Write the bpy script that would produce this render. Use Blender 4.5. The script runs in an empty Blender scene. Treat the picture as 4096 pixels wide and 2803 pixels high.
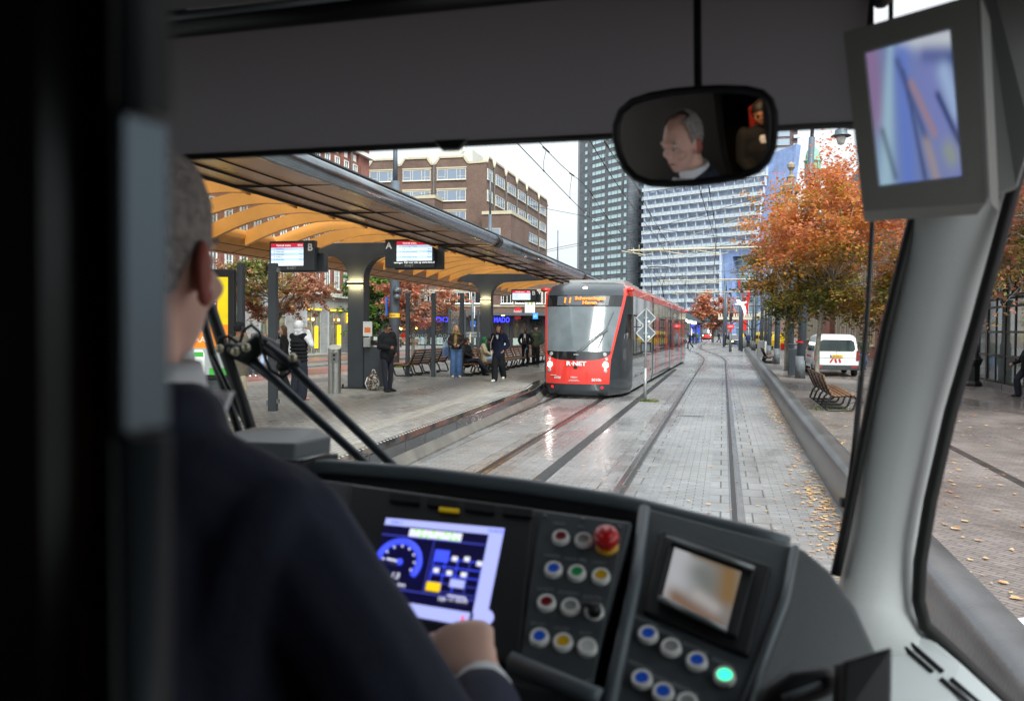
import bpy, math, random
from mathutils import Vector as Vc, Matrix as Mx, noise
PI=math.pi; rad=math.radians; rnd=random.Random(11)
SC=bpy.context.scene; COL=SC.collection
# ---------------------------------------------------------------- camera
FPX=3500.;CH=2.02;RHO=.008
_a=844*math.cos(RHO)-79.5*math.sin(RHO);_b=844*math.sin(RHO)+79.5*math.cos(RHO)
TH=math.atan(_b/FPX);PSI=math.atan(_a/FPX*math.cos(TH))
CF=Vc((-math.sin(PSI)*math.cos(TH),math.cos(PSI)*math.cos(TH),-math.sin(TH)))
_r=Vc((math.cos(PSI),math.sin(PSI),0));_u=_r.cross(CF)
CR=_r*math.cos(RHO)+_u*math.sin(RHO);CU=_u*math.cos(RHO)-_r*math.sin(RHO)
CP=Vc((0,0,CH))
def ray(px,py): return CF+CR*((px-2048)/FPX)+CU*((1401.5-py)/FPX)
def G(px,py,z=0.):      # where a line of sight meets height z
    d=ray(px,py);return CP+d*((z-CH)/d.z)
def VY(px,py,Y): d=ray(px,py);return CP+d*(Y/d.y)
def CC(px,py,d): return CP+ray(px,py)*d
def onpl(px,py,o,n):
    d=ray(px,py);return CP+d*((o-CP).dot(n)/d.dot(n))
cam=bpy.data.cameras.new('camera');co=bpy.data.objects.new('camera',cam);COL.objects.link(co)
co.matrix_world=Mx.Translation(CP)@Mx(((CR.x,CU.x,-CF.x),(CR.y,CU.y,-CF.y),(CR.z,CU.z,-CF.z))).to_4x4()
cam.sensor_width=36;cam.lens=36*FPX/4096;cam.clip_start=.05;cam.clip_end=3000
cam.dof.use_dof=True;cam.dof.focus_distance=24;cam.dof.aperture_fstop=5.0;cam.dof.aperture_blades=9
SC.camera=co
# ---------------------------------------------------------------- materials
def lin(c):
    return tuple((x/255/12.92 if x<=10.3 else ((x/255+.055)/1.055)**2.4) for x in c)
MATS={}
def newmat(name):
    m=bpy.data.materials.new(name);m.use_nodes=True;nt=m.node_tree
    return m,nt,nt.nodes['Principled BSDF'],nt.nodes,nt.links
def sc(c,k): return tuple(min(1,x*k) for x in c)+(1,)
def mat(name,col,r=.6,m=0,var=.12,vs=3,bump=0,bs=60,spec=.5,coat=0,em=0,rv=.15,sub=0,emc=None):
    if name in MATS: return MATS[name]
    M,nt,p,N,L=newmat(name);c=lin(col)
    tc=N.new('ShaderNodeTexCoord')
    nz=N.new('ShaderNodeTexNoise');nz.inputs['Scale'].default_value=vs;nz.inputs['Detail'].default_value=4
    L.new(tc.outputs['Object'],nz.inputs['Vector'])
    cr=N.new('ShaderNodeValToRGB');cr.color_ramp.elements[0].position=.3;cr.color_ramp.elements[1].position=.7
    cr.color_ramp.elements[0].color=sc(c,1-var);cr.color_ramp.elements[1].color=sc(c,1+var)
    L.new(nz.outputs['Fac'],cr.inputs['Fac']);L.new(cr.outputs['Color'],p.inputs['Base Color'])
    mr=N.new('ShaderNodeMapRange');mr.inputs['To Min'].default_value=max(.02,r*(1-rv));mr.inputs['To Max'].default_value=min(1,r*(1+rv))
    L.new(nz.outputs['Fac'],mr.inputs['Value']);L.new(mr.outputs['Result'],p.inputs['Roughness'])
    p.inputs['Metallic'].default_value=m;p.inputs['Specular IOR Level'].default_value=spec;p.inputs['Coat Weight'].default_value=coat
    if sub: p.inputs['Subsurface Weight'].default_value=sub;p.inputs['Subsurface Radius'].default_value=(.01,.004,.002)
    if em:
        L.new(cr.outputs['Color'],p.inputs['Emission Color']);p.inputs['Emission Strength'].default_value=em
        if emc: p.inputs['Emission Color'].default_value=lin(emc)+(1,)
    if bump:
        n2=N.new('ShaderNodeTexNoise');n2.inputs['Scale'].default_value=bs;n2.inputs['Detail'].default_value=3
        L.new(tc.outputs['Object'],n2.inputs['Vector'])
        b=N.new('ShaderNodeBump');b.inputs['Strength'].default_value=bump;b.inputs['Distance'].default_value=.02
        L.new(n2.outputs['Fac'],b.inputs['Height']);L.new(b.outputs['Normal'],p.inputs['Normal'])
    MATS[name]=M;return M
def brick(name,c1,c2,mo,w=.22,h=.065,ms=.012,r=.75,rot=0,wet=0,big=.25,off=.5,bump=.3,leafy=None):
    """masonry or paving in metres, on the UV map; wet>0 lays patches of shine"""
    M,nt,p,N,L=newmat(name)
    uv=N.new('ShaderNodeUVMap');mp=N.new('ShaderNodeMapping');mp.inputs['Rotation'].default_value=(0,0,rot)
    L.new(uv.outputs['UV'],mp.inputs['Vector'])
    b=N.new('ShaderNodeTexBrick');b.offset=off;b.inputs['Scale'].default_value=1;b.inputs['Brick Width'].default_value=w;b.inputs['Row Height'].default_value=h
    b.inputs['Mortar Size'].default_value=ms;b.inputs['Mortar Smooth'].default_value=.3;b.inputs['Bias'].default_value=0
    for k,c in (('Color1',c1),('Color2',c2),('Mortar',mo)): b.inputs[k].default_value=lin(c)+(1,)
    L.new(mp.outputs['Vector'],b.inputs['Vector'])
    n=N.new('ShaderNodeTexNoise');n.inputs['Scale'].default_value=big;n.inputs['Detail'].default_value=6;n.inputs['Roughness'].default_value=.65
    L.new(uv.outputs['UV'],n.inputs['Vector'])
    cr=N.new('ShaderNodeValToRGB');cr.color_ramp.elements[0].position=.35;cr.color_ramp.elements[1].position=.68
    cr.color_ramp.elements[0].color=(.74,.72,.70,1);cr.color_ramp.elements[1].color=(1.2,1.2,1.2,1)
    L.new(n.outputs['Fac'],cr.inputs['Fac'])
    mx=N.new('ShaderNodeMix');mx.data_type='RGBA';mx.blend_type='MULTIPLY';mx.inputs[0].default_value=1
    L.new(b.outputs['Color'],mx.inputs[6]);L.new(cr.outputs['Color'],mx.inputs[7])
    n3=N.new('ShaderNodeTexNoise');n3.inputs['Scale'].default_value=2.3;n3.inputs['Detail'].default_value=8;n3.inputs['Roughness'].default_value=.8;L.new(uv.outputs['UV'],n3.inputs['Vector'])
    c3=N.new('ShaderNodeValToRGB');c3.color_ramp.elements[0].position=.3;c3.color_ramp.elements[1].position=.7;c3.color_ramp.elements[0].color=(.78,.77,.75,1);c3.color_ramp.elements[1].color=(1.14,1.14,1.15,1);L.new(n3.outputs['Fac'],c3.inputs['Fac'])
    m3=N.new('ShaderNodeMix');m3.data_type='RGBA';m3.blend_type='MULTIPLY';m3.inputs[0].default_value=1;L.new(mx.outputs[2],m3.inputs[6]);L.new(c3.outputs['Color'],m3.inputs[7]);L.new(m3.outputs[2],p.inputs['Base Color'])
    if wet:
        w2=N.new('ShaderNodeTexNoise');w2.inputs['Scale'].default_value=.45;w2.inputs['Detail'].default_value=7;w2.inputs['Roughness'].default_value=.6
        mp2=N.new('ShaderNodeMapping');mp2.inputs['Scale'].default_value=(1.6,.5,1);mp2.inputs['Location'].default_value=(3.1,7.7,0)
        L.new(uv.outputs['UV'],mp2.inputs['Vector']);L.new(mp2.outputs['Vector'],w2.inputs['Vector'])
        mr=N.new('ShaderNodeMapRange');mr.inputs['From Min'].default_value=.38;mr.inputs['From Max'].default_value=.62
        mr.inputs['To Min'].default_value=r;mr.inputs['To Max'].default_value=max(.06,r-wet)
        L.new(w2.outputs['Fac'],mr.inputs['Value'])
        ad=N.new('ShaderNodeMath');ad.operation='MULTIPLY_ADD';ad.inputs[1].default_value=.35;L.new(b.outputs['Fac'],ad.inputs[0]);L.new(mr.outputs['Result'],ad.inputs[2])
        L.new(ad.outputs[0],p.inputs['Roughness']);p.inputs['Specular IOR Level'].default_value=.65
    else: p.inputs['Roughness'].default_value=r
    if bump:
        bp=N.new('ShaderNodeBump');bp.invert=True;bp.inputs['Strength'].default_value=bump;bp.inputs['Distance'].default_value=.006
        L.new(b.outputs['Fac'],bp.inputs['Height']);L.new(bp.outputs['Normal'],p.inputs['Normal'])
    MATS[name]=M;return M
def pane(name,tint=(235,240,242),a=.9,gl=.08,rough=.02):
    """thin see-through glass: mostly clear, a faint mirror"""
    if name in MATS: return MATS[name]
    M,nt,p,N,L=newmat(name);N.remove(p);o=N['Material Output']
    t=N.new('ShaderNodeBsdfTransparent');t.inputs['Color'].default_value=lin(tint)+(1,)
    g=N.new('ShaderNodeBsdfGlossy');g.inputs['Roughness'].default_value=rough;g.inputs['Color'].default_value=(1,1,1,1)
    fr=N.new('ShaderNodeFresnel');fr.inputs['IOR'].default_value=1.35
    nz=N.new('ShaderNodeTexNoise');nz.inputs['Scale'].default_value=2.2;nz.inputs['Detail'].default_value=5
    tc=N.new('ShaderNodeTexCoord');L.new(tc.outputs['Object'],nz.inputs['Vector'])
    df=N.new('ShaderNodeBsdfDiffuse');df.inputs['Color'].default_value=(.5,.52,.53,1)
    mr=N.new('ShaderNodeMapRange');mr.inputs['From Min'].default_value=.45;mr.inputs['From Max'].default_value=.8;mr.inputs['To Min'].default_value=1-a-.02 if a<.98 else 0;mr.inputs['To Max'].default_value=1-a+.03
    L.new(nz.outputs['Fac'],mr.inputs['Value'])
    m1=N.new('ShaderNodeMixShader');L.new(mr.outputs['Result'],m1.inputs[0]);L.new(t.outputs[0],m1.inputs[1]);L.new(df.outputs[0],m1.inputs[2])
    ml=N.new('ShaderNodeMath');ml.operation='MULTIPLY';ml.inputs[1].default_value=gl*10;L.new(fr.outputs[0],ml.inputs[0])
    m2=N.new('ShaderNodeMixShader');L.new(ml.outputs[0],m2.inputs[0]);L.new(m1.outputs[0],m2.inputs[1]);L.new(g.outputs[0],m2.inputs[2])
    L.new(m2.outputs[0],o.inputs['Surface']);MATS[name]=M;return M
def leafmat(name,stops,ns=.5,tr=.35,zg=None):
    M,nt,p,N,L=newmat(name);o=N['Material Output']
    g=N.new('ShaderNodeNewGeometry');tc=N.new('ShaderNodeTexCoord')
    nz=N.new('ShaderNodeTexNoise');nz.inputs['Scale'].default_value=ns;nz.inputs['Detail'].default_value=2;L.new(tc.outputs['Object'],nz.inputs['Vector'])
    a=N.new('ShaderNodeMath');a.operation='MULTIPLY_ADD';a.inputs[1].default_value=.42;a.inputs[2].default_value=-.21
    L.new(g.outputs['Random Per Island'],a.inputs[0])
    b=N.new('ShaderNodeMath');b.operation='MULTIPLY_ADD';b.inputs[1].default_value=1.7;b.inputs[2].default_value=-.35;L.new(nz.outputs['Fac'],b.inputs[0])
    s=N.new('ShaderNodeMath');s.operation='ADD';L.new(a.outputs[0],s.inputs[0]);L.new(b.outputs[0],s.inputs[1])
    if zg:      # leaves turn first at the top of the crown
        sx=N.new('ShaderNodeSeparateXYZ');L.new(tc.outputs['Object'],sx.inputs[0]);zz=N.new('ShaderNodeMath');zz.operation='MULTIPLY_ADD';zz.inputs[1].default_value=zg[1];zz.inputs[2].default_value=-zg[0]*zg[1];L.new(sx.outputs[2],zz.inputs[0])
        s3=N.new('ShaderNodeMath');s3.operation='ADD';L.new(s.outputs[0],s3.inputs[0]);L.new(zz.outputs[0],s3.inputs[1]);s=s3
    cr=N.new('ShaderNodeValToRGB');e=cr.color_ramp.elements
    while len(e)<len(stops): e.new(.5)
    for i,(q,c) in enumerate(stops): e[i].position=q;e[i].color=lin(c)+(1,)
    L.new(s.outputs[0],cr.inputs['Fac']);L.new(cr.outputs['Color'],p.inputs['Base Color']);p.inputs['Roughness'].default_value=.5;p.inputs['Specular IOR Level'].default_value=.3
    t=N.new('ShaderNodeBsdfTranslucent');L.new(cr.outputs['Color'],t.inputs['Color'])
    mx=N.new('ShaderNodeMixShader');mx.inputs[0].default_value=tr;L.new(p.outputs[0],mx.inputs[1]);L.new(t.outputs[0],mx.inputs[2]);L.new(mx.outputs[0],o.inputs['Surface'])
    MATS[name]=M;return M
# ---------------------------------------------------------------- mesh builder
def frame(d):
    d=d.normalized();a=Vc((0,0,1)) if abs(d.z)<.95 else Vc((0,1,0))
    u=d.cross(a).normalized();return u,u.cross(d).normalized()
class MB:
    def __init__(s): s.v=[];s.f=[];s.mi=[];s.sm=[];s.m=0;s.s=False
    def add(s,vs,fs):
        o=len(s.v);s.v+=[tuple(v) for v in vs]
        for f in fs: s.f.append([i+o for i in f]);s.mi.append(s.m);s.sm.append(s.s)
        return s
    def bx(s,x0,x1,y0,y1,z0,z1):
        return s.add([(x0,y0,z0),(x1,y0,z0),(x1,y1,z0),(x0,y1,z0),(x0,y0,z1),(x1,y0,z1),(x1,y1,z1),(x0,y1,z1)],
            [(0,3,2,1),(4,5,6,7),(0,1,5,4),(1,2,6,5),(2,3,7,6),(3,0,4,7)])
    def ob(s,c,u,v,w):      # oriented box: centre and three half-axes
        c,u,v,w=map(Vc,(c,u,v,w));P=[c+u*a+v*b+w*d for d in(-1,1) for a,b in((-1,-1),(1,-1),(1,1),(-1,1))]
        return s.add(P,[(0,3,2,1),(4,5,6,7),(0,1,5,4),(1,2,6,5),(2,3,7,6),(3,0,4,7)])
    def beam(s,a,b,w,h):
        a,b=Vc(a),Vc(b);u,v=frame(b-a);return s.ob((a+b)/2,u*w/2,v*h/2,(b-a)/2)
    def quad(s,a,b,c,d): return s.add([a,b,c,d],[(0,1,2,3)])
    def prism(s,poly,o,u,v,w):
        o,u,v,w=map(Vc,(o,u,v,w));n=len(poly);P=[o+u*a+v*b for a,b in poly];Q=[p+w for p in P]
        return s.add(P+Q,[list(range(n))[::-1],[n+i for i in range(n)]]+[(i,(i+1)%n,n+(i+1)%n,n+i) for i in range(n)])
    def slab(s,pts,th):     # thick plate from a 3-D outline
        pts=[Vc(p) for p in pts];n=Vc((0,0,0));k=len(pts)
        for i in range(k): n+=(pts[i]-pts[0]).cross(pts[(i+1)%k]-pts[0])
        n.normalize();Q=[p-n*th for p in pts]
        return s.add(Q+pts,[list(range(k))[::-1],[k+i for i in range(k)]]+[(i,(i+1)%k,k+(i+1)%k,k+i) for i in range(k)])
    def tube(s,pts,r,n=8,closed=False,el=None,side=None):
        pts=[Vc(p) for p in pts];k=len(pts);rs=r if isinstance(r,(list,tuple)) else [r]*k
        V=[];pu=None
        for i,p in enumerate(pts):
            d=(pts[(i+1)%k]-pts[i-1]) if closed else (pts[min(i+1,k-1)]-pts[max(i-1,0)])
            if d.length<1e-9: d=Vc((0,0,1))
            d.normalize()
            if side is not None: u=Vc(side);u=(u-d*u.dot(d)).normalized()
            elif pu is None: u=frame(d)[0]
            else: u=pu-d*pu.dot(d);u=u.normalized() if u.length>1e-6 else frame(d)[0]
            pu=u;w=d.cross(u);q=rs[i];ra,rb=(q if isinstance(q,(list,tuple)) else (q,q))
            if el: rb=rb*el
            V+=[p+u*(math.cos(2*PI*j/n)*ra)+w*(math.sin(2*PI*j/n)*rb) for j in range(n)]
        Fs=[]
        for i in range(k if closed else k-1):
            a=i*n;b=((i+1)%k)*n
            Fs+=[(a+j,a+(j+1)%n,b+(j+1)%n,b+j) for j in range(n)]
        if not closed: Fs+=[list(range(n))[::-1],[(k-1)*n+j for j in range(n)]]
        return s.add(V,Fs)
    def limb(s,pts,rs,n=10,side=None):   # rounded ends, for bodies
        pts=[Vc(p) for p in pts];rs=[(q if isinstance(q,(list,tuple)) else (q,q)) for q in rs]
        d0=(pts[0]-pts[1]).normalized();d1=(pts[-1]-pts[-2]).normalized()
        a,b=rs[0],rs[-1];m0=min(a);m1=min(b);P=[];Q=[]
        for t in (1.,.9,.6): P.append(pts[0]+d0*m0*t);k=math.sqrt(max(0.02,1-t*t));Q.append((a[0]*k,a[1]*k))
        P+=pts;Q+=rs
        for t in (.6,.9,1.): P.append(pts[-1]+d1*m1*t);k=math.sqrt(max(0.02,1-t*t));Q.append((b[0]*k,b[1]*k))
        return s.tube(P,Q,n,side=side)
    def lathe(s,prof,c=(0,0,0),n=16,ax=None):
        c=Vc(c);d=Vc(ax).normalized() if ax else Vc((0,0,1));u,w=(Vc((1,0,0)),Vc((0,1,0))) if not ax else frame(d)
        V=[];k=len(prof)
        for r,z in prof: V+=[c+d*z+u*(r*math.cos(2*PI*j/n))+w*(r*math.sin(2*PI*j/n)) for j in range(n)]
        Fs=[(i*n+j,i*n+(j+1)%n,(i+1)*n+(j+1)%n,(i+1)*n+j) for i in range(k-1) for j in range(n)]
        return s.add(V,Fs+[list(range(n))[::-1],[(k-1)*n+j for j in range(n)]])
    def ball(s,c,r,n=10,M=None):
        c=Vc(c);r=Vc(r) if not isinstance(r,(int,float)) else Vc((r,r,r));V=[];h=max(5,n//2+1)
        for i in range(1,h):
            t=PI*i/h
            for j in range(n):
                q=Vc((r.x*math.sin(t)*math.cos(2*PI*j/n),r.y*math.sin(t)*math.sin(2*PI*j/n),r.z*math.cos(t)))
                V.append(c+(M@q if M else q))
        top=Vc((0,0,r.z));bt=-top
        V+=[c+(M@top if M else top),c+(M@bt if M else bt)];T=len(V)-2;k=h-1
        Fs=[(i*n+j,(i+1)*n+j,(i+1)*n+(j+1)%n,i*n+(j+1)%n) for i in range(k-1) for j in range(n)]
        Fs+=[(T,j,(j+1)%n) for j in range(n)]+[(T+1,(k-1)*n+(j+1)%n,(k-1)*n+j) for j in range(n)]
        return s.add(V,Fs)
    def xf(s,M,i0=0):
        for i in range(i0,len(s.v)): s.v[i]=tuple(M@Vc(s.v[i]))
        return s
    def mesh(s,name,mats):
        me=bpy.data.meshes.new(name);me.from_pydata(s.v,[],s.f)
        for m in mats: me.materials.append(m)
        me.polygons.foreach_set('material_index',s.mi);me.polygons.foreach_set('use_smooth',s.sm)
        me.update();boxuv(me);return me
    def build(s,name,mats,parent=None,world=False,bev=0,sub=0):
        if not isinstance(mats,(list,tuple)): mats=[mats]
        if world and parent is not None: s.xf(rootm(parent).inverted())
        o=bpy.data.objects.new(name,s.mesh(name,mats));COL.objects.link(o);o.parent=parent
        if bev:
            b=o.modifiers.new('bevel','BEVEL');b.width=bev;b.segments=2;b.limit_method='ANGLE';b.angle_limit=rad(40)
        if sub: o.modifiers.new('sub','SUBSURF').levels=sub;o.modifiers['sub'].render_levels=sub
        return o
def boxuv(me):
    uv=me.uv_layers.new(name='UVMap').data;V=me.vertices
    for p in me.polygons:
        n=p.normal
        if abs(n.z)>.7:
            for li in p.loop_indices: q=V[me.loops[li].vertex_index].co;uv[li].uv=(q.x,q.y)
        else:
            t=Vc((-n.y,n.x,0)).normalized()
            for li in p.loop_indices: q=V[me.loops[li].vertex_index].co;uv[li].uv=(q.dot(t),q.z)
def rootm(o):
    while o.parent: o=o.parent
    return Mx.Translation(o.location)@Mx.Rotation(o.rotation_euler.z,4,'Z')
def tag(o,label,cat=None,group=None,kind=None):
    if label: o['label']=label
    if cat: o['category']=cat
    if group: o['group']=group
    if kind: o['kind']=kind
    return o
def thing(name,label,cat,loc=(0,0,0),rz=0,group=None):
    o=bpy.data.objects.new(name,None);COL.objects.link(o);o.location=loc;o.rotation_euler=(0,0,rz);o.empty_display_size=.2
    return tag(o,label,cat,group)
def dup(root,loc,rz=0,label=None,group=None):
    def cp(o,par):
        c=o.copy();COL.objects.link(c);c.parent=par
        for k in list(KIDS(o)): cp(k,c)
        return c
    c=cp(root,None);c.location=loc;c.rotation_euler=(0,0,rz)
    if label: c['label']=label
    if group: c['group']=group
    return c
def KIDS(o): return [k for k in COL.objects if k.parent is o]
FONTC={}
def text(name,txt,size,m,parent,o,u,v,ext=.002,al='CENTER',world=True,bold=0,shear=0,sx=1):
    """lettering: o origin, u reading direction, v up"""
    cu=bpy.data.curves.new('t','FONT');cu.body=txt;cu.size=size;cu.align_x=al;cu.align_y='CENTER';cu.extrude=ext;cu.offset=bold;cu.shear=shear;cu.resolution_u=3
    ob=bpy.data.objects.new('t',cu);COL.objects.link(ob);dg=bpy.context.evaluated_depsgraph_get();dg.update()
    me=bpy.data.meshes.new_from_object(ob.evaluated_get(dg));bpy.data.objects.remove(ob)
    u=Vc(u).normalized();v=Vc(v);v=(v-u*v.dot(u)).normalized();w=u.cross(v)
    M=Mx(((u.x*sx,v.x,w.x,o[0]),(u.y*sx,v.y,w.y,o[1]),(u.z*sx,v.z,w.z,o[2]),(0,0,0,1)))
    if world and parent is not None: M=rootm(parent).inverted()@M
    me.transform(M);me.materials.clear();me.materials.append(m);me.name=name
    q=bpy.data.objects.new(name,me);COL.objects.link(q);q.parent=parent;return q
def remesh(mb,vox,smooth=2,shade=True):
    me=mb.mesh('tmp',[]);ob=bpy.data.objects.new('tmp',me);COL.objects.link(ob)
    r=ob.modifiers.new('r','REMESH');r.mode='VOXEL';r.voxel_size=vox;r.use_smooth_shade=shade
    if smooth: q=ob.modifiers.new('s','SMOOTH');q.factor=.5;q.iterations=smooth
    dg=bpy.context.evaluated_depsgraph_get();dg.update();m2=bpy.data.meshes.new_from_object(ob.evaluated_get(dg))
    bpy.data.objects.remove(ob);bpy.data.meshes.remove(me);return m2
def addmesh(name,me,mats,parent):
    me.materials.clear()
    for m in (mats if isinstance(mats,(list,tuple)) else [mats]): me.materials.append(m)
    me.name=name;o=bpy.data.objects.new(name,me);COL.objects.link(o);o.parent=parent;return o
SKYS=.15;SUNS=1.35;EXPO=1.95;CLD=1.85
TRZ=-.016
# ---------------------------------------------------------------- sky and light
w=bpy.data.worlds.new('World');SC.world=w;w.use_nodes=True;wn=w.node_tree.nodes;wl=w.node_tree.links
sk=wn.new('ShaderNodeTexSky');sk.sky_type='NISHITA';sk.sun_disc=False;SE=rad(48);SR=rad(150)
sk.sun_elevation=SE;sk.sun_rotation=SR;sk.air_density=1.2;sk.dust_density=6;sk.ozone_density=1
hs=wn.new('ShaderNodeHueSaturation');hs.inputs['Saturation'].default_value=.16
wl.new(sk.outputs[0],hs.inputs['Color']);bg=wn['Background']
# an even layer of cloud over the clear sky
wtc=wn.new('ShaderNodeTexCoord');wnz=wn.new('ShaderNodeTexNoise');wnz.inputs['Scale'].default_value=2.2;wnz.inputs['Detail'].default_value=5;wl.new(wtc.outputs['Generated'],wnz.inputs['Vector'])
wcr=wn.new('ShaderNodeValToRGB');wcr.color_ramp.elements[0].position=.25;wcr.color_ramp.elements[1].position=.75
wcr.color_ramp.elements[0].color=(CLD*.9,CLD*.95,CLD*1.02,1);wcr.color_ramp.elements[1].color=(CLD*1.0,CLD*1.03,CLD*1.08,1);wl.new(wnz.outputs['Fac'],wcr.inputs['Fac'])
wmx=wn.new('ShaderNodeMix');wmx.data_type='RGBA';wmx.inputs[0].default_value=.85;wl.new(hs.outputs[0],wmx.inputs[6]);wl.new(wcr.outputs['Color'],wmx.inputs[7]);wl.new(wmx.outputs[2],bg.inputs['Color']);bg.inputs['Strength'].default_value=SKYS
sun=bpy.data.lights.new('sun','SUN');sun.energy=SUNS;sun.angle=rad(25);sun.color=(1,.99,.97)
so=bpy.data.objects.new('sun',sun);COL.objects.link(so)
# light comes from behind the camera, right
sd=Vc((math.sin(SR)*math.cos(SE),math.cos(SR)*math.cos(SE),math.sin(SE)))
so.rotation_euler=sd.to_track_quat('Z','Y').to_euler()
SC.view_settings.view_transform='Standard';SC.view_settings.look='None';SC.view_settings.exposure=EXPO;SC.view_settings.gamma=1
SC.cycles.use_denoising=True;SC.cycles.max_bounces=10;SC.cycles.diffuse_bounces=5;SC.cycles.transparent_max_bounces=16;SC.cycles.sample_clamp_indirect=6;SC.cycles.caustics_reflective=False;SC.cycles.caustics_refractive=False
# ---------------------------------------------------------------- materials used all over
STEEL=mat('dark_steel_paint',(52,58,63),.42,0,.12,2);GALV=mat('galvanised_steel',(128,132,134),.45,.6,.15,8)
INOX=mat('brushed_steel',(165,165,160),.3,.9,.1,20);BLK=mat('black_plastic',(22,23,25),.45,0,.1,9)
RUB=mat('black_rubber',(14,14,16),.6,0,.1,9);WHT=mat('white_paint',(232,232,230),.45,0,.05,3)
CREAM=mat('cream_paint',(206,200,180),.5,0,.08,3);RED=mat('red_paint',(196,30,28),.35,0,.08,3);CONC=mat('concrete',(112,114,114),.38,0,.3,1.6,.4,30)
WOOD=mat('bench_wood',(122,88,62),.4,0,.35,6,.2,40);BIRCH=mat('pale_bark',(138,134,122),.8,0,.35,7,.5,30);BARK=mat('tree_bark',(92,84,72),.85,0,.3,8,.5,30)
WIN=mat('window_glass',(62,72,80),.06,0,.5,.35,spec=.9);WIND=mat('shop_glass',(44,48,50),.06,0,.6,.5,spec=.8);CLEAR=pane('clear_glass',(238,244,244),.96,.05)
PLZ=.34
# ---------------------------------------------------------------- ground
PAVE=brick('track_pavers',(142,144,145),(126,128,130),(94,95,96),.21,.105,.007,.46,0,.3,.2)
PLAT=brick('platform_pavers',(162,164,162),(138,140,139),(92,93,92),.3,.1,.01,.55,rad(90),.33,.3)
HERR=brick('red_grey_pavers',(136,128,124),(114,109,106),(78,75,73),.2,.07,.008,.45,rad(45),.3,.3)
ROAD=brick('road_pavers',(120,116,112),(104,100,98),(84,80,78),.2,.1,.006,.5,0,.25,.12)
REDL=brick('red_lane',(150,92,82),(132,82,74),(110,78,70),.2,.1,.004,.5,0,.2,.2)
def sheet(name,pts,z,m): return tag(MB().add([(x,y,z) for x,y in pts],[list(range(len(pts)))]).build(name,m),None,kind='structure')
sheet('ground',[(-900,-60),(900,-60),(900,1500),(-900,1500)],-.03,mat('far_ground',(112,110,106),.7,0,.15,.05))
sheet('track_bed',[(-6.2,-6),(1.5,-6),(1.5,60),(2.3,96),(9,110),(9,220),(-12,220),(-12,48),(-6.2,48)],0,PAVE)
sheet('square',[(1.5,-6),(60,-6),(60,230),(9,230),(9,110),(2.3,96),(1.5,60)],-.002,HERR)
sheet('road',[(-60,-6),(-13.2,-6),(-13.2,48),(-12,49),(-12,220),(-60,220)],-.006,ROAD)
sheet('cycle_lane',[(-19.5,0),(-17.2,0),(-17.2,150),(-19.5,150)],.0,REDL)
sheet('cycle_lane',[(-25.5,0),(-23.6,0),(-23.6,150),(-25.5,150)],.0,REDL)
sheet('tram_lane',[(-16.8,0),(-14.6,0),(-14.6,150),(-16.8,150)],.0,brick('lane_pavers',(138,128,120),(124,112,106),(100,94,90),.2,.1,.004,.5,0,.25,.2))
# far pavement in front of the shops
b=MB();b.bx(-40,-27.2,-6,140,-.05,.12);tag(b.build('pavement',brick('pale_slabs',(136,134,130),(124,122,118),(96,94,92),.6,.3,.01,.6,0,.2,.3),bev=.01),None,kind='structure')
# road kerb lines
b=MB()
for x in (-13.9,-20.4,-22.9): b.bx(x-.1,x+.1,-6,140,-.04,.06)
tag(b.build('kerb',CONC),None,kind='structure')
# platform slab with its kerb of dark wet stone
edge=[(-3.95,-6),(-4.28,4),(-4.53,10.8),(-5.08,24),(-5.5,27.2),(-5.75,34),(-5.9,50)]
back=[(-12.6,50),(-13.0,34),(-13.1,-6)]
poly=[(x-.34,y) for x,y in edge]+back
b=MB();b.prism(poly,(0,0,-.05),(1,0,0),(0,1,0),(0,0,.05+PLZ));tag(b.build('platform',PLAT),None,kind='structure')
KST=brick('kerb_stone',(58,60,62),(46,48,52),(26,26,28),1.0,.6,.014,.16,0,.1,.5)
b=MB()
for (x0,y0),(x1,y1) in zip(edge,edge[1:]): b.prism([(x0-.34,y0),(x0,y0),(x1,y1),(x1-.34,y1)],(0,0,-.05),(1,0,0),(0,1,0),(0,0,.05+PLZ+.004))
tag(b.build('platform_edge',KST,bev=.02),None,kind='structure')
b=MB()    # pale concrete skirt under the kerb, leaning out
for (x0,y0),(x1,y1) in zip(edge,edge[1:]):
    b.add([(x0+.003,y0,.17),(x1+.003,y1,.17),(x1+.12,y1,.03),(x0+.12,y0,.03),(x0+.13,y0,-.02),(x1+.13,y1,-.02),(x0-.02,y0,-.02),(x1-.02,y1,-.02)],[(0,3,2,1),(3,4,5,2),(6,0,1,7),(0,6,4,3),(1,2,5,7)])
tag(b.build('concrete_skirt',mat('skirt_concrete',(92,90,84),.5,0,.35,2,.3,20)),None,kind='structure')
def epos(y):
    for (x0,y0),(x1,y1) in zip(edge,edge[1:]):
        if y0<=y<=y1: return x0+(x1-x0)*(y-y0)/(y1-y0)
b=MB();y=4.0      # steel studs along the kerb
while y<26:
    x=epos(y)-.27;b.lathe([(.022,0),(.022,.003),(.014,.006)],(x,y,PLZ+.004),8);y+=.145
tag(b.build('edge_studs',mat('stud',(205,203,196),.3,.3)),None,kind='structure')
b=MB()            # tactile ribs
for k in range(5):
    for (x0,y0),(x1,y1) in zip(edge[1:],edge[2:6]): b.prism([(x0-.95-k*.075,y0),(x0-.92-k*.075,y0),(x1-.92-k*.075,y1),(x1-.95-k*.075,y1)],(0,0,PLZ),(1,0,0),(0,1,0),(0,0,.005))
tag(b.build('tactile_strip',mat('rib_stone',(152,148,140),.6)),None,kind='structure')
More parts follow.
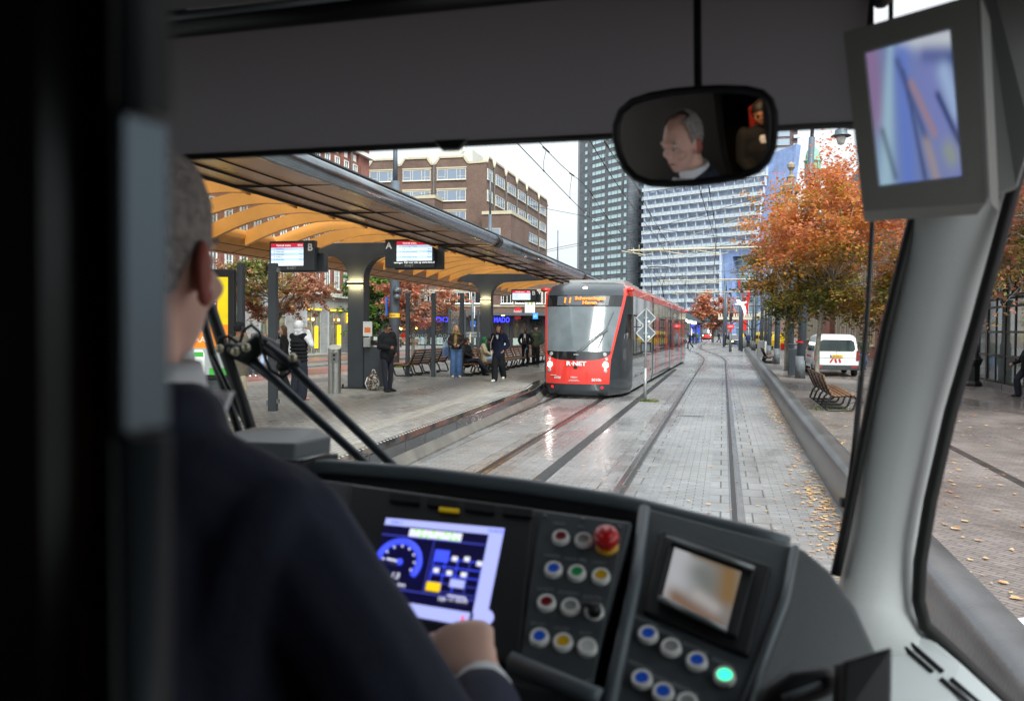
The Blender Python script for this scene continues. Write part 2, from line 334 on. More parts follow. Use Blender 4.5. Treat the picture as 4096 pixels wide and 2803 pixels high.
# rails
def own(y):
    if y<58: return -.53+.0004*y
    t=min(1,(y-58)/52);t=t*t*(3-2*t);return -.51-2.9*t
def oth(y): return -3.95-.010*(y-10) if y<60 else -4.45-.02*(y-60)
RAILM=mat('rail_steel',(150,150,150),.2,.95,.2,3);GRV=mat('rail_groove',(34,32,31),.5,0,.3,3)
for fn,y1,lab in ((own,200,'own'),(oth,90,'oth')):
    for s in (-1,1):
        b=MB();ys=[-3+i*1.5 for i in range(int((y1+3)/1.5))]
        g=[(-s*.045,-s*.105,.0045,1),(-.035,.035,.009,0),(-s*.105,-s*.125,.008,0),(s*.035,s*.30,.0025,2),(-s*.125,-s*.36,.0025,2)]
        for a,c,z,mi in g:
            b.m=mi
            if a>c: a,c=c,a
            P=[];F=[]
            for y in ys: x=fn(y)+s*.7525;P+=[(x+a,y,z),(x+c,y,z)]
            for i in range(len(ys)-1): F.append((2*i,2*i+1,2*i+3,2*i+2))
            b.add(P,F)
        tag(b.build('tram_rail',[RAILM,GRV,brick('rail_border',(132,134,135),(120,122,123),(78,76,74),.34,.5,.012,.36,0,.22,.4)]),None,kind='structure')
b=MB();b.m=0;b.bx(-2.46,-2.27,2,46,-.02,.004);b.m=1
y=2
while y<46: b.bx(-2.455,-2.275,y,y+.012,.004,.009);y+=.03 if y<20 else .08
tag(b.build('drain_channel',[mat('drain_iron',(48,50,52),.4,.3),mat('drain_grate',(78,80,82),.4,.4)]),None,kind='structure')
b=MB();b.bx(-1.02,-.42,20.9,21.1,-.01,.006);tag(b.build('drain_grate',mat('drain_iron2',(84,84,82),.5,.3,.3,30)),None,kind='structure')
b=MB();b.bx(3.86,4.0,3,60,-.01,.004);tag(b.build('gutter',mat('gutter_dark',(56,54,52),.35,0,.4,4)),None,kind='structure')
# ---------------------------------------------------------------- low wall on the right
wl_=[(1.30,-4),(1.33,11),(1.40,19),(1.56,31),(1.8,55),(2.1,88),(2.15,94)]
b=MB();prof=[(-.01,-.03),(.0,.12),(.012,.26),(.03,.34),(.055,.385),(.09,.415),(.13,.43),(.2,.435),(.27,.43),(.32,.41),(.35,.37),(.365,.32),(.37,-.03)]
P=[];F=[];n=len(prof)
ys=[]
for (x0,y0),(x1,y1) in zip(wl_,wl_[1:]):
    k=max(1,int((y1-y0)/2.5))
    for i in range(k): ys.append((x0+(x1-x0)*i/k,y0+(y1-y0)*i/k))
ys.append(wl_[-1])
for x,y in ys:
    e=max(0,min(1,(94-y)/5));P+=[(x+a,y,z*(.25+.75*e) if z>0 else z) for a,z in prof]
for i in range(len(ys)-1): F+=[(i*n+j,(i+1)*n+j,(i+1)*n+j+1,i*n+j+1) for j in range(n-1)]
F+=[list(range(n)),[(len(ys)-1)*n+j for j in range(n)][::-1]]
b.s=True;b.add(P,F)
ww=thing('low_wall','long low wet concrete wall between the tram track and the benches on the right','wall',(1.5,20,0))
b.build('wall_body',mat('wall_concrete',(74,77,79),.3,0,.45,1.1,.12,25),ww,True)
# ---------------------------------------------------------------- fallen leaves, moss
def scatter(name,lab,n,fn,size,m,z=.012):
    b=MB()
    for i in range(n):
        x,y,zz=fn();a=rnd.random()*6.3;s=size*(.5+rnd.random()*.8);c,d=math.cos(a)*s,math.sin(a)*s;t=rnd.uniform(-.3,.3)*s;q=rnd.uniform(.5,.9)
        b.add([(x+c,y+d,zz+z+t*.3+.006),(x-d*q,y+c*q,zz+z),(x-c,y-d,zz+z+.004),(x+d*q*.7,y-c*q*.7,zz+z+abs(t)*.6)],[(0,1,2,3)])
    return tag(b.build(name,m),lab,kind='stuff')
LV=leafmat('fallen_leaf',[(0,(120,74,44)),(.3,(176,128,78)),(.55,(204,178,132)),(.8,(170,100,62)),(1,(210,192,156))],2,.1)
def wbase():
    y=rnd.choice([rnd.uniform(4,12),rnd.uniform(7,24),rnd.uniform(20,34)]) ;x=1.3+max(0,(y-11))*.013
    return (x-abs(rnd.gauss(0,.16+.02*max(0,14-y)*.5))-.02,y,0)
scatter('fallen_leaves','yellow fallen leaves heaped along the foot of the low concrete wall',1250,wbase,.036,LV)
scatter('fallen_leaves','fallen leaves scattered over the wet track paving',420,lambda:(rnd.uniform(-5,1.3),2+30*rnd.random()**1.5,0),.035,LV)
scatter('fallen_leaves','fallen leaves lying on the brick paving right of the wall',900,lambda:(1.85+7*rnd.random()**1.8,3+40*rnd.random()**1.5,0),.045,LV)
scatter('fallen_leaves','small leaves on the tram platform paving',160,lambda:(rnd.uniform(-12,-5.4),rnd.uniform(8,35),PLZ),.03,LV)
GRS=leafmat('grass_leaf',[(0,(60,78,34)),(.5,(96,110,50)),(1,(130,132,66))],3,.2)
def tuft(name,lab,x,y,z,r,n,h):
    b=MB()
    for i in range(n):
        a=rnd.random()*6.3;q=r*math.sqrt(rnd.random());px=x+q*math.cos(a)*1.8;py=y+q*math.sin(a);hh=h*(.4+rnd.random());a=rnd.random()*6.3;dx,dy=.012*math.cos(a),.012*math.sin(a);lx,ly=rnd.gauss(0,hh*.5),rnd.gauss(0,hh*.5)
        b.add([(px-dx,py-dy,z),(px+dx,py+dy,z),(px+lx,py+ly,z+hh)],[(0,1,2)])
    return tag(b.build(name,GRS),lab,kind='stuff')
tuft('grass','tuft of grass at the foot of the diamond signpost',-2.0,24.9,0,.16,260,.07)
tuft('grass','weeds growing around the wall bench legs',2.5,24,0,.5,170,.08)
tuft('grass','weeds at the foot of the birch trunk on the platform road',-16,42.3,0,.35,400,.25)
# ---------------------------------------------------------------- trams
def ip(t,T):
    for (a,x),(b,y) in zip(T,T[1:]):
        if t<=b: return x+(y-x)*max(0,(t-a))/(b-a)
    return T[-1][1]
Y0=[(.1,.25),(.18,.1),(.45,.0),(.77,.0),(1.13,.04),(1.38,.12),(2,.42),(2.7,.8),(3.05,1.02),(3.2,1.22),(3.35,1.65),(3.45,2.15),(3.5,2.6)]
WE=[(.1,.86),(.45,.93),(1.1,.95),(1.38,1.0),(2.7,1.2),(3.05,1.24),(3.2,1.22),(3.35,1.12),(3.45,.95),(3.5,.6)]
DE=[(.1,.26),(1.1,.3),(2.7,.5),(3.05,.52),(3.2,.5),(3.45,.3),(3.5,.0)]
WS=[(.1,1.27),(.4,1.325),(3.1,1.325),(3.3,1.28),(3.42,1.12),(3.5,.7)]
def TS(s,z):
    a=abs(s);g=1 if s>=0 else -1;we,de,y0,ws=ip(z,WE),ip(z,DE),ip(z,Y0),ip(z,WS)
    if a<=1: x=we*a;y=y0+de*a**2.4
    else:
        t=a-1;x=we+(ws-we)*math.sin(t*PI/2);y=y0+de+(2.6-y0-de)*(t**1.15)
    return Vc((g*x,y,z))
def TN(s,z):
    e=.01;p=TS(s,z);du=TS(s+e,z)-p;dv=TS(s,z+e)-p;return du.cross(dv).normalized(),du.normalized()
TGREY=mat('tram_dark_grey',(54,61,66),.3,.1,.08,1.5,coat=.3);TRED=mat('tram_red',(204,52,42),.25,0,.06,1.5,coat=.5)
TDK=mat('tram_black_gloss',(24,27,30),.08,0,.2,1,coat=.6);TSIL=mat('tram_lower_silver',(112,118,121),.14,.35,.12,.7,coat=.6)
TWS=mat('tram_windscreen',(96,105,109),.15,0,.3,.9,spec=.6,coat=.12);TWN=mat('tram_window',(26,32,36),.04,0,.5,.8,spec=.9,coat=.6)
AMB=mat('amber_led',(255,120,14),.5,em=.42,var=0);LAMP=mat('headlamp_lit',(255,250,240),.3,em=14,var=0);LGL=mat('lamp_lens',(150,155,155),.1,0,.1,spec=.9,coat=.5)
TROOF=mat('tram_roof_grey',(150,152,150),.5,0,.1,2);RLED=mat('red_tail_lens',(230,20,20),.3,em=.5,var=0);LETW=mat('white_lettering',(214,214,214),.5,var=0)
def nose(root,flip=False):
    zs=[.1,.14,.18,.3,.45,.6,.77,.95,1.13,1.38,1.55,1.75,2,2.25,2.5,2.7,2.88,3.05,3.12,3.2,3.28,3.35,3.4,3.45,3.48,3.5]
    ze={1.13:1.36,.95:1.12,.77:.82,1.38:1.4}
    ss=[i*.1 for i in range(-9,10)]+[-.94,.94,-1,1]+[g*(1+k*.1) for k in range(1,11) for g in(-1,1)]
    ss=sorted(set(round(x,3) for x in ss));n=len(ss)
    def Z(z,s): return z+(ze.get(z,z)-z)*min(1,abs(s))**5
    V=[TS(s,Z(z,s)) for z in zs for s in ss]
    parts={}
    for i in range(len(zs)-1):
        for j in range(n-1):
            zm=(zs[i]+zs[i+1])/2;sm=abs(ss[j]+ss[j+1])/2
            if zm<.45: k='bumper' if sm<1 else 'side_shell'
            elif sm<1 and zm<1.13: k='front_panel'
            elif sm<.94 and zm<1.38: k='light_panel'
            elif sm<.94 and zm<2.7: k='windscreen'
            elif sm<.94 and zm<3.05: k='display_glass'
            elif sm<1 and zm<3.3: k='corner_post' if sm>.94 else 'roof_cap'
            elif sm>1.0 and 3.05<zm<3.42: k='roof_band'
            elif zm>3.05: k='roof_cap'
            elif 1.35<sm<1.85 and 1.75<zm<2.5: k='cab_window'
            else: k='side_shell'
            if k in('side_shell','corner_post','cab_window','roof_band'): k=(k,ss[j]+ss[j+1]>0)
            parts.setdefault(k,[]).append((i*n+j,i*n+j+1,(i+1)*n+j+1,(i+1)*n+j))
    mm={'bumper':TGREY,'side_shell':TGREY,'front_panel':TRED,'light_panel':TDK,'windscreen':TWS,'display_glass':TDK,'corner_post':TRED,'roof_cap':TGREY,'roof_band':TRED,'cab_window':TWN}
    out={}
    for k,fs in parts.items():
        ids=sorted(set(i for f in fs for i in f));mp={a:b for b,a in enumerate(ids)}
        b=MB();b.s=True;b.add([V[i] for i in ids],[tuple(mp[i] for i in f) for f in fs]);kn=k if isinstance(k,str) else k[0];out[k]=b.build(kn,mm[kn],root)
    # door seams, lamps, camera pods, wiper
    def disc(name,s,z,r,m,dep=.02,par=None):
        nn,t=TN(s,z);b=MB();b.s=False;b.lathe([(r*.9,-.03),(r,0),(r,dep*.6),(r*.7,dep)],TS(s,z)-Vc((0,0,0)),14,ax=nn);return b.build(name,m,par or root)
    for g in(-1,1):
        disc('headlight',g*.86,1.0,.075,LAMP,.03);disc('marker_lamp',g*.87,1.17,.05,LGL);disc('marker_lamp',g*.87,.83,.055,LGL);disc('fog_lamp',g*.8,1.3,.06,LGL)
        disc('tail_lamp',g*.8,.35,.04,RLED)
        b=MB();b.s=True;p=TS(g*1.12,3.24);b.ball(p+Vc((g*.12,-.08,0)),(.13,.09,.07),10);b.beam(p,p+Vc((g*.12,-.06,0)),.06,.05);b.build('camera_pod',TRED,root)
    disc('roof_lamp',0,3.28,.07,mat('warm_lamp',(255,236,200),.3,em=5,var=0))
    b=MB();a=TS(.02,1.42)+Vc((0,-.04,0));c=TS(.72,2.05)+Vc((0,-.06,0));b.beam(a,c,.035,.03);b.beam(a+Vc((.1,-.01,0)),c+Vc((.07,-.01,.02)),.03,.03);d=TS(.6,1.5)+Vc((0,-.07,0));e=TS(.8,2.55)+Vc((0,-.07,0));b.beam(d,e,.02,.02)
    b.build('wiper',GALV,root)
    b=MB();p=TS(-.02,.93);b.bx(p.x-.05,p.x+.05,p.y-.02,p.y+.03,p.z-.04,p.z+.04);b.build('front_camera',BLK,root)
    return out
def tramcar(root,L=33.6,detail=True):
    n=nose(root)
    def T(nm,tx,s,z,size,m,ext=.003,al='CENTER',shear=0,bold=.0,sx=1):
        nn,t=TN(s,z);v=nn.cross(t)
        if v.z<0: v=-v
        p=TS(s,z)+nn*.012
        if nn.y>0: p=TS(s,z)-nn*.012
        text(nm,tx,size,m,root,p,Vc((1,0,0)) if abs(s)<.3 else Vc((t.x,t.y,0)),v,ext,al,world=False,shear=shear,bold=bold,sx=sx)
    if detail:
        b=MB();P=[]
        sl=[-.64+.08*i for i in range(17)]
        P=[TS(s,z)+Vc((0,-.012,.0)) for z in (2.74,2.81,2.88,2.95,3.02) for s in sl]
        b.add(P,[(j*17+i,j*17+i+1,(j+1)*17+i+1,(j+1)*17+i) for j in range(4) for i in range(16)]);b.build('destination_display',mat('display_grey',(78,84,88),.25,0,.1),root)
        T('lettering','R·NET',0,1.03,.17,LETW,bold=.006,sx=1.25);T('lettering','5010b',.62,.57,.115,LETW,bold=.002);T('lettering','HTM',-.6,.62,.095,LETW,shear=.3,bold=.002)
        T('lettering','MRDH',-.06,.64,.07,LETW);T('lettering','METROPOOLREGIO\nROTTERDAM DEN HAAG',-.06,.55,.03,LETW);T('lettering','SIEMENS',-.02,1.29,.04,LETW);T('lettering','\u2014',-.72,.70,.2,LETW)
        nn,t=TN(0,2.87);v=Vc((0,.5,.86))
        for tx,x,z,sz in (('11',-.44,2.88,.27),('Scheveningen',.24,2.945,.15),('Haven',.24,2.81,.15)):
            p=TS(x/1.22,z);text('destination_text',tx,sz,AMB,root,p+Vc((0,-.05,.0)),(1,.04 if x>0 else -.08,0),v,.003,world=False,bold=.005,sx=1.12)
    # bodies between the noses
    mods=[(2.6,8.9),(9.45,17.7),(18.25,26.5),(27.05,L-2.6)]
    def sec(b,y0,y1,prof):
        P=[(x,y0,z) for x,z in prof]+[(x,y1,z) for x,z in prof];k=len(prof);b.add(P,[(i,k+i,k+(i+1)%k,(i+1)%k) for i in range(k)]+[list(range(k)),[k+i for i in range(k)][::-1]])
    for mi,(a,c) in enumerate(mods):
        b=MB();sec(b,a,c,[(1.27,.12),(1.325,.3),(1.325,1.1),(-1.325,1.1),(-1.325,.3),(-1.27,.12)]);b.build('lower_body',TSIL,root)
        b=MB();sec(b,a,c,[(1.322,1.103),(1.322,3.08),(-1.322,3.08),(-1.322,1.103)]);b.build('upper_body',TDK,root)
        b=MB();sec(b,a,c,[(1.325,3.083),(1.29,3.3),(1.2,3.38),(-1.2,3.38),(-1.29,3.3),(-1.325,3.083)]);b.build('roof_band',TRED,root,bev=.01)
        b=MB();b.bx(-1.0,1.0,a+.5,c-.6,3.384,3.52);b.bx(-.9,.9,a+1,a+3.4,3.523,3.64);b.bx(-.9,.9,a+4,c-.9,3.523,3.60)
        for q in range(12): b.bx(.995,1.01,a+.6+q*.5,a+.75+q*.5,3.42,3.5)
        b.build('roof_box',TROOF,root,bev=.02)
        if mi<3:
            b=MB();sec(b,c+.002,mods[mi+1][0]-.002,[(1.27,.2),(1.31,.4),(1.31,3.28),(1.1,3.36),(-1.1,3.36),(-1.31,3.28),(-1.31,.4),(-1.27,.2)])
            b.build('joint',TGREY,root)
        wins=[];doors=[]
        if mi==0: wins=[(2.75,3.3),(3.5,4.9),(5.0,6.3)];doors=[(6.6,8.1)]
        elif mi<3: doors=[(a+1.0,a+2.4),(c-2.4,c-1.0)];wins=[(a+.1,a+.85),(a+2.6,a+3.6),(a+3.7,a+4.6),(a+4.7,a+5.6),(c-.85,c-.1)]
        else: doors=[(a+.8,a+2.2)];wins=[(a+2.5,a+3.4),(a+3.5,a+4.6),(a+4.7,a+5.5)]
        for g in (1,-1) if detail else ():
            for y0,y1 in wins:
                b=MB();b.m=0;x=1.324*g;b.bx(min(x,x+.004*g),max(x,x+.004*g),y0,y1,1.2,2.5);b.m=1;x=1.3285*g
                b.bx(min(x,x+.004*g),max(x,x+.004*g),y0+.05,y1-.05,1.26,2.44);b.m=0;b.bx(min(x,x+.006*g),max(x,x+.006*g),y0+.05,y1-.05,2.1,2.13);b.build('window',[BLK,TWN],root,bev=.01 if 0 else 0)
            for y0,y1 in doors:
                b=MB();x=1.326*g
                for q0,q1 in ((y0,(y0+y1)/2-.01),((y0+y1)/2+.01,y1)):
                    b.m=0;b.bx(min(x,x+.003*g),max(x,x+.003*g),q0,q1,.28,2.55);b.m=1;b.bx(min(x,x+.005*g),max(x,x+.005*g),q0+.1,q1-.1,.75,2.4)
                    b.m=2
                    for yy in (q0,q1-.035): b.bx(min(x,x+.007*g),max(x,x+.007*g),yy,yy+.035,.28,2.55)
                    b.bx(min(x,x+.007*g),max(x,x+.007*g),q0+.035,q1-.035,2.52,2.55)
                d=b.build('door',[TSIL,TWN,TRED],root)
                b=MB();b.bx(min(x,x+.01*g),max(x,x+.01*g),y1+.08,y1+.2,1.2,1.35);b.build('door_button',RED,root)
            b=MB();x=1.3265*g;b.bx(min(x,x+.003*g),max(x,x+.003*g),a+.4,c-.5,.52,.53);[b.bx(min(x,x+.006*g),max(x,x+.006*g),a+.9+q*1.6,a+1.0+q*1.6,.5,.58) for q in range(4)]
            b.build('trim_line',BLK,root)
    # rear nose mirrored
    k=[o for o in list(KIDS(root)) if o.name.split('.')[0] in('bumper','side_shell','front_panel','light_panel','windscreen','corner_post','roof_cap','roof_band','camera_pod','display_glass','cab_window')]
    for o in k:
        if 'roof_band' in o.name and o.modifiers: continue
        c=o.copy();COL.objects.link(c);c.parent=root;c.rotation_euler=(0,0,PI);c.location=(0,L,0)
    b=MB();b.bx(-1.1,1.1,1.4,L-1.4,.06,.14)
    for y in (3.5,13.5,22.5,32.5): b.bx(-.8,.8,y-.9,y+.9,.04,.12)
    for y in (2.8,4.6,12.6,14.4,21.6,23.4,31.4,33.2):
        for g in(-1,1): b.lathe([(.3,-.05),(.3,.05)],(g*.75,y,.3),14,ax=(1,0,0))
    b.build('bogie',BLK,root)
tr=thing('tram','red and dark grey tram of line 11 with a lit amber display','tram',(oth(24.9)+.0,24.9,0),TRZ,'trams')
tramcar(tr)
nn,t=TN(1,2.2)
b=MB()      # pantograph
py=26.2
for g in(-1,1):
    b.tube([(g*.35,py+.3,3.6),(g*.3,py-.7,4.5)],.03,6);b.tube([(g*.28,py-.7,4.5),(g*.55,py,5.62)],.018,6);b.tube([(-.55,py+g*.12,5.66),(.55,py+g*.12,5.66)],.025,6)
    b.tube([(g*.5,py,5.66),(g*.7,py,5.64),(g*.86,py,5.5)],.018,6)
b.tube([(-.4,py,4.95),(.4,py,4.95)],.014,5);b.tube([(-.28,py-.7,4.5),(.28,py-.7,4.5)],.03,6);b.tube([(-.3,py-.65,4.55),(.45,py,5.6)],.008,5);b.tube([(.3,py-.65,4.55),(-.45,py,5.6)],.008,5)
b.bx(-.45,.45,py-.5,py+.6,3.53,3.62);b.build('pantograph',mat('dark_iron',(60,60,60),.5,.4),tr)
t2=thing('tram','small distant red tram with lit headlights coming straight on along the far curve','tram',(own(196)-.05,196,0),.0,'trams')
tramcar(t2,20,False)
b=MB();b.tube([(-.5,5,3.6),(-.1,4,4.6)],.04,5);b.tube([(-.1,4,4.6),(.8,4,5.7)],.04,5);b.tube([(-.8,4,5.7),(-.1,4,4.6)],.04,5);b.build('pantograph',MATS['dark_iron'],t2)
b=MB();b.bx(-.5,.5,.62,.66,2.82,2.97);b.build('destination_display',AMB,t2)
# ---------------------------------------------------------------- shelter canopy
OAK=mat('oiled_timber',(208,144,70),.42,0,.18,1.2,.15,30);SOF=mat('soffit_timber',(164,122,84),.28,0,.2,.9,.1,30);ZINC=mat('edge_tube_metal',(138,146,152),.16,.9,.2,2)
WLED=mat('warm_led',(255,214,130),.4,em=4,var=0);SEAM=mat('seam_black',(18,16,14),.7)
cx0,cx1=-12.1,-5.25
cn=thing('platform_canopy','long timber lined shelter roof with arched ribs and a round metal edge','shelter',(-9.8,10,PLZ))
Yc0,Yc1=2.5,47.
def exx(y): return -5.28-.006*(y-20)
cseg=[(2.5,20.1),(20.35,33.9),(34.1,47)]
for a,c in cseg:
    b=MB();b.s=True;b.tube([(exx(a),a,4.1),(exx((a+c)/2),(a+c)/2,4.1),(exx(c),c,4.1)],.13,20);b.build('edge_tube',ZINC,cn,True)
b=MB()
for y in (20.22,34.0): b.tube([(exx(y),y-.16,4.1),(exx(y),y+.16,4.1)],.142,20)
b.tube([(exx(2.5)-.02,2.5,4.27),(exx(47)-.02,47,4.27)],.022,8);b.tube([(exx(2.5)-.16,2.5,4.33),(exx(47)-.16,47,4.33)],.03,8)
b.build('tube_sleeve',BLK,cn,True)
for a,c in cseg:
    b=MB();e=.13
    b.prism([(exx(a)-.05,3.985),(-6.75,4.03),(-6.75,4.12),(exx(a)-.05,4.10)],(0,a,0),(1,0,0),(0,0,1),(0,c-a,0));b.build('soffit',SOF,cn,True)
    b=MB()
    for k in range(1,3): x=-5.35-.47*k;b.bx(x-.005,x+.005,a,c,3.985,4.03)
    y=a+.02
    while y<c: b.bx(-6.75,exx(a)-.1,y-.004,y+.004,3.984,4.04);y+=2.9
    b.bx(-6.79,-6.75,a,c,3.99,4.14);b.build('seam',SEAM,cn,True)
# inner edges: back fascia with rolled timber edge
b=MB();b.s=True
pr=[(-12.0,4.34),(-12.25,4.26),(-12.36,4.1),(-12.3,3.93),(-12.1,3.83),(-11.7,3.83),(-11.25,3.96),(-11.05,4.16),(-11.05,4.3),(-11.4,4.33)]
b.prism(pr,(0,2.5,0),(1,0,0),(0,0,1),(0,44.5,0));b.build('back_fascia',OAK,cn,True)
b=MB();y=3.3
while y<47:
    for (x,z),(x2,z2) in zip(pr[1:],pr[2:8]): b.beam((x,y,z),(x2,y,z2),.014,.014)
    y+=1.45
for x,z in ((-11.72,3.825),(-11.27,3.955)): b.tube([(x,2.5,z),(x,47,z)],.012,4)
b.build('seam',SEAM,cn,True)
def arch(t): return 4.05+.62*math.sin(PI*(.06+.88*t))**.9
y=2.9;k=0
while y<46.8:
    b=MB();N=14;P=[]
    xs=[-6.78-(4.3)*i/N for i in range(N+1)]
    up=[arch(i/N)+.10 for i in range(N+1)];lo=[arch(i/N)-.24+.06*math.sin(PI*i/N) for i in range(N+1)]
    poly=[(xs[i],lo[i]) for i in range(N+1)]+[(xs[i],up[i]) for i in range(N,-1,-1)]
    b.prism(poly,(0,y-.06,0),(1,0,0),(0,0,1),(0,.12,0));b.build('rib',OAK,cn,True);y+=1.45;k+=1
b=MB();b.s=True
for a,c in cseg:
    for i in range(N): b.add([(xs[i],a,up[i]+.01),(xs[i+1],a,up[i+1]+.01),(xs[i+1],c,up[i+1]+.01),(xs[i],c,up[i]+.01)],[(0,1,2,3)])
b.build('roof_glass',pane('roof_glass',(232,234,230),.6,.04,.1),cn,True)
b=MB();b.tube([(-6.75,2.5,4.38),(-6.75,47,4.38)],.05,6);b.tube([(-6.3,2.5,4.42),(-6.3,47,4.42)],.03,6)
y=3.
while y<46: b.add([(-5.7,y,4.27),(-5.7,y+2.2,4.27),(-6.5,y+2.2,4.5),(-6.5,y,4.46),(-5.7,y,4.2),(-5.7,y+2.2,4.2),(-6.5,y+2.2,4.3),(-6.5,y,4.3)],[(0,1,2,3),(4,7,6,5),(0,4,5,1),(1,5,6,2),(2,6,7,3),(3,7,4,0)]);y+=2.25
b.build('roof_edge',mat('roof_sheet',(52,54,54),.5,.2,.4,4),cn,True)
cys=[9.2,22.7,36.3]
for cy in cys:
    # column and arms: one dark steel profile
    r=.62;w=.24;pl=[(-w,0),(w,0),(w,3.05)]
    for i in range(1,8): a=PI-PI/2*i/7;pl.append((w+r+r*math.cos(a),3.05+r*math.sin(a)))
    pl+=[(2.2,3.74),(4.05,3.92),(4.05,4.0),(0,4.02),(-2.2,4.0),(-2.25,3.86),(-w-r-.3,3.7)]
    for i in range(7,0,-1): a=PI/2*i/7;pl.append((-w-r+r*math.cos(a),3.05+r*math.sin(a)))
    pl.append((-w,3.05));cxx=-9.87
    b=MB();b.prism(pl,(cxx,cy-.2,PLZ-.0),(1,0,0),(0,0,1),(0,.4,0));b.xf(Mx.Translation((0,0,-.36+.0)) if 0 else Mx());b.build('column',STEEL,cn,True,bev=.015)
    b=MB();b.bx(cxx-.42,cxx+.42,cy-.38,cy+.38,PLZ+.002,PLZ+.03)
    for g in(-1,1):
        for h in(-1,1): b.lathe([(.03,0),(.03,.09)],(cxx+g*.33,cy+h*.3,PLZ+.03),6)
    b.build('base_plate',BLK,cn,True)
    b=MB();b.m=0;b.bx(cxx-.27,cxx+.27,cy-.3,cy-.203,PLZ+2.84,PLZ+2.93);b.m=1;b.bx(cxx-.22,cxx+.22,cy-.28,cy-.22,PLZ+2.931,PLZ+2.945);b.bx(cxx-.22,cxx+.22,cy-.28,cy-.22,PLZ+2.825,PLZ+2.839)
    b.build('wall_light',[STEEL,WLED],cn,True)
    for dz,pw in ((.25,3.5),(-.25,3.5)):
        l=bpy.data.lights.new('column_light','AREA');l.energy=pw;l.size=.4;l.size_y=.05;l.shape='RECTANGLE';l.color=(1,.72,.35)
        lo_=bpy.data.objects.new('column_light',l);COL.objects.link(lo_);lo_.location=(cxx,cy-.27,PLZ+2.885+(.07 if dz>0 else -.07));lo_.rotation_euler=(PI if dz>0 else 0,0,0)
    b=MB();b.m=0;b.tube([(cxx-2.2,cy-.02,4.2),(cxx-2.35,cy-.25,4.08)],.05,6);b.m=1;b.lathe([(.07,0),(.07,.02)],(cxx-2.35,cy-.25,4.05),10);b.build('spot_light',[BLK,WLED],cn,True)
# ---------------------------------------------------------------- departure screens
SWH=mat('screen_white',(226,238,250),.4,em=.24,var=.02);SBL=mat('screen_blue',(178,206,240),.4,em=.25,var=.02);SRD=mat('screen_red',(196,40,60),.4,em=.25,var=.05);SBK=mat('screen_black',(6,6,8),.3,var=0)
STX=mat('screen_text',(70,92,130),.5,em=.25,var=0);SWT=mat('screen_white_text',(250,250,250),.5,em=.28,var=0);SG=mat('housing_grey',(44,50,54),.4,0,.08,3)
def screen(loc,w,h,letter,rows,label,side,rz=0,foot=None):
    t=thing('departure_screen',label,'screen',loc,rz,'departure screens under the canopy')
    b=MB();b.bx(-w/2,w/2,0,.16,-h/2,h/2);b.build('housing',SG,t,bev=.012)
    b=MB();b.bx(-w*.36,w*.62,.2,.42,-h*.5-.03,h*.1);b.build('rear_housing',SG,t,bev=.01)
    sw,sh=w*.72,h*.76;xo=-w*.5+.05+sw/2 if side>0 else w*.5-.05-sw/2;z1=h/2-.06
    b=MB();b.m=0;y=-.004;n=len(rows);rh=(sh-.12)/(n+.5)
    b.bx(xo-sw/2,xo+sw/2,y,0.001,z1-sh,z1-.1)
    b.m=1;zz=z1-.1
    for i in range(n):
        z0=zz-rh*(i+.5)
        if i%2==0: b.bx(xo-sw/2,xo+sw/2,y-.002,y+.001,z0-rh*.5,z0+rh*.5)
    b.m=2;b.bx(xo-sw/2,xo+sw/2,y-.002,.001,z1-.1,z1)
    if foot: b.m=3;b.bx(xo-sw/2,xo+sw/2,y-.003,.001,z1-sh-.03,z1-sh+.06)
    b.build('display',[SWH,SBL,SRD,SBK],t)
    text('lettering','Vertrek trams',.068,SWT,t,(xo-sw*.33,y-.004,z1-.05),(1,0,0),(0,0,1),.001,'LEFT',False);text('lettering','09:36',.06,SWT,t,(xo+sw*.48,y-.004,z1-.05),(1,0,0),(0,0,1),.001,'RIGHT',False)
    for i,(a,c) in enumerate(rows):
        z0=zz-rh*(i+.5);text('lettering',a,rh*.72,STX,t,(xo-sw*.45,y-.004,z0),(1,0,0),(0,0,1),.001,'LEFT',False)
        if c: text('lettering',c,rh*.72,STX,t,(xo+sw*.48,y-.004,z0),(1,0,0),(0,0,1),.001,'RIGHT',False)
    if foot: text('lettering',foot,.07,SWT,t,(xo,y-.006,z1-sh+.015),(1,0,0),(0,0,1),.001,'CENTER',False)
    text('letter_sign',letter,.24,LETW,t,((w/2-.11)*side,-.003,h/2-.17),(1,0,0),(0,0,1),.001,'CENTER',False,bold=.006)
    text('lettering','R·NET',.09,mat('grey_lettering',(150,155,158),.5,var=0),t,(0,-.003,-h/2+.05),(1,0,0),(0,0,1),.001,'CENTER',False)
    b=MB();b.bx(-w*.1,w*.55,.1,.16,h*.1,h*.1+.12);b.build('bracket',SG,t)
    return t
A_=[('  11  Scheveningen Haven','—'),('   1  Delft Tanthof','2min'),('  12  Den Haag Duindorp','8min'),('   1  Delft Tanthof','10min'),('  11  Scheveningen Haven','16min'),('  12  Den Haag Duindorp','23min')]
B_=[('   1  Vredenburg','—'),('  16  Wateringen','4min'),('  17  Wateringen','5min'),('   9  Vrederust','7min'),('  16  Wateringen','12min'),('   1  Vredenburg','15min')]
def scr(px0,py0,px1,py1,Y):
    a=VY(px0,py0,Y);c=VY(px1,py1,Y);return ((a.x+c.x)/2,Y,(a.z+c.z)/2),abs(c.x-a.x)*.97,abs(a.z-c.z)
l,w_,h_=scr(1537,958,1738,1070,21.9);screen(l,w_,h_,'A',A_,'departure screen marked A, hung right of the nearest canopy column','screen' and -1,0,'veningen. Kijk voor info op www.htm.nl')
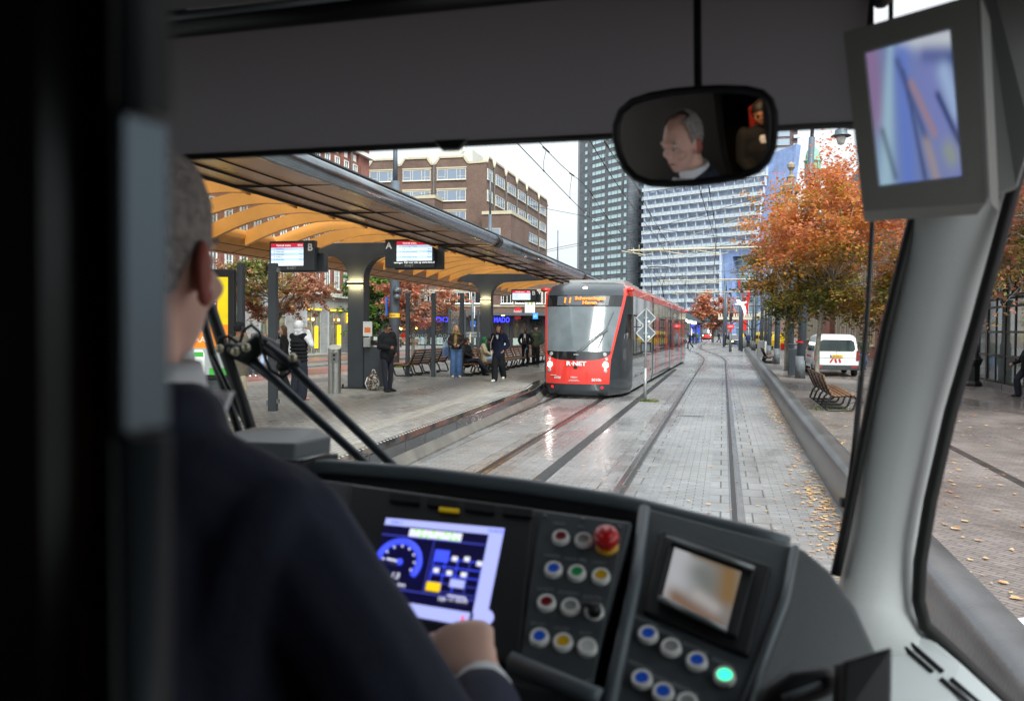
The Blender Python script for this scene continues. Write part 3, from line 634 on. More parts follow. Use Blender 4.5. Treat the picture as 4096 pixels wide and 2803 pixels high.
l,w_,h_=scr(1072,965,1262,1080,19.3);screen(l,w_,h_,'B',B_,'departure screen marked B, leftmost one, left of the nearest canopy column',1,-.05)
l,w_,h_=scr(2044,1157,2146,1205,36.0);screen(l,w_,h_,'B',B_,'small departure screen marked B, just left of the line 11 tram',1)
# ---------------------------------------------------------------- glass wind screens
POST=mat('post_paint',(56,62,67),.42,0,.1,3)
def wpost(px,py,lab,z=2.9,w=.13,g='dark posts of the glass wind screens'):
    p=G(px,py,PLZ);t=thing('glass_screen_post',lab,'post',(p.x,p.y,PLZ),0,g)
    b=MB();b.bx(-w/2,w/2,-.06,.06,0,z);b.build('post_body',POST,t,bev=.008)
    b=MB()
    for zz in (.15,1.35,z-.18): b.bx(w/2,w/2+.05,-.03,.03,zz,zz+.09)
    b.bx(-w/2-.05,-w/2,-.03,.03,.1,.2);b.build('glass_clamp',GALV,t);return p
labs=[((1092,1643),'lone dark square post between the two waiting people and the wiper arms',2.95,.17),((1630,1503),'dark wind screen post right of the man in sunglasses'),((1733,1507),'dark wind screen post left of the woman with the blue tote bag'),((1846,1505),'dark wind screen post hidden behind the woman with the blue tote bag'),
((1797,1440),'thin far wind screen post right above the dark bench back',2.75),((1858,1432),'thin far wind screen post between the tote bag woman and the green scarf',2.75),((1912,1428),'thin far wind screen post above the green headscarf',2.75),((1958,1424),'thin far wind screen post touching the second canopy column',2.75)]
pp=[wpost(*a[0],a[1],*(a[2:])) for a in labs]
FRO=mat('frosted_pattern',(200,206,204),.6,var=0)
for (i,j),lab in zip(((1,2),(2,3),(4,5),(5,6),(6,7)),('glass wind screen pane in front of the birch trunk','glass wind screen pane left of the tote bag woman','far glass pane right of the tote bag woman','far glass pane above the seated person in green','far glass pane beside the second canopy column')):
    a,c=pp[i],pp[j];t=thing('glass_screen',lab,'glass screen',((a.x+c.x)/2,(a.y+c.y)/2,PLZ),0,'glass panes of the wind screens')
    b=MB();d=(c-a).normalized();nn=Vc((-d.y,d.x,0))*.006;b.add([a+d*.1+Vc((0,0,.16)),c-d*.1+Vc((0,0,.16)),c-d*.1+Vc((0,0,2.62)),a+d*.1+Vc((0,0,2.62))],[(0,1,2,3)]);b.build('glass_pane',CLEAR,t,True)
    b=MB();L=(c-a).length;k=0
    while .25+k*.17<L-.2:     # frosted figures at eye height
        for z in (1.25,1.42):
            q=a+d*(.25+k*.17)+Vc((0,0,z-.0))+nn;b.tube([q+d*.055*math.cos(e)+Vc((0,0,.055*math.sin(e))) for e in (0,1.05,2.1,3.14,4.2,5.2)],.009,4,closed=True)
        k+=1
    b.build('frosted_pattern',FRO,t,True)
# ---------------------------------------------------------------- benches
def bench(L,back=True):
    """local: long along x, seat facing -y"""
    t=thing('slatted_bench','', 'bench')
    sl=[(-.52,.40),(-.42,.435),(-.32,.43),(-.22,.415),(-.12,.40),(-.02,.40)];bk=[(.06,.44),(.11,.53),(.155,.62),(.195,.71),(.23,.80),(.26,.89)]
    def slat(b,y,z,up):
        for q in range(max(1,int(L/2.2))):
            l=L/max(1,int(L/2.2));x0=-L/2+l*q+.012;x1=x0+l-.024
            if up: b.ob(((x0+x1)/2,y,z),((x1-x0)/2,0,0),(0,.012,.033*1),(0,.012,-.004)) if 0 else b.bx(x0,x1,y-.016,y+.016,z-.034,z+.034)
            else: b.bx(x0,x1,y-.036,y+.036,z-.014,z+.014)
    b=MB();[slat(b,y,z,0) for y,z in sl];b.build('seat',WOOD,t,bev=.005)
    b=MB();[slat(b,y,z,1) for y,z in bk];b.build('backrest',WOOD,t,bev=.005)
    n=max(2,int(round(L/1.15)));n+=1
    for i in range(n):
        x=-L/2+.15+(L-.3)*i/(n-1);b=MB();b.s=True
        b.tube([(x,.30,.93),(x,.2,.66),(x,.09,.42),(x,.0,.375),(x,-.3,.40),(x,-.5,.375),(x,-.545,.30),(x,-.46,.06),(x,-.40,.02),(x,.12,.02),(x,.2,.06),(x,.12,.3),(x,.05,.38)],.023,6,el=1.3);b.build('leg_frame',BLK,t)
    return t
bs=bench(4.3);k=0
BL=[((-10.6,30.6,PLZ),PI/2+.06,'dark slatted platform bench nearest to the glass posts, seen from behind'),((-9.0,31.6,PLZ),PI/2+.0,'slatted platform bench where the person in the green headscarf sits'),((-9.05,36.3,PLZ),PI/2,'slatted platform bench behind the woman in the navy coat'),((-9.1,41,PLZ),PI/2,'slatted platform bench behind the woman with the waist bag'),((-9.15,45.7,PLZ),PI/2,'farthest slatted platform bench, left of the tram front')]
# seats face +x (towards the track); the first one faces away
for loc,r,l in BL:
    r=-PI/2 if 'nearest' in l else PI/2
    d=bs if k==0 else dup(bs,loc,r);d.location=loc;d.rotation_euler=(0,0,r);d['label']=l;d['group']='slatted benches on the platform';k+=1
# ---------------------------------------------------------------- validator, bin, advertising panel
p=G(1338,1572,PLZ);t=thing('ticket_validator','round brushed steel ticket validator post with slanted top on the platform','ticket post',(p.x,p.y,PLZ),.35)
b=MB();b.s=True;r=.165;N=28
V=[(r*math.cos(2*PI*j/N),r*math.sin(2*PI*j/N),z) for z in (0,1.18) for j in range(N)]
V=[(x,y,z if z<1 else 1.16-.0*x+.35*y+.0) for x,y,z in V];b.add(V,[(j,(j+1)%N,N+(j+1)%N,N+j) for j in range(N)]);b.build('post_body',INOX,t)
b=MB();V=[(r*1.02*math.cos(2*PI*j/N),r*1.02*math.sin(2*PI*j/N),1.165+.35*r*math.sin(2*PI*j/N)+dz) for dz in(0,.02) for j in range(N)];b.add(V,[(j,(j+1)%N,N+(j+1)%N,N+j) for j in range(N)]+[list(range(N,2*N))]);b.build('slanted_lid',mat('lid_white',(190,195,192),.35,.2),t)
b=MB();b.bx(-.085,.085,-.172,-.12,.78,1.06);b.build('reader_plate',mat('reader_grey',(126,128,124),.4,.5),t,bev=.006)
b=MB();b.lathe([(.035,0),(.035,.01)],(-.0,-.172,.98),12,ax=(0,-1,0));b.lathe([(.028,0),(.028,.006)],(.0,-.172,.87),12,ax=(0,-1,0));b.build('sensor',BLK,t)
t=thing('litter_bin','dark perforated litter bin fixed to the right of the nearest canopy column','bin',(-9.42,22.6,PLZ))
b=MB();b.bx(-.16,.28,-.2,.25,.05,1.15);b.build('bin_body',POST,t,bev=.02);b=MB();b.prism([(-.2,1.2),(.32,1.2),(.32,1.24),(.1,1.34),(-.2,1.3)],(0,-.22,0),(1,0,0),(0,0,1),(0,.5,0));b.build('bin_lid',BLK,t)
b=MB()
for i in range(5):
    for j in range(9): b.bx(-.1+i*.075,-.085+i*.075,-.203,-.199,.2+j*.1,.215+j*.1)
b.build('perforation',BLK,t)
t=thing('small_notice','small white and orange notice plate above a grey ticket reader on the canopy column','notice',(-9.42,22.36,PLZ+1.35))
b=MB();b.bx(-.16,.1,-.02,.0,.1,.5);b.build('plate',mat('notice_white',(214,218,216),.5),t);b=MB();b.bx(-.12,.06,-.024,-.02,.2,.34);b.build('print',mat('notice_orange',(222,120,60),.5),t)
b=MB();b.bx(-.12,.06,-.1,.0,-.2,.06);b.build('reader',mat('reader_light',(150,154,152),.4),t,bev=.01)
# the advertising panel
p0=G(742,1500,PLZ);P0=VY(742,1500,15.2);
t=thing('advertising_panel','lit poster panel with drinks adverts at the left end of the platform','advertising panel',(-10.1,14.3,PLZ))
o=Vc((-11.0,14.25,PLZ));u=Vc((.97,.24,0)).normalized();up=Vc((0,0,1));nn=Vc((.24,-.97,0)).normalized()
e=G(940,1600,PLZ)
o=VY(938,1640,15.6);o.z=PLZ;o=o-u*1.95
def fq(b,x0,x1,z0,z1,d0,d1): b.ob(o+u*(x0+x1)/2+up*(z0+z1)/2+nn*(d0+d1)/2,u*(x1-x0)/2,up*(z1-z0)/2,nn*(d1-d0)/2)
b=MB();fq(b,0,1.95,.62,2.82,-.16,0);b.build('cabinet',BLK,t,True,bev=.02)
b=MB();fq(b,.05,1.9,0,.615,-.14,-.02);b.build('plinth',mat('plinth_grey',(66,72,76),.5,0,.4,8),t,True)
PY=mat('poster_yellow',(238,208,16),.5,em=.1);PO=mat('poster_orange',(240,140,30),.5,em=.1);PG=mat('poster_grey',(168,174,176),.5,em=.08);PR=mat('poster_red',(216,44,44),.5,em=.1);PGn=mat('poster_green',(70,170,70),.5,em=.1);PW=mat('poster_white',(232,236,232),.5,em=.1);PB=mat('poster_dark',(60,30,26),.5);PN=mat('poster_navy',(30,36,110),.5,em=.1)
mats=[PY,PO,PG,PR,PGn,PW,PB,PN]
b=MB()
def pq(mi,x0,x1,z0,z1,d=.004): b.m=mi;fq(b,x0,x1,z0,z1,d-.003,d)
pq(0,1.3,1.82,1.72,2.66);pq(2,.92,1.3,1.72,2.66);pq(3,.1,.92,1.72,2.66);pq(4,.92,1.3,1.72,2.2,.006);pq(1,.6,1.82,1.25,1.72);pq(3,.1,.98,.72,1.25);pq(2,.98,1.82,.72,1.25);pq(3,.1,.6,1.25,1.72)
pq(4,1.45,1.82,.72,.86,.006);b.build('poster',mats,t,True)
def can(x0,x1,z0,z1,mi,ml,nm):
    b=MB();b.m=mi;w=(x1-x0);pl=[(x0,z0+.02),(x0+.02,z0),(x1-.02,z0),(x1,z0+.02),(x1,z1-.08),(x1-w*.2,z1),(x0+w*.2,z1),(x0,z1-.08)];b.prism(pl,o+nn*.008,u,up,nn*.003);b.m=ml;b.prism([(x0+w*.1,z1-.14),(x1-w*.1,z1-.14),(x1-w*.12,z1-.05),(x0+w*.12,z1-.05)],o+nn*.012,u,up,nn*.002);b.build(nm,mats,t,True)
can(1.42,1.62,1.78,2.5,1,5,'printed_can');can(1.12,1.36,.75,1.22,5,4,'printed_bottle');can(.6,.8,.8,1.2,6,3,'printed_glass');can(1.0,1.12,2.2,2.6,3,5,'printed_can')
b=MB();b.m=7;c0=o+u*1.53+up*2.1+nn*.016;b.ob(c0,u*.075,up*.26,nn*.001);b.build('printed_badge',mats,t,True)
text('lettering','FANTA',.17,PW,t,c0+nn*.003,up+u*.12,-u+up*.12,.001,bold=.007)
text('lettering','WE\nNAAR',.17,PW,t,o+u*1.25+up*1.5+nn*.008,u,up,.001);b=MB();b.m=7;fq(b,1.28,1.42,2.72,2.78,0,.006);b.build('printed_badge',[PB]*7+[mat('small_blue_led',(60,80,240),.5,em=1.2,var=0)],t,True)
t=thing('panel_post','dark square post standing at the right end of the advertising panel','post',tuple(o+u*2.05+nn*-.1));b=MB();b.bx(-.06,.06,-.06,.06,0,2.95);b.build('post_body',POST,t,bev=.008)
b=MB();b.bx(-.09,-.06,-.03,.03,2.6,2.68);b.build('glass_clamp',GALV,t)
# ---------------------------------------------------------------- buildings
def Yat(px,X): d=ray(px,1322);return X*d.y/d.x
def Xat(px,Y): d=ray(px,1322);return Y*d.x/d.y
def Zat(px,py,Y): return VY(px,py,Y).z
RBR=brick('red_brick',(164,102,86),(144,86,74),(142,118,108),.22,.07,.01,.8,0,0,.35,.5,.2);RBR2=brick('deep_red_brick',(148,90,76),(132,78,66),(118,94,86),.22,.07,.01,.8)
BBR=brick('brown_brick',(112,86,74),(94,73,64),(100,90,84),.3,.09,.012,.8,0,0,.2,.5,.2);STO=brick('grey_stone',(170,174,174),(160,165,166),(120,124,124),1.6,.8,.012,.6,0,0,.3)
TRIM=mat('cream_trim',(176,168,144),.6,0,.08,1);WFR=mat('window_frame_white',(222,224,218),.45,0,.04,2);CURT=mat('curtained_glass',(104,118,126),.08,0,.5,.9,spec=.8)
WARM=mat('warm_bulb',(255,190,90),.4,em=3,var=0);NEON=mat('blue_neon',(50,54,255),.4,em=.5,var=0)
_wm={}
def winmesh(w,h,style,mats,nm='window'):
    """window in its own plane: x across, z up, looking towards -y; frames, bars and sill"""
    k=(round(w,3),round(h,3),style,tuple(m.name for m in mats))
    if k in _wm: return _wm[k]
    b=MB();f=min(.07,w*.09)
    b.m=1;b.bx(-w/2+f*.5,w/2-f*.5,-.02,.1,f*.5,h-f*.5)
    b.m=0
    b.bx(-w/2,-w/2+f,-.07,.1,0,h);b.bx(w/2-f,w/2,-.07,.1,0,h);b.bx(-w/2+f,w/2-f,-.069,.1,0,f);b.bx(-w/2+f,w/2-f,-.069,.1,h-f,h)
    for q in style[0]: b.bx(-w/2+w*q-f*.35,-w/2+w*q+f*.35,-.05,.1,f,h-f)
    for a,c,z in style[1]: b.bx(-w/2+w*a,-w/2+w*c,-.045,.1,h*z-f*.3,h*z+f*.3)
    if style[2]: b.bx(-w/2-.06,w/2+.06,-.16,.1,-.09,-.003)
    if len(style)>3:
        b.m=2
        for a,c,z0,z1 in style[3]: b.bx(-w/2+w*a,-w/2+w*c,-.03,.05,h*z0,h*z1)
    _wm[k]=b.mesh(nm,mats);return _wm[k]
def winset(root,items,nm='window',cap=100):
    """items: (world point at bottom centre, direction across, mesh); nearest 100 are parts"""
    R=rootm(root).inverted();items=sorted(items,key=lambda t:(t[0]-CP).length);rest=MB();mm=None
    for i,(p,u,me) in enumerate(items):
        u=Vc(u).normalized();v=Vc((-u.y,u.x,0));M=R@Mx(((u.x,v.x,0,p[0]),(u.y,v.y,0,p[1]),(0,0,1,p[2]),(0,0,0,1)))
        if i<cap:
            o=bpy.data.objects.new(nm,me);COL.objects.link(o);o.parent=root;o.matrix_local=M
        else:
            mm=me;k=len(rest.v)
            for pl in me.polygons: rest.m=pl.material_index;rest.add([M@me.vertices[j].co for j in pl.vertices],[tuple(range(len(pl.vertices)))])
    if mm: tag(rest.build(nm,list(mm.materials),root),None,kind='stuff')
def wallbox(root,nm,x0,x1,y0,y1,z0,z1,m): b=MB();b.bx(x0,x1,y0,y1,z0,z1);return b.build(nm,m,root,True)
# red brick shop house, facade along the street
X=-29.;Ye=68.8
t=thing('brick_shop_building','red brick building with pale stone ground floor and yellow shop sign, left behind the platform','building',(X-8,50,0))
wallbox(t,'wall',X-16,X,10,Ye,4.3,20.5,RBR);wallbox(t,'ground_floor',X-16,X+.05,10,Ye+.05,-.05,4.3,STO)
b=MB();b.bx(X,X+.35,10,Ye+.35,16.05,16.35);b.bx(X-16,X+.003,Ye,Ye+.35,16.05,16.35);b.bx(X,X+.25,10,Ye+.2,4.301,4.62);b.build('cornice',WFR,t,True)
it=[];me=winmesh(.78,1.65,((.5,),((0,1,.62),),True),[WFR,CURT])
y=Ye-3.1;ys_=[]
while y>34: ys_.append(y);y-=1.68
for z in (4.95,7.9,10.8,13.45):
    for y in ys_: it.append((Vc((X+.06,y,z)),(0,1,0),me))
for i,q in enumerate(it): it[i]=(q[0],Vc((0,1,0)),q[2])
winset(t,it)
b=MB()
for y in ys_: b.bx(X,X+.05,y-.28,y+.28,15.35,15.85)
b.build('stone_plaque',WFR,t,True)
b=MB()
for y in ys_[::1]:
    b.bx(X,X+.16,y+.62,y+1.06,4.63,15.98)
b.build('pilaster',RBR2,t,True)
b=MB()
for y in (64.6,58.1,51,44): b.tube([(X+.28,y,0),(X+.28,y,16)],.06,6)
b.build('downpipe',mat('pipe_grey',(96,98,98),.5),t,True)
YEL=mat('yellow_sign',(255,206,20),.5,em=.5,var=0);SHG=mat('shop_interior_glass',(120,118,96),.08,0,.6,1.1,spec=.7)
y=66.2;k=0
SH=winmesh(2.3,3.15,((.35,.7),((0,1,.72),),False),[mat('shop_frame',(150,156,158),.5),SHG],'shop_window')
SH2=winmesh(3.4,2.7,((.3,.7),((.3,.7,.8),),False),[mat('shop_frame',(150,156,158),.5),SHG],'shop_window')
it=[(Vc((X+.09,65.9,.1)),Vc((0,1,0)),SH),(Vc((X+.09,62.0,.1)),Vc((0,1,0)),SH),(Vc((X+.09,58.4,.1)),Vc((0,1,0)),SH),(Vc((X+.09,52.5,.1)),Vc((0,1,0)),SH2),(Vc((X+.09,46.5,.1)),Vc((0,1,0)),SH2)]
winset(t,it,'shop_window')
b=MB()
for y in (62,58.4): b.bx(X+.12,X+.2,y-1.2,y+1.2,3.27,3.37)
b.build('yellow_strip',YEL,t,True)
b=MB()
for y,z0,z1,w in ((62.6,.6,2.2,.3),(58.6,.5,2.1,.35),(52.2,2.1,2.5,.4),(66,1,2.4,.3)): b.bx(X+.17,X+.19,y-w,y+w,z0,z1)
b.build('yellow_poster',YEL,t,True)
text('shop_sign','JUMBO',.85,YEL,t,(X+.2,65.3,2.86),(0,1,0),(0,0,1),.03,bold=.02)
b=MB()
for y in (62.2,57.9): b.ball((X+.3,y,2.6),.1,8)
b.build('lamp',WARM,t,True)
# brown office block
X=-35.6;Y=130.;Z=28.4
t=thing('brown_office_block','brown brick office block with cream trimmed stepped roofline behind the shelter','building',(-48,140,0))
xr=-60;ybk=Yat(2185,X)
def crest(a,bb,z,dip=1.0,e=.7): return [(a,z-dip),(a+e,z),(bb-e,z),(bb,z-dip)]
fx=[Xat(p,Y) for p in (1300,1460,1472,1590,1600,1722,1738,1868,1880,1940)]
top=[(xr,Z)]
for i in range(0,8,2): top+=crest(fx[i],fx[i+1],Z) if i else [(fx[0],Z),(fx[1]-.7,Z),(fx[1],Z-1)]
top+=[(fx[8],Z-1),(X,Z-.9),(X,Z)]
front=[(xr,0)]+top[:-1]+[(X,0)]
front=[p for i,p in enumerate(front) if i==0 or p!=front[i-1]]
b=MB();b.prism(front[::-1] if 0 else front,(0,Y,0),(1,0,0),(0,0,1),(0,1.0,0));b.build('front_wall',BBR,t,True)
b=MB()
for (x0,z0),(x1,z1) in zip(front[1:-1],front[2:-1]): b.beam((x0,Y+.3,z0+.1),(x1,Y+.3,z1+.1),.9,.3)
ry=[Y]+[Yat(p,X) for p in (1969,2016,2060,2100,2148)]+[ybk]
for a,c in zip(ry,ry[1:]):
    P=[(a+.3,Z-1),(a+1.2,Z),(c-1.2,Z),(c-.3,Z-1)]
    for (y0,z0),(y1,z1) in zip(P,P[1:]): b.beam((X-.3,y0,z0+.1),(X-.3,y1,z1+.1),.9,.3)
    b.beam((X-.3,c-.3,Z-.9),(X-.3,c+.3,Z-.9),.9,.3)
b.build('coping',TRIM,t,True)
side=[(Y+1,0)]
for a,c in zip(ry,ry[1:]): side+=[(max(a+.3,Y+1),Z-1),(a+1.4,Z),(c-1.2,Z),(c-.3,Z-1)]
side+=[(ybk,Z-1),(ybk,0)]
b=MB();b.prism(side,(X-1,0,0),(0,1,0),(0,0,1),(1,0,0));b.build('side_wall',BBR,t,True)
wallbox(t,'back_body',xr,X-1,Y+1,ybk,0,Z-1.1,BBR)
OFW=[mat('office_frame',(206,202,186),.5),mat('office_glass',(118,132,150),.07,0,.35,.12,spec=.9)]
it=[]
zr=[25.0-3.28*i for i in range(8)]
bays=[(1477,1585),(1609,1719),(1745,1860),(1340,1455)]
for z in zr:
    for a,c in bays:
        x0,x1=Xat(a,Y),Xat(c,Y);it.append((Vc(((x0+x1)/2,Y-.06,z)),(1,0,0),winmesh(round(x1-x0,2),1.65,((.28,.36,.68,.8),((.0,.28,.3),(.68,1,.3)),True),OFW)))
    for a,c in ((1941,1964),(1975,2012),(2023,2056),(2065,2096),(2104,2144),(2153,2177)):
        y0,y1=Yat(a,X)+.4,Yat(c,X);w=round(y1-y0,1);it.append((Vc((X+.06,(y0+y1)/2,z)),(0,1,0),winmesh(w,1.65,((.25,.5,.75),((.25,.5,.3),),True),OFW)))
winset(t,it)
b=MB()
for z in zr[:5]:
    for a,c in bays: b.bx(Xat(a,Y)-.1,Xat(c,Y)+.1,Y-.12,Y,z+1.75,z+1.95)
b.build('lintel',TRIM,t,True)
b=MB();b.tube([(Xat(1733,Y),Y-.2,0),(Xat(1733,Y),Y-.2,Z-1)],.14,6)
for p in (1969,2016,2060,2100,2148): b.tube([(X+.15,Yat(p,X),0),(X+.15,Yat(p,X),Z-1)],.12,6)
b.build('downpipe',MATS['pipe_grey'],t,True)
wallbox(t,'lower_block',Xat(1560,Y-4),Xat(1735,Y-4),Y-4,Y-.003,0,21.6,BBR);b=MB();b.bx(Xat(1560,Y-4)-.1,Xat(1735,Y-4)+.1,Y-4.1,Y-.003,21.6,22.1);b.build('coping',TRIM,t,True)
ya,yb=Yat(2040,X+4.5),Yat(2112,X+4.5);wallbox(t,'stair_block',X+.003,X+4.5,ya,yb,0,19.2,BBR);b=MB();b.bx(X,X+4.65,ya-.15,yb+.15,19.2,19.7);b.build('coping',TRIM,t,True)
winset(t,[(Vc((X+1.6,ya-.06,z)),(1,0,0),winmesh(2.6,2.6,((),((0,1,.3),),True),OFW)) for z in (14.5,8.8)])
wallbox(t,'roof_room',Xat(1690,Y+6),Xat(1885,Y+6),Y+6,Y+20,Z-1,Z+2.4,mat('roof_room_white',(198,198,188),.6))
b=MB();b.tube([(Xat(1832,Y),Y+2,Z),(Xat(1832,Y),Y+2,Z+4)],.12,6);b.bx(Xat(1822,Y),Xat(1828,Y),Y+1.6,Y+2.1,Z+1,Z+2.4);b.bx(Xat(1835,Y),Xat(1842,Y),Y+1.6,Y+2.1,Z+1.2,Z+2.4);b.tube([(Xat(1893,Y),Y+8,Z),(Xat(1893,Y),Y+8,Z+8)],.06,5);b.build('aerial',WFR,t,True)
# street wing with the restaurant
Y=92.;xl,xr=Xat(1440,Y),Xat(2240,Y)
t=thing('restaurant_wing','low brown brick wing with white framed windows and two blue neon signs over dark shopfronts','building',((xl+xr)/2,98,0))
wallbox(t,'wall',xl,xr,Y,Y+12,3.6,8.0,BBR);wallbox(t,'shopfront_wall',xl,xr,Y+.3,Y+12,-.05,3.6,mat('shopfront_dark',(44,44,46),.5,0,.2,1))
b=MB();b.bx(xl,xr,Y-.9,Y+.3,3.45,3.75);b.build('awning_band',mat('awning_grey',(70,78,84),.6),t,True)
it=[];
for a,c in ((1480,1560),(1590,1665),(1700,1740),(1778,1880),(1885,1960),(2004,2052),(2062,2098),(2146,2170),(2180,2215)):
    x0,x1=Xat(a,Y),Xat(c,Y);it.append((Vc(((x0+x1)/2,Y-.06,4.75)),(1,0,0),winmesh(round(x1-x0,2),1.25,((.2,.5,.8),((0,.2,.3),),True),[WFR,WIND])))
winset(t,it)
b=MB();b.bx(xl,xr,Y-.1,Y,6.08,6.3);b.bx(xl,xr,Y-.1,Y,4.4,4.6);b.build('band',TRIM,t,True)
it=[]
q=1450
while q<2230: x0,x1=Xat(q,Y),Xat(q+62,Y);it.append((Vc(((x0+x1)/2,Y+.22,.15)),(1,0,0),winmesh(round(x1-x0-.2,1),3.1,((.5,),((0,1,.3),),False,((.05,.95,.03,.28),)),[mat('shop_frame_dark',(36,36,38),.5),WIND,mat('frost_panel',(150,164,158),.5)],'shop_window')));q+=66
winset(t,it,'shop_window')
text('neon_sign','MADO',.78,NEON,t,(Xat(1756,Y),Y-1.0,2.95),(1,0,0),(0,0,1),.03,bold=.015,sx=1.25);text('neon_sign','MADO',.78,NEON,t,(Xat(2016,Y),Y-1.0,2.95),(1,0,0),(0,0,1),.03,bold=.015,sx=.75)
b=MB();[b.ball((Xat(p,Y),Y-.2,z),.11,6) for p,z in ((1664,2.3),(1668,2.0),(1657,2.1),(1607,1.9),(1478,2.1),(1672,2.35),(1487,2.2),(1600,2.0))];b.bx(Xat(2014,Y),Xat(2026,Y),Y-.95,Y-.9,3.4,3.48);b.build('lamp',WARM,t,True)
b=MB();b.m=0;b.bx(Xat(2063,Y),Xat(2087,Y),Y-.6,Y-.4,3.1,4.3);b.m=1;b.bx(Xat(2102,Y),Xat(2141,Y),Y-.4,Y-.2,3.6,5.6);b.m=2;b.bx(Xat(2139,Y),Xat(2158,Y),Y-1,Y-.9,3.1,3.7);b.m=0;b.bx(Xat(2060,Y),Xat(2062,Y),Y-.4,Y,3.3,4.1)
b.m=3;b.bx(Xat(2112,Y),Xat(2118,Y),Y-.42,Y-.4,4.6,5.2);b.bx(Xat(2126,Y),Xat(2133,Y),Y-.42,Y-.4,4.6,5.2);b.bx(Xat(2112,Y),Xat(2120,Y),Y-.42,Y-.4,5.3,5.5)
b.build('sign_board',[mat('sign_red',(196,36,44),.5),WFR,mat('sign_blue',(40,130,220),.5,em=.3),mat('sign_print',(150,170,70),.5)],t,True)
text('lettering','hotel',.42,LETW,t,(Xat(2075,Y),Y-.62,3.9),(1,0,0),(0,0,1),.002);text('lettering','ah',.4,LETW,t,(Xat(2148,Y),Y-1.02,3.4),(1,0,0),(0,0,1),.002)
# pale rounded house far behind the tram roof
t=thing('pale_house','small cream and yellow house with flat white roof far behind the tram roof','building',(Xat(2232,200),205,0))
Y=200;b=MB();b.bx(Xat(2195,Y),Xat(2262,Y),Y,Y+20,0,13.6);b.build('wall',mat('yellow_wall',(222,206,130),.7),t,True)
b=MB();b.bx(Xat(2192,Y),Xat(2266,Y),Y-.4,Y+20.4,13.6,14.6);b.build('roof',WFR,t,True)
winset(t,[(Vc((Xat(p,Y),Y-.05,z)),(1,0,0),winmesh(1.6,1.5,((.5,),(),True),[WFR,WIN])) for p in (2240,) for z in (11,)])
# grey tower
def facebox(root,nm,o,u,v,L,W,z0,z1,m):
    b=MB();o=Vc(o);b.ob(o+u*L/2+v*W/2+Vc((0,0,(z0+z1)/2)),u*L/2,v*W/2,(0,0,(z1-z0)/2));return b.build(nm,m,root,True)
Y=330;xc=Xat(2508,Y);A=rad(44.8)
u=Vc((-math.sin(A),math.cos(A),0));v=Vc((math.cos(A),math.sin(A),0))
t=thing('grey_tower','tall dark grey tower with rows of pale blue windows left of the rear-view mirror','tower',(xc-5,Y+18,0))
DG=brick('grey_cladding',(112,120,127),(102,110,117),(76,82,88),60,.55,.16,.5,0,0,.3,0,.0)  # cladding colour lightened to stand in for distance haze
o=Vc((xc,Y,0));LW=31.5
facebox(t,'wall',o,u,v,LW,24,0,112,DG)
facebox(t,'corner_strip',o+u*(LW+.003),u,v,1.2,1,0,112,mat('light_grey_cladding',(128,136,142),.5))
GP=mat('pale_blue_glass',(176,206,212),.1,0,.25,.05,spec=.7);GPn=mat('beige_panel',(150,146,142),.6)
s4=((.25,.5,.75),(),False,((.68,.74,.04,.96),(.2,.27,.04,.96)))
TF=[mat('tower_frame',(96,104,110),.5),GP,GPn];me4=winmesh(8.3,1.55,s4,TF);me1=winmesh(1.7,1.55,((),(),False),TF);me2=winmesh(2.6,1.7,((.5,),(),False),[TF[0],mat('dark_tower_glass',(58,70,80),.1,0,.3,.3),GPn])
it=[]
for r in range(34):
    z=8.2+3.03*r
    for tt,m_ in ((1.8,me1),(8.3,me4),(18.6,me4),(26.9,me1)): it.append((o+u*tt-v*.06+Vc((0,0,z)),-u,m_))
    it.append((o+v*6.-u*.06+Vc((0,0,z-.4)),v,me2))
winset(t,it)
# white building with long balconies
B=rad(56.8);u=Vc((-math.sin(B),math.cos(B),0));v=Vc((math.cos(B),math.sin(B),0))
Y=295.;xR=Xat(3118,Y);oR=Vc((xR,Y,0));dL=ray(2583,1322);
# far end where the left line of sight crosses the facade
k=(oR.x*dL.y-oR.y*dL.x)/(u.y*dL.x-u.x*dL.y);Lf=abs(k)
t=thing('balcony_building','huge white and pale blue building with long rows of balconies behind the tram','building',(xR-20,Y+40,0))
BLU=brick('blue_cladding',(136,160,206),(128,152,200),(112,136,186),.55,90,.03,.5,0,0,.2,0,0);PBL=mat('pale_facade',(180,192,210),.4,0,.1,.1)
zt=58.;fl=3.12;z0=9.
# blue end wall, wider towards the top
def P3(l,z): return oR+u*l+Vc((0,0,z))
b=MB();pl=[(-.2,0),(-.4,20),(-2,40),(-4.6,zt+3.5),(2,zt+2),(8,zt),(8,0)]
b.prism([(p[0],p[1]) for p in pl],oR+v*.4,u,(0,0,1),v*3);b.build('end_wall',BLU,t,True)
b=MB();zp=29
LD0=-(oR.x*ray(2888,1322).y-oR.y*ray(2888,1322).x)/(u.y*-ray(2888,1322).x+u.x*ray(2888,1322).y)
b.prism([(8,zp),(8,zt+1.5),(Lf+2,zt+2),(Lf+2,0),(LD0,0),(LD0,zp)],oR+v*.4,u,(0,0,1),v*18);b.build('main_wall',PBL,t,True)
def lpx(px): d=ray(px,1322);return -(oR.x*d.y-oR.y*d.x)/(u.y*-d.x+u.x*d.y)
LA,LB,LC,LD=lpx(3052),lpx(3040),lpx(2925),lpx(2888)
b=MB();b.prism([(LA,zp),(LA,0),(LB,0),(LB,zp-2),(LC,zp-2),(LC,0),(LD,0),(LD,zp)],oR+v*.2,u,(0,0,1),v*6);b.build('portal_frame',BLU,t,True)
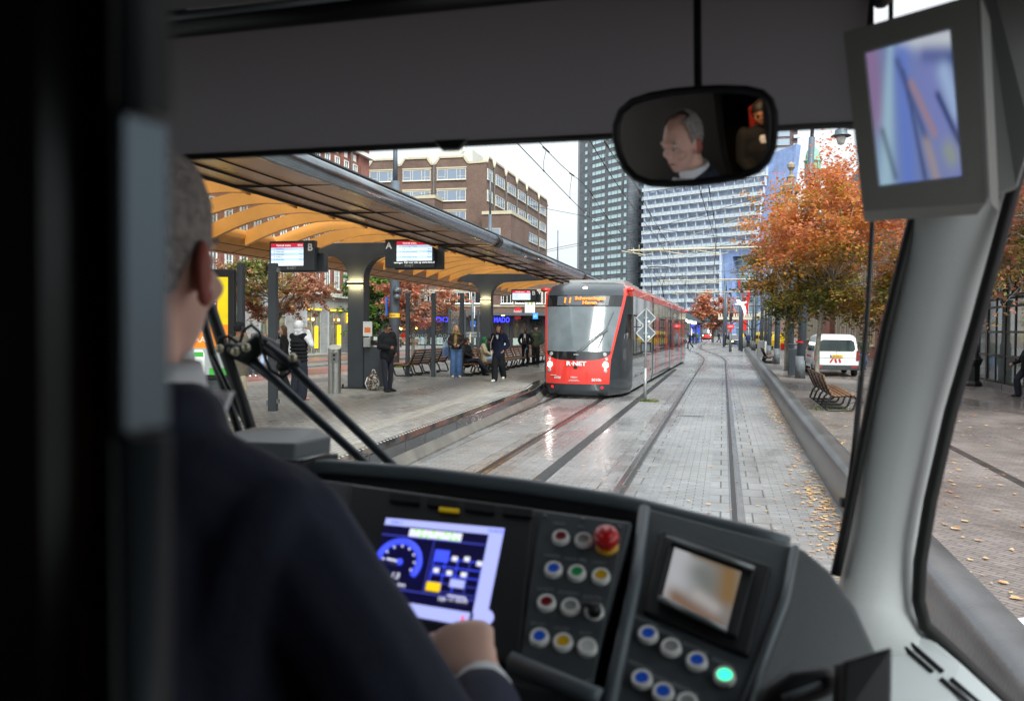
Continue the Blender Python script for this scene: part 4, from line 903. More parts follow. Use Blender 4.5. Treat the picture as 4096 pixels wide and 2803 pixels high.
BG=mat('portal_glass',(112,136,152),.08,0,.4,.08,spec=.9);b=MB();b.prism([(LB,0),(LC,0),(LC,zp-2),(LB,zp-2)],oR+v*3,u,(0,0,1),v*1);b.build('portal_glass',BG,t,True)
b=MB()
for i in range(10): b.beam(P3(LB,3+i*2.6)+v*2.9,P3(LC,3+i*2.6)+v*2.9,.18,.18)
for q in (3020,2998,2975,2950): b.beam(P3(lpx(q),0)+v*2.85,P3(lpx(q),zp-2)+v*2.85,.2,.2)
b.build('glazing_bar',WFR,t,True)
b=MB();RS=mat('sign_red_bright',(226,50,44),.5)
def ybar(pts): b.prism([(lpx(p),z) for p,z in pts],oR+v*2.4,u,(0,0,1),v*.2)
ybar([(2932,19),(2948,19),(2967,9),(2956,9)]);ybar([(2992,19),(2978,19),(2962,9.02),(2972,9.02)]);ybar([(2956,8.98),(2972,8.98),(2969,2),(2957,2)]);b.build('red_sign',RS,t,True)
BAL=mat('balcony_front',(192,204,212),.35,0,.1,.3);SLB=mat('balcony_slab',(206,210,212),.5,0,.05,1);RAILS=mat('rail_light',(150,166,176),.4,.2)
n=int((zt-z0)/fl)
WF=[mat('facade_frame',(206,212,220),.5),mat('facade_glass',(158,168,192),.14,0,.25,.3,spec=.6)];wm=winmesh(2.5,2.2,((.2,.42,.7),((.7,1,.5),),False),WF)
it=[]
for r in range(n):
    z=z0+fl*r;l0=(8.5 if z>zp-1 else LD0+.4)-(max(0,z-30)*.16 if z>zp else 0);l1=Lf+1.4-(max(0,n-3-r)*0)
    tt=(z-z0)/(zt-z0)
    b=MB();b.m=0;b.ob(oR+u*(l0+l1)/2-v*.75+Vc((0,0,z)),u*(l1-l0)/2,v*.75,(0,0,.17));b.m=1;b.ob(oR+u*(l0+l1)/2-v*1.45+Vc((0,0,z+.66)),u*(l1-l0)/2,v*.03,(0,0,.42))
    b.m=2;b.ob(oR+u*(l0+l1)/2-v*1.5+Vc((0,0,z+1.15)),u*(l1-l0)/2,v*.05,(0,0,.04));l=l0
    while l<l1: b.ob(oR+u*l-v*1.5+Vc((0,0,z+.65)),u*.05,v*.05,(0,0,.52));b.m=3;b.ob(oR+u*(l+.05)-v*.7+Vc((0,0,z+1.55)),u*.04,v*.7,(0,0,1.35)) if int((l-l0)/1.9)%2==0 else None;b.m=2;l+=1.9
    b.build('balcony',[SLB,BAL,RAILS,PBL],t,True)
    l=l0+1.9
    while l<l1-1: it.append((oR+u*l+v*.33+Vc((0,0,z+.25)),-u,wm));l+=3.8
winset(t,it)
b=MB();b.ob(oR+u*(LD0+Lf+2)/2-v*.3+Vc((0,0,4.3)),u*(Lf+2-LD0)/2,v*.4,(0,0,3.9));b.build('glass_base',mat('base_glass',(66,80,88),.08,0,.4,.1,spec=.9),t,True)
b=MB()
for i in range(20): l=LD0+(Lf+2-LD0)*i/19;b.beam(P3(l,0)-v*.75,P3(l,8.4)-v*.75,.25,.25)
for z in (2.8,5.5,8.3): b.beam(P3(LD0,z)-v*.75,P3(Lf+2,z)-v*.75,.2,.2)
b.build('base_mullion',MATS['pipe_grey'],t,True)
# dark brick tower behind the mirror
Y=380;x0,x1=Xat(3020,Y),Xat(3178,Y)
t=thing('brick_tower','dark purple brown brick tower with pale windows right of the mirror, behind the white building','tower',((x0+x1)/2,Y+10,0))
wallbox(t,'wall',x0,x1,Y,Y+20,0,112,brick('purple_brick',(110,92,92),(96,82,84),(90,80,80),.6,.2,.02,.8))
it=[]
for r in range(26):
    for p in (3060,3100,3131): it.append((Vc((Xat(p,Y),Y-.1,14+3.6*r)),(1,0,0),winmesh(3.1,2.6,((.5,),(),False),[mat('grey_sash',(150,160,168),.5),mat('sky_glass',(150,166,180),.1,0,.2,.1)])))
winset(t,it)
b=MB()
for r in range(26): b.bx(x1-1.6,x1+.9,Y-1.2,Y+.2,13+3.6*r,14.2+3.6*r)
b.build('balcony',BAL,t,True)
b=MB();Y=300;x0,x1=Xat(3040,Y-40),Xat(3110,Y-40)
t=thing('brick_side_house','brown brick house half hidden between the blue portal and the big maple','building',((x0+x1)/2,Y-30,0));b.prism([(x0,0),(x1+8,0),(x1+8,27),(x0+3,27)],(0,Y-40,0),(1,0,0),(0,0,1),(0,14,0));b.build('wall',BBR,t,True)
winset(t,[(Vc((Xat(p,260),Y-40.1,z)),(1,0,0),winmesh(3,2,((.5,),(),False),OFW)) for p in (3075,3092) for z in (12,16,20)])
# old railway station, mostly behind the trees
SAND=mat('sandstone',(150,136,112),.8,0,.25,.6,.3,8);SLATE=mat('slate',(92,98,104),.6,0,.3,1.2);COPG=mat('green_copper',(130,176,150),.6,0,.25,1.5)
X0=9.9
t=thing('railway_station','old brick railway station with slate roof, stone finials and green copper cupola on the right','station',(20,90,0))
STB=brick('station_brick',(158,92,74),(138,80,66),(132,108,96),.22,.07,.012,.8,0,0,.3)
wallbox(t,'wall',X0+1,40,60,125,0,13.2,STB);b=MB();b.bx(X0+.6,40,59.7,125.3,13.2,13.9);b.bx(X0+.85,X0+1,60,125,4.2,4.6);b.build('cornice',SAND,t,True)
b=MB()
for y0,y1 in ((60,92),(92.5,124)): b.prism([(X0+1,13.9),(X0+1.6,16.5),(X0+3.2,18.6),(X0+6,19.4),(X0+12,19.4),(X0+14,13.9)],(0,y0,0),(1,0,0),(0,0,1),(0,y1-y0,0))
b.build('roof',SLATE,t,True)
b=MB();b.prism([(0,0),(0,14.5),(1.0,15.2),(1.6,17),(3.6,18.6),(5.6,17),(6.2,15.2),(7.2,14.5),(7.2,0)],(X0+.4,58,0),(0,1,0),(0,0,1),(1.2,0,0))
b.prism([(0,0),(0,14.5),(1.0,15.2),(1.6,17),(3.6,18.6),(5.6,17),(6.2,15.2),(7.2,14.5),(7.2,0)],(X0+.4,92,0),(0,1,0),(0,0,1),(1.2,0,0));b.build('gable',STB,t,True)
def finial(px,py,Y,s):
    p=VY(px,py,Y);b=MB();zb=p.z-7.2*s
    b.lathe([(.75*s,0),(.75*s,.5*s),(.55*s,.7*s),(.5*s,2.6*s),(.85*s,2.8*s),(.95*s,3.3*s),(.5*s,3.6*s),(.42*s,4.6*s),(.7*s,4.8*s),(.78*s,5.3*s),(.4*s,5.5*s),(.3*s,5.9*s),(.35*s,6.0*s),(.12*s,6.2*s),(.12*s,6.5*s),(.3*s,6.75*s),(.3*s,7.0*s),(.05*s,7.2*s)],(p.x,Y,zb),8)
    b.bx(p.x-.7*s,p.x+.7*s,Y-.6*s,Y+.6*s,9,zb+.01);b.build('finial',SAND,t,True)
finial(3165,648,84,1.15);finial(3119,782,92,.9)
p=VY(3252,588,118);b=MB();b.s=False;b.m=0
zt_=p.z;b.lathe([(.85,-4.6),(.85,-2.1),(1.12,-1.9),(1.15,-1.75),(.9,-1.65),(.88,-1.1),(.7,-.5),(.3,-.05),(.12,.1),(.1,.7),(.22,.8),(.1,.95),(.05,2.2),(.02,2.4)],(p.x,118,zt_),10)
for a in range(8): b.bx(p.x+.9*math.cos(a*PI/4)-.1,p.x+.9*math.cos(a*PI/4)+.1,118+.9*math.sin(a*PI/4)-.1,118+.9*math.sin(a*PI/4)+.1,zt_-4.6,zt_-1.9)
b.build('cupola',COPG,t,True)
it=[];y=63
while y<123:
    for z in (1.0,5.6,9.6): it.append((Vc((X0+.93,y,z)),(0,-1,0),winmesh(1.6,2.6,((.5,),((0,1,.6),),True),[CREAM,WIND])))
    y+=3.2
winset(t,[(a,-Vc(bb),c) if 0 else (a,Vc(bb),c) for a,bb,c in it])
# iron and glass front nearer on the right
IRON=mat('black_iron',(28,30,31),.4,.2,.15,3);GLZ=mat('iron_front_glass',(92,106,106),.06,0,.6,.35,spec=.9)
t=thing('iron_glass_arcade','black iron arcade with large glass panes and cast columns beyond the windscreen pillar','arcade',(X0,45,0))
def gy(y): return 9.6+.028*(y-30)
wallbox(t,'back_wall',X0+2.2,X0+9,22,59.6,0,9.5,STB)
b=MB();b.prism([(gy(26)-.0,26),(gy(59.5),59.5),(X0+3,59.5),(X0+3,26)],(0,0,3.9),(1,0,0),(0,1,0),(0,0,.35));b.prism([(gy(26)-.7,26),(gy(59.5)-.7,59.5),(gy(59.5)-.4,59.5),(gy(26)-.4,26)],(0,0,4.05),(1,0,0),(0,1,0),(0,0,.6));b.build('fascia',IRON,t,True)
b=MB()
y=26
while y<59: b.beam((gy(y)-.36,y,3.3),(gy(y)-.36,y+.6,3.95),.05,.05);b.beam((gy(y)-.36,y+1.2,3.3),(gy(y)-.36,y+.6,3.95),.05,.05);y+=1.2
b.beam((gy(26)-.36,26,3.28),(gy(59)-.36,59,3.28),.07,.08);b.build('lattice_beam',IRON,t,True)
y=27.;
while y<58:
    W_=2.3;b=MB();b.m=0
    a=Vc((gy(y),y,0));c=Vc((gy(y+W_),y+W_,0));d=(c-a).normalized();h=Vc((-d.y,d.x,0))
    for q in (0,.5,1): b.beam(a+(c-a)*q+Vc((0,0,.2)),a+(c-a)*q+Vc((0,0,3.9)),.1 if q!=.5 else .06,.1)
    for z in (.25,1.2,2.05,2.95,3.85): b.beam(a+Vc((0,0,z)),c+Vc((0,0,z)),.06,.08)
    b.m=1;b.add([a+Vc((0,0,.2)),c+Vc((0,0,.2)),c+Vc((0,0,3.85)),a+Vc((0,0,3.85))],[(0,1,2,3)]);b.m=2;b.beam(a+Vc((0,0,.07)),c+Vc((0,0,.07)),.2,.26)
    b.build('window_bay',[IRON,GLZ,CONC],t,True);y+=W_+.1
for y in (36.3,45,53): 
    x=gy(y)-.55;b=MB();b.lathe([(.34,0),(.34,.1),(.24,.2),(.24,.75),(.30,.85),(.34,1.0),(.22,1.15),(.2,1.2),(.2,1.5),(.15,1.7),(.14,3.0),(.22,3.15),(.22,3.25)],(x,y,0),8);b.build('cast_column',IRON,t,True)
b=MB();b.bx(X0+1.9,X0+2.2,24,59.4,4.9,6.4);b.build('clerestory_wall',mat('clerestory_dark',(96,58,54),.7),t,True)
b=MB();b.bx(X0+1.8,X0+1.9,24,59.4,4.8,4.95);b.bx(X0+1.8,X0+1.9,24,59.4,6.35,6.5);b.bx(X0+1.82,X0+1.9,24,59.4,5.55,5.62);y=24
while y<59.4: b.bx(X0+1.8,X0+1.9,y,y+.07,4.95,6.35);y+=.62
b.build('clerestory_grid',WFR,t,True)
b=MB();b.m=0
for y in (33,38.5,31): 
    for k in range(9): b.bx(gy(y)+.5,gy(y)+.6,y+.2*k,y+.2*k+.12,1.6+.35*(k%3),1.75+.35*(k%3))
b.build('lit_shelf',WARM,t,True)
# low station range continuing behind the trees, with green cast canopy
t=thing('cast_canopy','cream lace edged cast iron canopy in the distance above the waiting people','shelter',(Xat(2990,125),125,0))
Y=125;b=MB();b.bx(Xat(2872,Y),Xat(3160,Y),Y,Y+6,Zat(2872,1270,Y)-.25,Zat(2872,1270,Y)+.1);x=Xat(2872,Y)
while x<Xat(3160,Y): b.add([(x,Y-.05,0+Zat(2872,1268,Y)),(x+.22,Y-.05,Zat(2872,1268,Y)),(x+.17,Y-.05,Zat(2872,1268,Y)+.5),(x+.05,Y-.05,Zat(2872,1268,Y)+.5),(x,Y+.02,0+Zat(2872,1268,Y)),(x+.22,Y+.02,Zat(2872,1268,Y)),(x+.17,Y+.02,Zat(2872,1268,Y)+.5),(x+.05,Y+.02,Zat(2872,1268,Y)+.5)],[(0,1,2,3),(4,7,6,5),(0,4,5,1),(1,5,6,2),(2,6,7,3),(3,7,4,0)]);x+=.34
z=Zat(2872,1270,Y);b.prism([(0,0),(5,0),(2.5,2.2)],(Xat(3010,Y),Y-.1,z),(1,0,0),(0,0,1),(0,.4,0));b.build('lace_roof',CREAM,t,True)
b=MB()
for p in (2897,3010): b.tube([(Xat(p,Y),Y+1,0),(Xat(p,Y),Y+1,z-.2)],.14,8);[b.tube([(Xat(p,Y),Y+1,z-1.9),(Xat(p,Y)+g*.5,Y+1,z-1.1),(Xat(p,Y)+g*1.6,Y+1,z-.35)],.06,5) for g in(-1,1)]
b.build('iron_post',IRON,t,True)
t=thing('far_shelter','dark roofed far tram shelter with pale lit signs beyond the tram tail','shelter',(Xat(2760,140),145,0))
Y=140;b=MB();b.prism([(Xat(2700,Y),Zat(2700,1240,Y)),(Xat(2738,Y),Zat(2738,1247,Y)),(Xat(2812,Y),Zat(2812,1290,Y)),(Xat(2700,Y),Zat(2700,1290,Y))],(0,Y,0),(1,0,0),(0,0,1),(0,12,0));b.build('roof',mat('far_roof',(70,80,88),.5),t,True)
b=MB()
for p,y in ((2739,1281),(2759,1287),(2776,1291)): q=VY(p,y,Y-3);b.bx(q.x-.36,q.x+.36,Y-3,Y-2.9,q.z-.2,q.z+.2)
b.build('lit_sign',mat('lit_sign_white',(230,246,236),.4,em=1,var=0),t,True)
b=MB()
for p in (2735,2783): b.tube([(Xat(p,Y),Y+1,0),(Xat(p,Y),Y+1,3.4)],.12,6)
b.build('post',STEEL,t,True)
t=thing('blue_hoarding','bright blue hoarding behind the far crowd','hoarding',(Xat(2785,170),170,0));b=MB();Y=170
for p in (2763,2783): b.bx(Xat(p,Y),Xat(p+17,Y),Y,Y+.1,.0,3.2)
b.build('panel',mat('hoarding_blue',(44,70,190),.5),t,True);b=MB();b.bx(Xat(2764,Y),Xat(2769,Y),Y-.02,Y,1,2.4);b.build('print',WFR,t,True)
# ---------------------------------------------------------------- trees
ORG=leafmat('maple_orange',[(0,(92,96,40)),(.2,(156,132,52)),(.38,(208,154,78)),(.58,(214,136,86)),(.8,(200,120,92)),(1,(228,168,138))],.42,.5,(5.6,.12))
OLV=leafmat('maple_olive',[(0,(84,90,42)),(.35,(126,120,58)),(.6,(168,124,70)),(.85,(186,114,82)),(1,(206,146,116))],.45,.45,(5.4,.13))
PNK=leafmat('maple_pink',[(0,(98,110,52)),(.3,(138,136,70)),(.5,(178,128,98)),(.8,(178,108,98)),(1,(206,150,128))],.35,.4)
RST=leafmat('maple_rust',[(0,(150,116,76)),(.4,(188,128,98)),(.7,(198,124,100)),(1,(216,162,138))],.5,.3)
PLG=leafmat('maple_pink_green',[(0,(96,118,54)),(.3,(138,138,76)),(.48,(180,136,106)),(.8,(184,122,108)),(1,(208,160,138))],.3,.45)
GRN=leafmat('ash_green',[(0,(54,84,34)),(.5,(84,120,50)),(1,(118,150,70))],.6,.35)
def tree(nm,label,base,htr,cc,cr,nl,ls,lm,bm,rt=.12,seed=1,group=None,low=None,tw=None,lean=0):
    """trunk, forked limbs and leaf sprays: cc crown centre above base, cr crown radii"""
    R=random.Random(seed);t=thing(nm,label,'tree',base,0,group);cc=Vc(cc);cr=Vc(cr)
    tb=MB();tb.s=True;top=Vc((cc.x*.12,cc.y*.2,htr));mid=Vc((lean*.5,0,htr*.5))
    tb.tube([(0,0,-.03),(0,0,.1),mid,top,Vc((cc.x*.5,cc.y*.5,htr+(cc.z-htr)*.6)),Vc((cc.x,cc.y,cc.z+cr.z*.55))],[rt*1.3,rt,rt*.88,rt*.8,rt*.5,rt*.12],9);tb.build('trunk',bm,t)
    lb=MB();tips=[]
    nb=tw or 42
    for i in range(nb):
        for _ in range(30):
            d=Vc((R.gauss(0,1),R.gauss(0,1),R.gauss(0,1))).normalized();k=R.uniform(.55,1.0)**.7*(1+.18*noise.noise(d*1.7+Vc((seed,0,0))))
            e=cc+Vc((d.x*cr.x,d.y*cr.y,d.z*cr.z))*k
            if e.z>htr*.8: break
        f=R.uniform(.0,.75);s=top.lerp(Vc((cc.x,cc.y,cc.z+cr.z*.3)),f);s.z=min(s.z,e.z+.2)
        m=s.lerp(e,.5)+Vc((R.gauss(0,.15),R.gauss(0,.15),abs(R.gauss(0,.3))));lb.tube([s,m,e],[rt*.34,rt*.2,rt*.06],5)
        for j in range(7):
            q=m.lerp(e,R.uniform(.1,1.));g=(e-m).normalized()*.5+Vc((R.gauss(0,1),R.gauss(0,1),R.gauss(0,.7)))*.55;tip=q+g*min(cr)*.38;lb.tube([q,q.lerp(tip,.5)+Vc((0,0,.05)),tip],[rt*.09,rt*.06,rt*.03],4)
            tips.append((q,tip))
    lb.build('limb',bm,t)
    b=MB();n=len(tips)
    for i in range(nl):
        a,c=tips[R.randrange(n)];k=R.random();p=a.lerp(c,k**.6*1.15)+Vc((R.gauss(0,1),R.gauss(0,1),R.gauss(0,.6)))*min(cr)*.065
        s=ls*R.uniform(.55,1.25);x=Vc((R.gauss(0,1),R.gauss(0,1),R.gauss(0,.5))).normalized();nn=Vc((R.gauss(0,.6),R.gauss(0,.6),1)).normalized();y=x.cross(nn).normalized();h=nn*s*.18
        b.add([p-x*s*.5,p-y*s*.42+h,p+x*s*.15-y*s*.3,p+x*s*.62,p+x*s*.15+y*s*.3,p+y*s*.42+h],[(0,1,2,3),(0,3,4,5)])
    b.build('crown',lm,t);return t
def hz(px,py,Y): return VY(px,py,Y)
# right hand row
p=G(3267,1566);c=VY(3440,960,30)
tree('maple_tree','big orange maple overhanging the white van, trunk right beside the near wall bench',(p.x,p.y,0),2.9,(c.x-p.x,.0,c.z-.1),(3.1,3.0,3.0),27000,.125,ORG,BIRCH,.085,5,'maples along the right pavement',tw=60)
p=G(3145,1482);c=VY(3225,1020,44)
tree('maple_tree','olive and rust coloured maple behind the big orange one, beside the grey masts',(p.x,p.y,0),3.4,(c.x-p.x,0,c.z-.2),(3.0,3.0,2.7),17000,.16,OLV,BIRCH,.11,8,'maples along the right pavement',tw=50)
p=Vc((6.6,21.,0));
tree('maple_tree','pink and olive maple right of the windscreen pillar in front of the iron arcade',(p.x+1.2,p.y+2.5,0),3.0,(-.1,.0,5.3),(2.7,2.6,2.5),17000,.125,PNK,BIRCH,.1,13,'maples along the right pavement',tw=46)
p=G(2845,1372);c=VY(2835,1242,150)
tree('maple_tree','small round rust coloured maple in the distance above the far tram',(Xat(2852,150),150,0),3,(0,0,5.0),(4.0,3.5,3.6),5000,.42,RST,BARK,.2,21,tw=40)
# left hand street
c=VY(1105,1135,33)
tree('maple_tree','pink and green maple on the street behind the lone platform post',(Xat(1110,33),33,0),2.2,(0,0,c.z-.1),(2.4,2.4,1.4),9000,.14,PLG,BARK,.1,31,tw=44)
p=G(1652,1443);c=VY(1690,1185,p.y)
tree('maple_tree','rust orange maple with a pale trunk behind the glass wind screens',(p.x,p.y,0),2.6,(c.x-p.x,0,c.z),(2.9,2.6,1.75),9000,.17,RST,BIRCH,.12,37,tw=40)
tree('ash_tree','dense green tree between the canopy column and the tall street mast',(Xat(1488,62),62,0),2,(0,0,4.6),(2.1,2.2,3.2),12000,.2,GRN,BARK,.14,41,tw=46)
# ---------------------------------------------------------------- masts, wires, lamps
MAST=mat('mast_grey_blue',(86,98,108),.45,.1,.12,2);MASTB=mat('mast_base_worn',(96,102,106),.7,0,.35,5)
def mast(p,h,r0,r1,label,topx=0,ring=None,grp='grey steel masts',base=True):
    t=thing('steel_mast',label,'mast',(p[0],p[1],0),0,grp);b=MB();b.s=True
    b.tube([(0,0,0),(topx*.5,0,h*.5),(topx*.78,0,h*.78)],[r0,(r0+r1)/2,r1],14);b.tube([(topx*.78,0,h*.78),(topx,0,h)],[r1*.6,r1*.5],10);b.build('pole',MAST,t)
    if base:
        b=MB();b.s=True;b.tube([(0,0,-.01),(0,0,.95)],[r0*1.1,r0*1.08],14);b.build('pole_base',MASTB,t)
    if ring: b=MB();b.tube([(0,0,ring),(0,0,ring+.07)],r0*1.06,14);b.build('red_band',RED,t)
    return t
m1p=G(3200,1512);m1=mast(m1p,13.2,.19,.125,'thick grey mast with a red band and a street lantern, nearest on the right',.42,1.52)
b=MB();b.tube([(.34,0,10.6),(.34,0,10.75),(1.5,0,10.95),(1.5,0,10.7)],.03,6);b.build('bracket_arm',IRON,m1)
b=MB();b.s=True;b.lathe([(.03,.45),(.16,.42),(.17,.36),(.12,.33),(.25,.24),(.26,.1),(.42,.0),(.4,-.02),(.2,.02)],(1.5,0,10.3),16);b.build('lantern_hood',MAST,m1)
b=MB();b.s=True;b.lathe([(.2,.02),(.2,-.1),(.13,-.34),(.02,-.38)],(1.5,0,10.3),14);b.build('lantern_globe',mat('globe_white',(206,210,206),.3,0,.05),m1)
b=MB();b.bx(-.35,-.2,-.08,.08,6.9,7.1);b.tube([(-.2,0,7),(.1,0,7)],.02,5);b.build('camera',WHT,m1)
for px,py,r,l,h in ((3106,1456,.17,'thick grey mast second from the near one on the right',11),(3075,1433,.17,'thick grey mast third along the right pavement',10.5),(3045,1412,.16,'thick grey mast fourth along the right pavement',10.5),(3018,1402,.1,'slimmer grey mast beside the man in the blue jacket',9),(3009,1400,.1,'thin grey mast just left of the far bench',8)):
    q=G(px,py);t=mast(q,h,r,r*.7,l,.1)
# street clock lantern hanging near the station (small)
t=thing('hanging_lantern','small grey street lantern among the maple leaves left of the tall mast','lantern',(VY(3160,1070,41)));b=MB();b.s=True;b.lathe([(.03,.35),(.14,.3),(.3,.12),(.42,.0),(.2,-.02)],(0,0,0),14);b.build('hood',MAST,t);b=MB();b.s=True;b.lathe([(.2,-.02),(.2,-.16),(.05,-.34)],(0,0,0),12);b.build('globe',MATS['globe_white'],t);b=MB();b.tube([(0,0,.3),(0,0,.6),(.9,0,.7)],.03,5);b.build('arm',MAST,t)
def tallmast(px,Y,h,r,label,**k):
    return mast((Xat(px,Y),Y),h,r,r*.8,label,0,base=False,**k)
tm=tallmast(1578,48,13.5,.30,'very tall grey mast with cameras and a yellow number plate behind the man in sunglasses')
b=MB();b.tube([(-.02,-.3,9.6),(-3,-.3,9.75)],.03,5);b.build('span_tube',CREAM,tm)
z=Zat(1578,1165,48);b=MB();b.s=True;b.ball((.25,-.4,z),.16,8);b.ball((.3,-.42,z-.35),.2,8);b.bx(.1,.5,-.5,-.2,z-.1,z+.2);b.tube([(.2,-.3,z+.3),(.3,-.4,z+.1)],.05,6);b.build('camera',mat('camera_grey',(66,72,76),.4),tm)
z=Zat(1578,1263,48);b=MB();b.tube([(0,0,z-.1),(0,0,z+.14)],.31,16);b.build('number_plate',mat('plate_yellow',(214,170,40),.5),tm);text('lettering','R5691',.17,BLK,tm,(tm.location.x+.02,48-.32,z+.02),(1,0,0),(0,0,1),.001)
z=Zat(1540,1225,48);b=MB();b.bx(-.52,-.46,-.1,.1,z-.55,z+.55);b.beam((-.46,0,z+.4),(-.2,0,z+.4),.04,.04);b.build('blue_sign',mat('sign_blue_plain',(40,90,180),.5),tm)
tallmast(1555,46.5,20.3-3,.19,'tall grey mast rising in front of the brown office block left of the red brick corner') if 0 else None
tallmast(1957,58,12.6,.15,'slim grey mast in front of the brown office block, middle')
tallmast(2228,75,10.6,.1,'thin dark mast against the sky left of the grey tower')
tallmast(1890,70,6.0,.13,'grey street pole with sign arms behind the second row of glass posts')
# catenary support masts with cross arms
SPAN=mat('span_cream',(176,172,150),.5,.1,.1,4);WIRE=mat('overhead_wire',(52,52,52),.5,.3,0);INS=mat('insulator',(30,30,30),.4)
SUP=[(46,6.15,-4.9,3.35),(77,6.3,-5.3,3.5),(104,6.4,-5.6,3.6)]
for y,z,x0,x1 in SUP:
    t=thing('cross_arm',{46:'nearest cream cross arm carrying the tram wires, in front of the white building',77:'second cream cross arm carrying the tram wires, lower behind the pantograph',104:'farthest cream cross arm carrying the tram wires above the far tram'}[y],'wire support',(x1,y,0),0,'cream cross arms over the tracks')
    b=MB();b.tube([(x0,y,z),(x1,y,z+.12)],.055,8);b.build('arm_tube',SPAN,t,True)
    b=MB()
    for x in (oth(y)-.0,-2.3,own(y) if y<60 else -.6):
        b.tube([(x-.9,y,z-.02),(x+.25,y,z-.22)],.03,5);b.tube([(x+.7,y,z-.02),(x+.7,y,z-.16),(x,y,z-.28)],.02,5);b.tube([(x,y,z+.3),(x,y,z-.3)],.018,5)
    for x in (x0+.3,-3.2,-1.5,.6,1.8): b.tube([(x,y,z-.12),(x,y,z+.14)],.04,6)
    b.tube([(x1-2.4,y,z),(x1,y,z+2.2)],.012,4);b.tube([(x0+1,y,z),(x1,y,z+2.4)],.012,4)
    b.build('registration_arm',SPAN,t,True)
    if y>50: b=MB();b.s=True;b.tube([(x1,y,0),(x1,y,z+2.4)],[.13,.08],8);b.build('pole',MAST,t,True)
tm=mast((3.35,46.4),9.6,.15,.11,'grey mast carrying the nearest cream cross arm, half hidden in the maple',.0)
def wirepair(fn,zc,zm,lab,name='contact_wire_line'):
    t=thing(name,lab,'overhead wire',(fn(20),20,zc),0,'overhead wires of the tram tracks')
    nod=[-8,8,27,46,77,104,150]
    def cat(y):
        for a,c in zip(nod,nod[1:]):
            if a<=y<=c: k=(y-a)/(c-a);return zm-(zm-zc-.22)*4*k*(1-k)*.62
        return zm
    ys=[-8+i*2 for i in range(80)]
    b=MB();b.tube([(fn(y),y,zc) for y in ys],.010,5);b.build('contact_wire',WIRE,t,True)
    b=MB();b.tube([(fn(y)+.05,y,cat(y)) for y in ys],.009,5);b.build('messenger_wire',WIRE,t,True)
    y=3.;k=0
    while y<104:
        b=MB();b.tube([(fn(y),y,zc),(fn(y)+.02,y-.12,zc+.2),(fn(y)+.05,y,cat(y))],.006,4);b.tube([(fn(y)+.05,y-.35,cat(y-.35)),(fn(y)+.05,y+.35,cat(y+.35))],.022,5);b.tube([(fn(y),y-.06,zc),(fn(y),y+.06,zc)],.018,5)
        b.build('dropper',INS,t,True);y+=4.2 if y<60 else 6
wirepair(lambda y:oth(y)+.12*math.sin(y*.16),5.65,6.5,'pair of overhead wires above the line 11 tram track, left')
wirepair(lambda y:-2.35-.011*y+.1*math.sin(y*.17+1),5.75,6.5,'pair of overhead wires passing left of the mirror between both tracks')
wirepair(lambda y:own(y)+.15*math.sin(y*.15+2) if y<58 else -.5,5.65,6.5,'pair of overhead wires above our own track, coming out below the mirror')
t=thing('span_wires','thin cross span wires strung between the masts in front of the white building','overhead wire',(0,60,7));b=MB()
for a,c in (((-12,60,7.4),(3.4,58,10.5)),((-10,46,6.1),(3.3,39,8.2)),((-13,80,6),(3.4,62,9)),((-14,96,6.6),(3.5,90,7.2)),((3.3,46,6.3),(-12,52,9.6)),((-29,60,11.2),(-16,48,9.8)),((-14,110,6.8),(6,112,6.9)),((-14,118,7.8),(6,120,7.9)),((-12,72,7),(3,72,6.8))): b.tube([a,tuple((p+q)/2-(.25 if i==2 else 0) for i,(p,q) in enumerate(zip(a,c))),c],.012,4)
b.build('span_wire',WIRE,t,True)
def lamp2(px,py,Y,ztop,lab,arm=.9):
    x=Xat(px,Y);t=thing('street_lamp',lab,'street lamp',(x,Y,0),0,'slim street lamps in the distance');b=MB();b.s=True;b.tube([(0,0,0),(0,0,ztop)],[.1,.06],8);b.build('pole',MAST,t)
    b=MB();b.beam((-arm,0,ztop-.9),(arm,0,ztop-.9),.05,.05);b.build('arm',MAST,t);b=MB()
    for g in(-1,1): b.bx(g*arm-.3,g*arm+.3,-.15,.15,ztop-1.0,ztop-.88)
    b.build('lamp_head',MAST,t);return t
lamp2(2968,1390,88,8.6,'slim street lamp with two flat heads in front of the red Y shaped sign')
x=Xat(2896,112);mast((x,112),10,.16,.1,'grey mast between the far tram and the portal',0,base=False)
mast((Xat(2903,120),120),9,.22,.15,'grey mast right of the far tram with a yellow ring',0,base=False)
mast((Xat(2962,92),92),7.5,.19,.15,'thick dark mast left of the man in the yellow jacket',0,base=False)
for px,Y,h,l in ((2738,110,9.5,'thin mast behind the tail of the line 11 tram'),(2783,150,10,'thin mast left of the far tram'),(2808,160,10,'thin mast above the far tram'),(2630,120,10,'thin mast seen behind the pantograph')): mast((Xat(px,Y),Y),h,.1,.07,l,0,base=False)
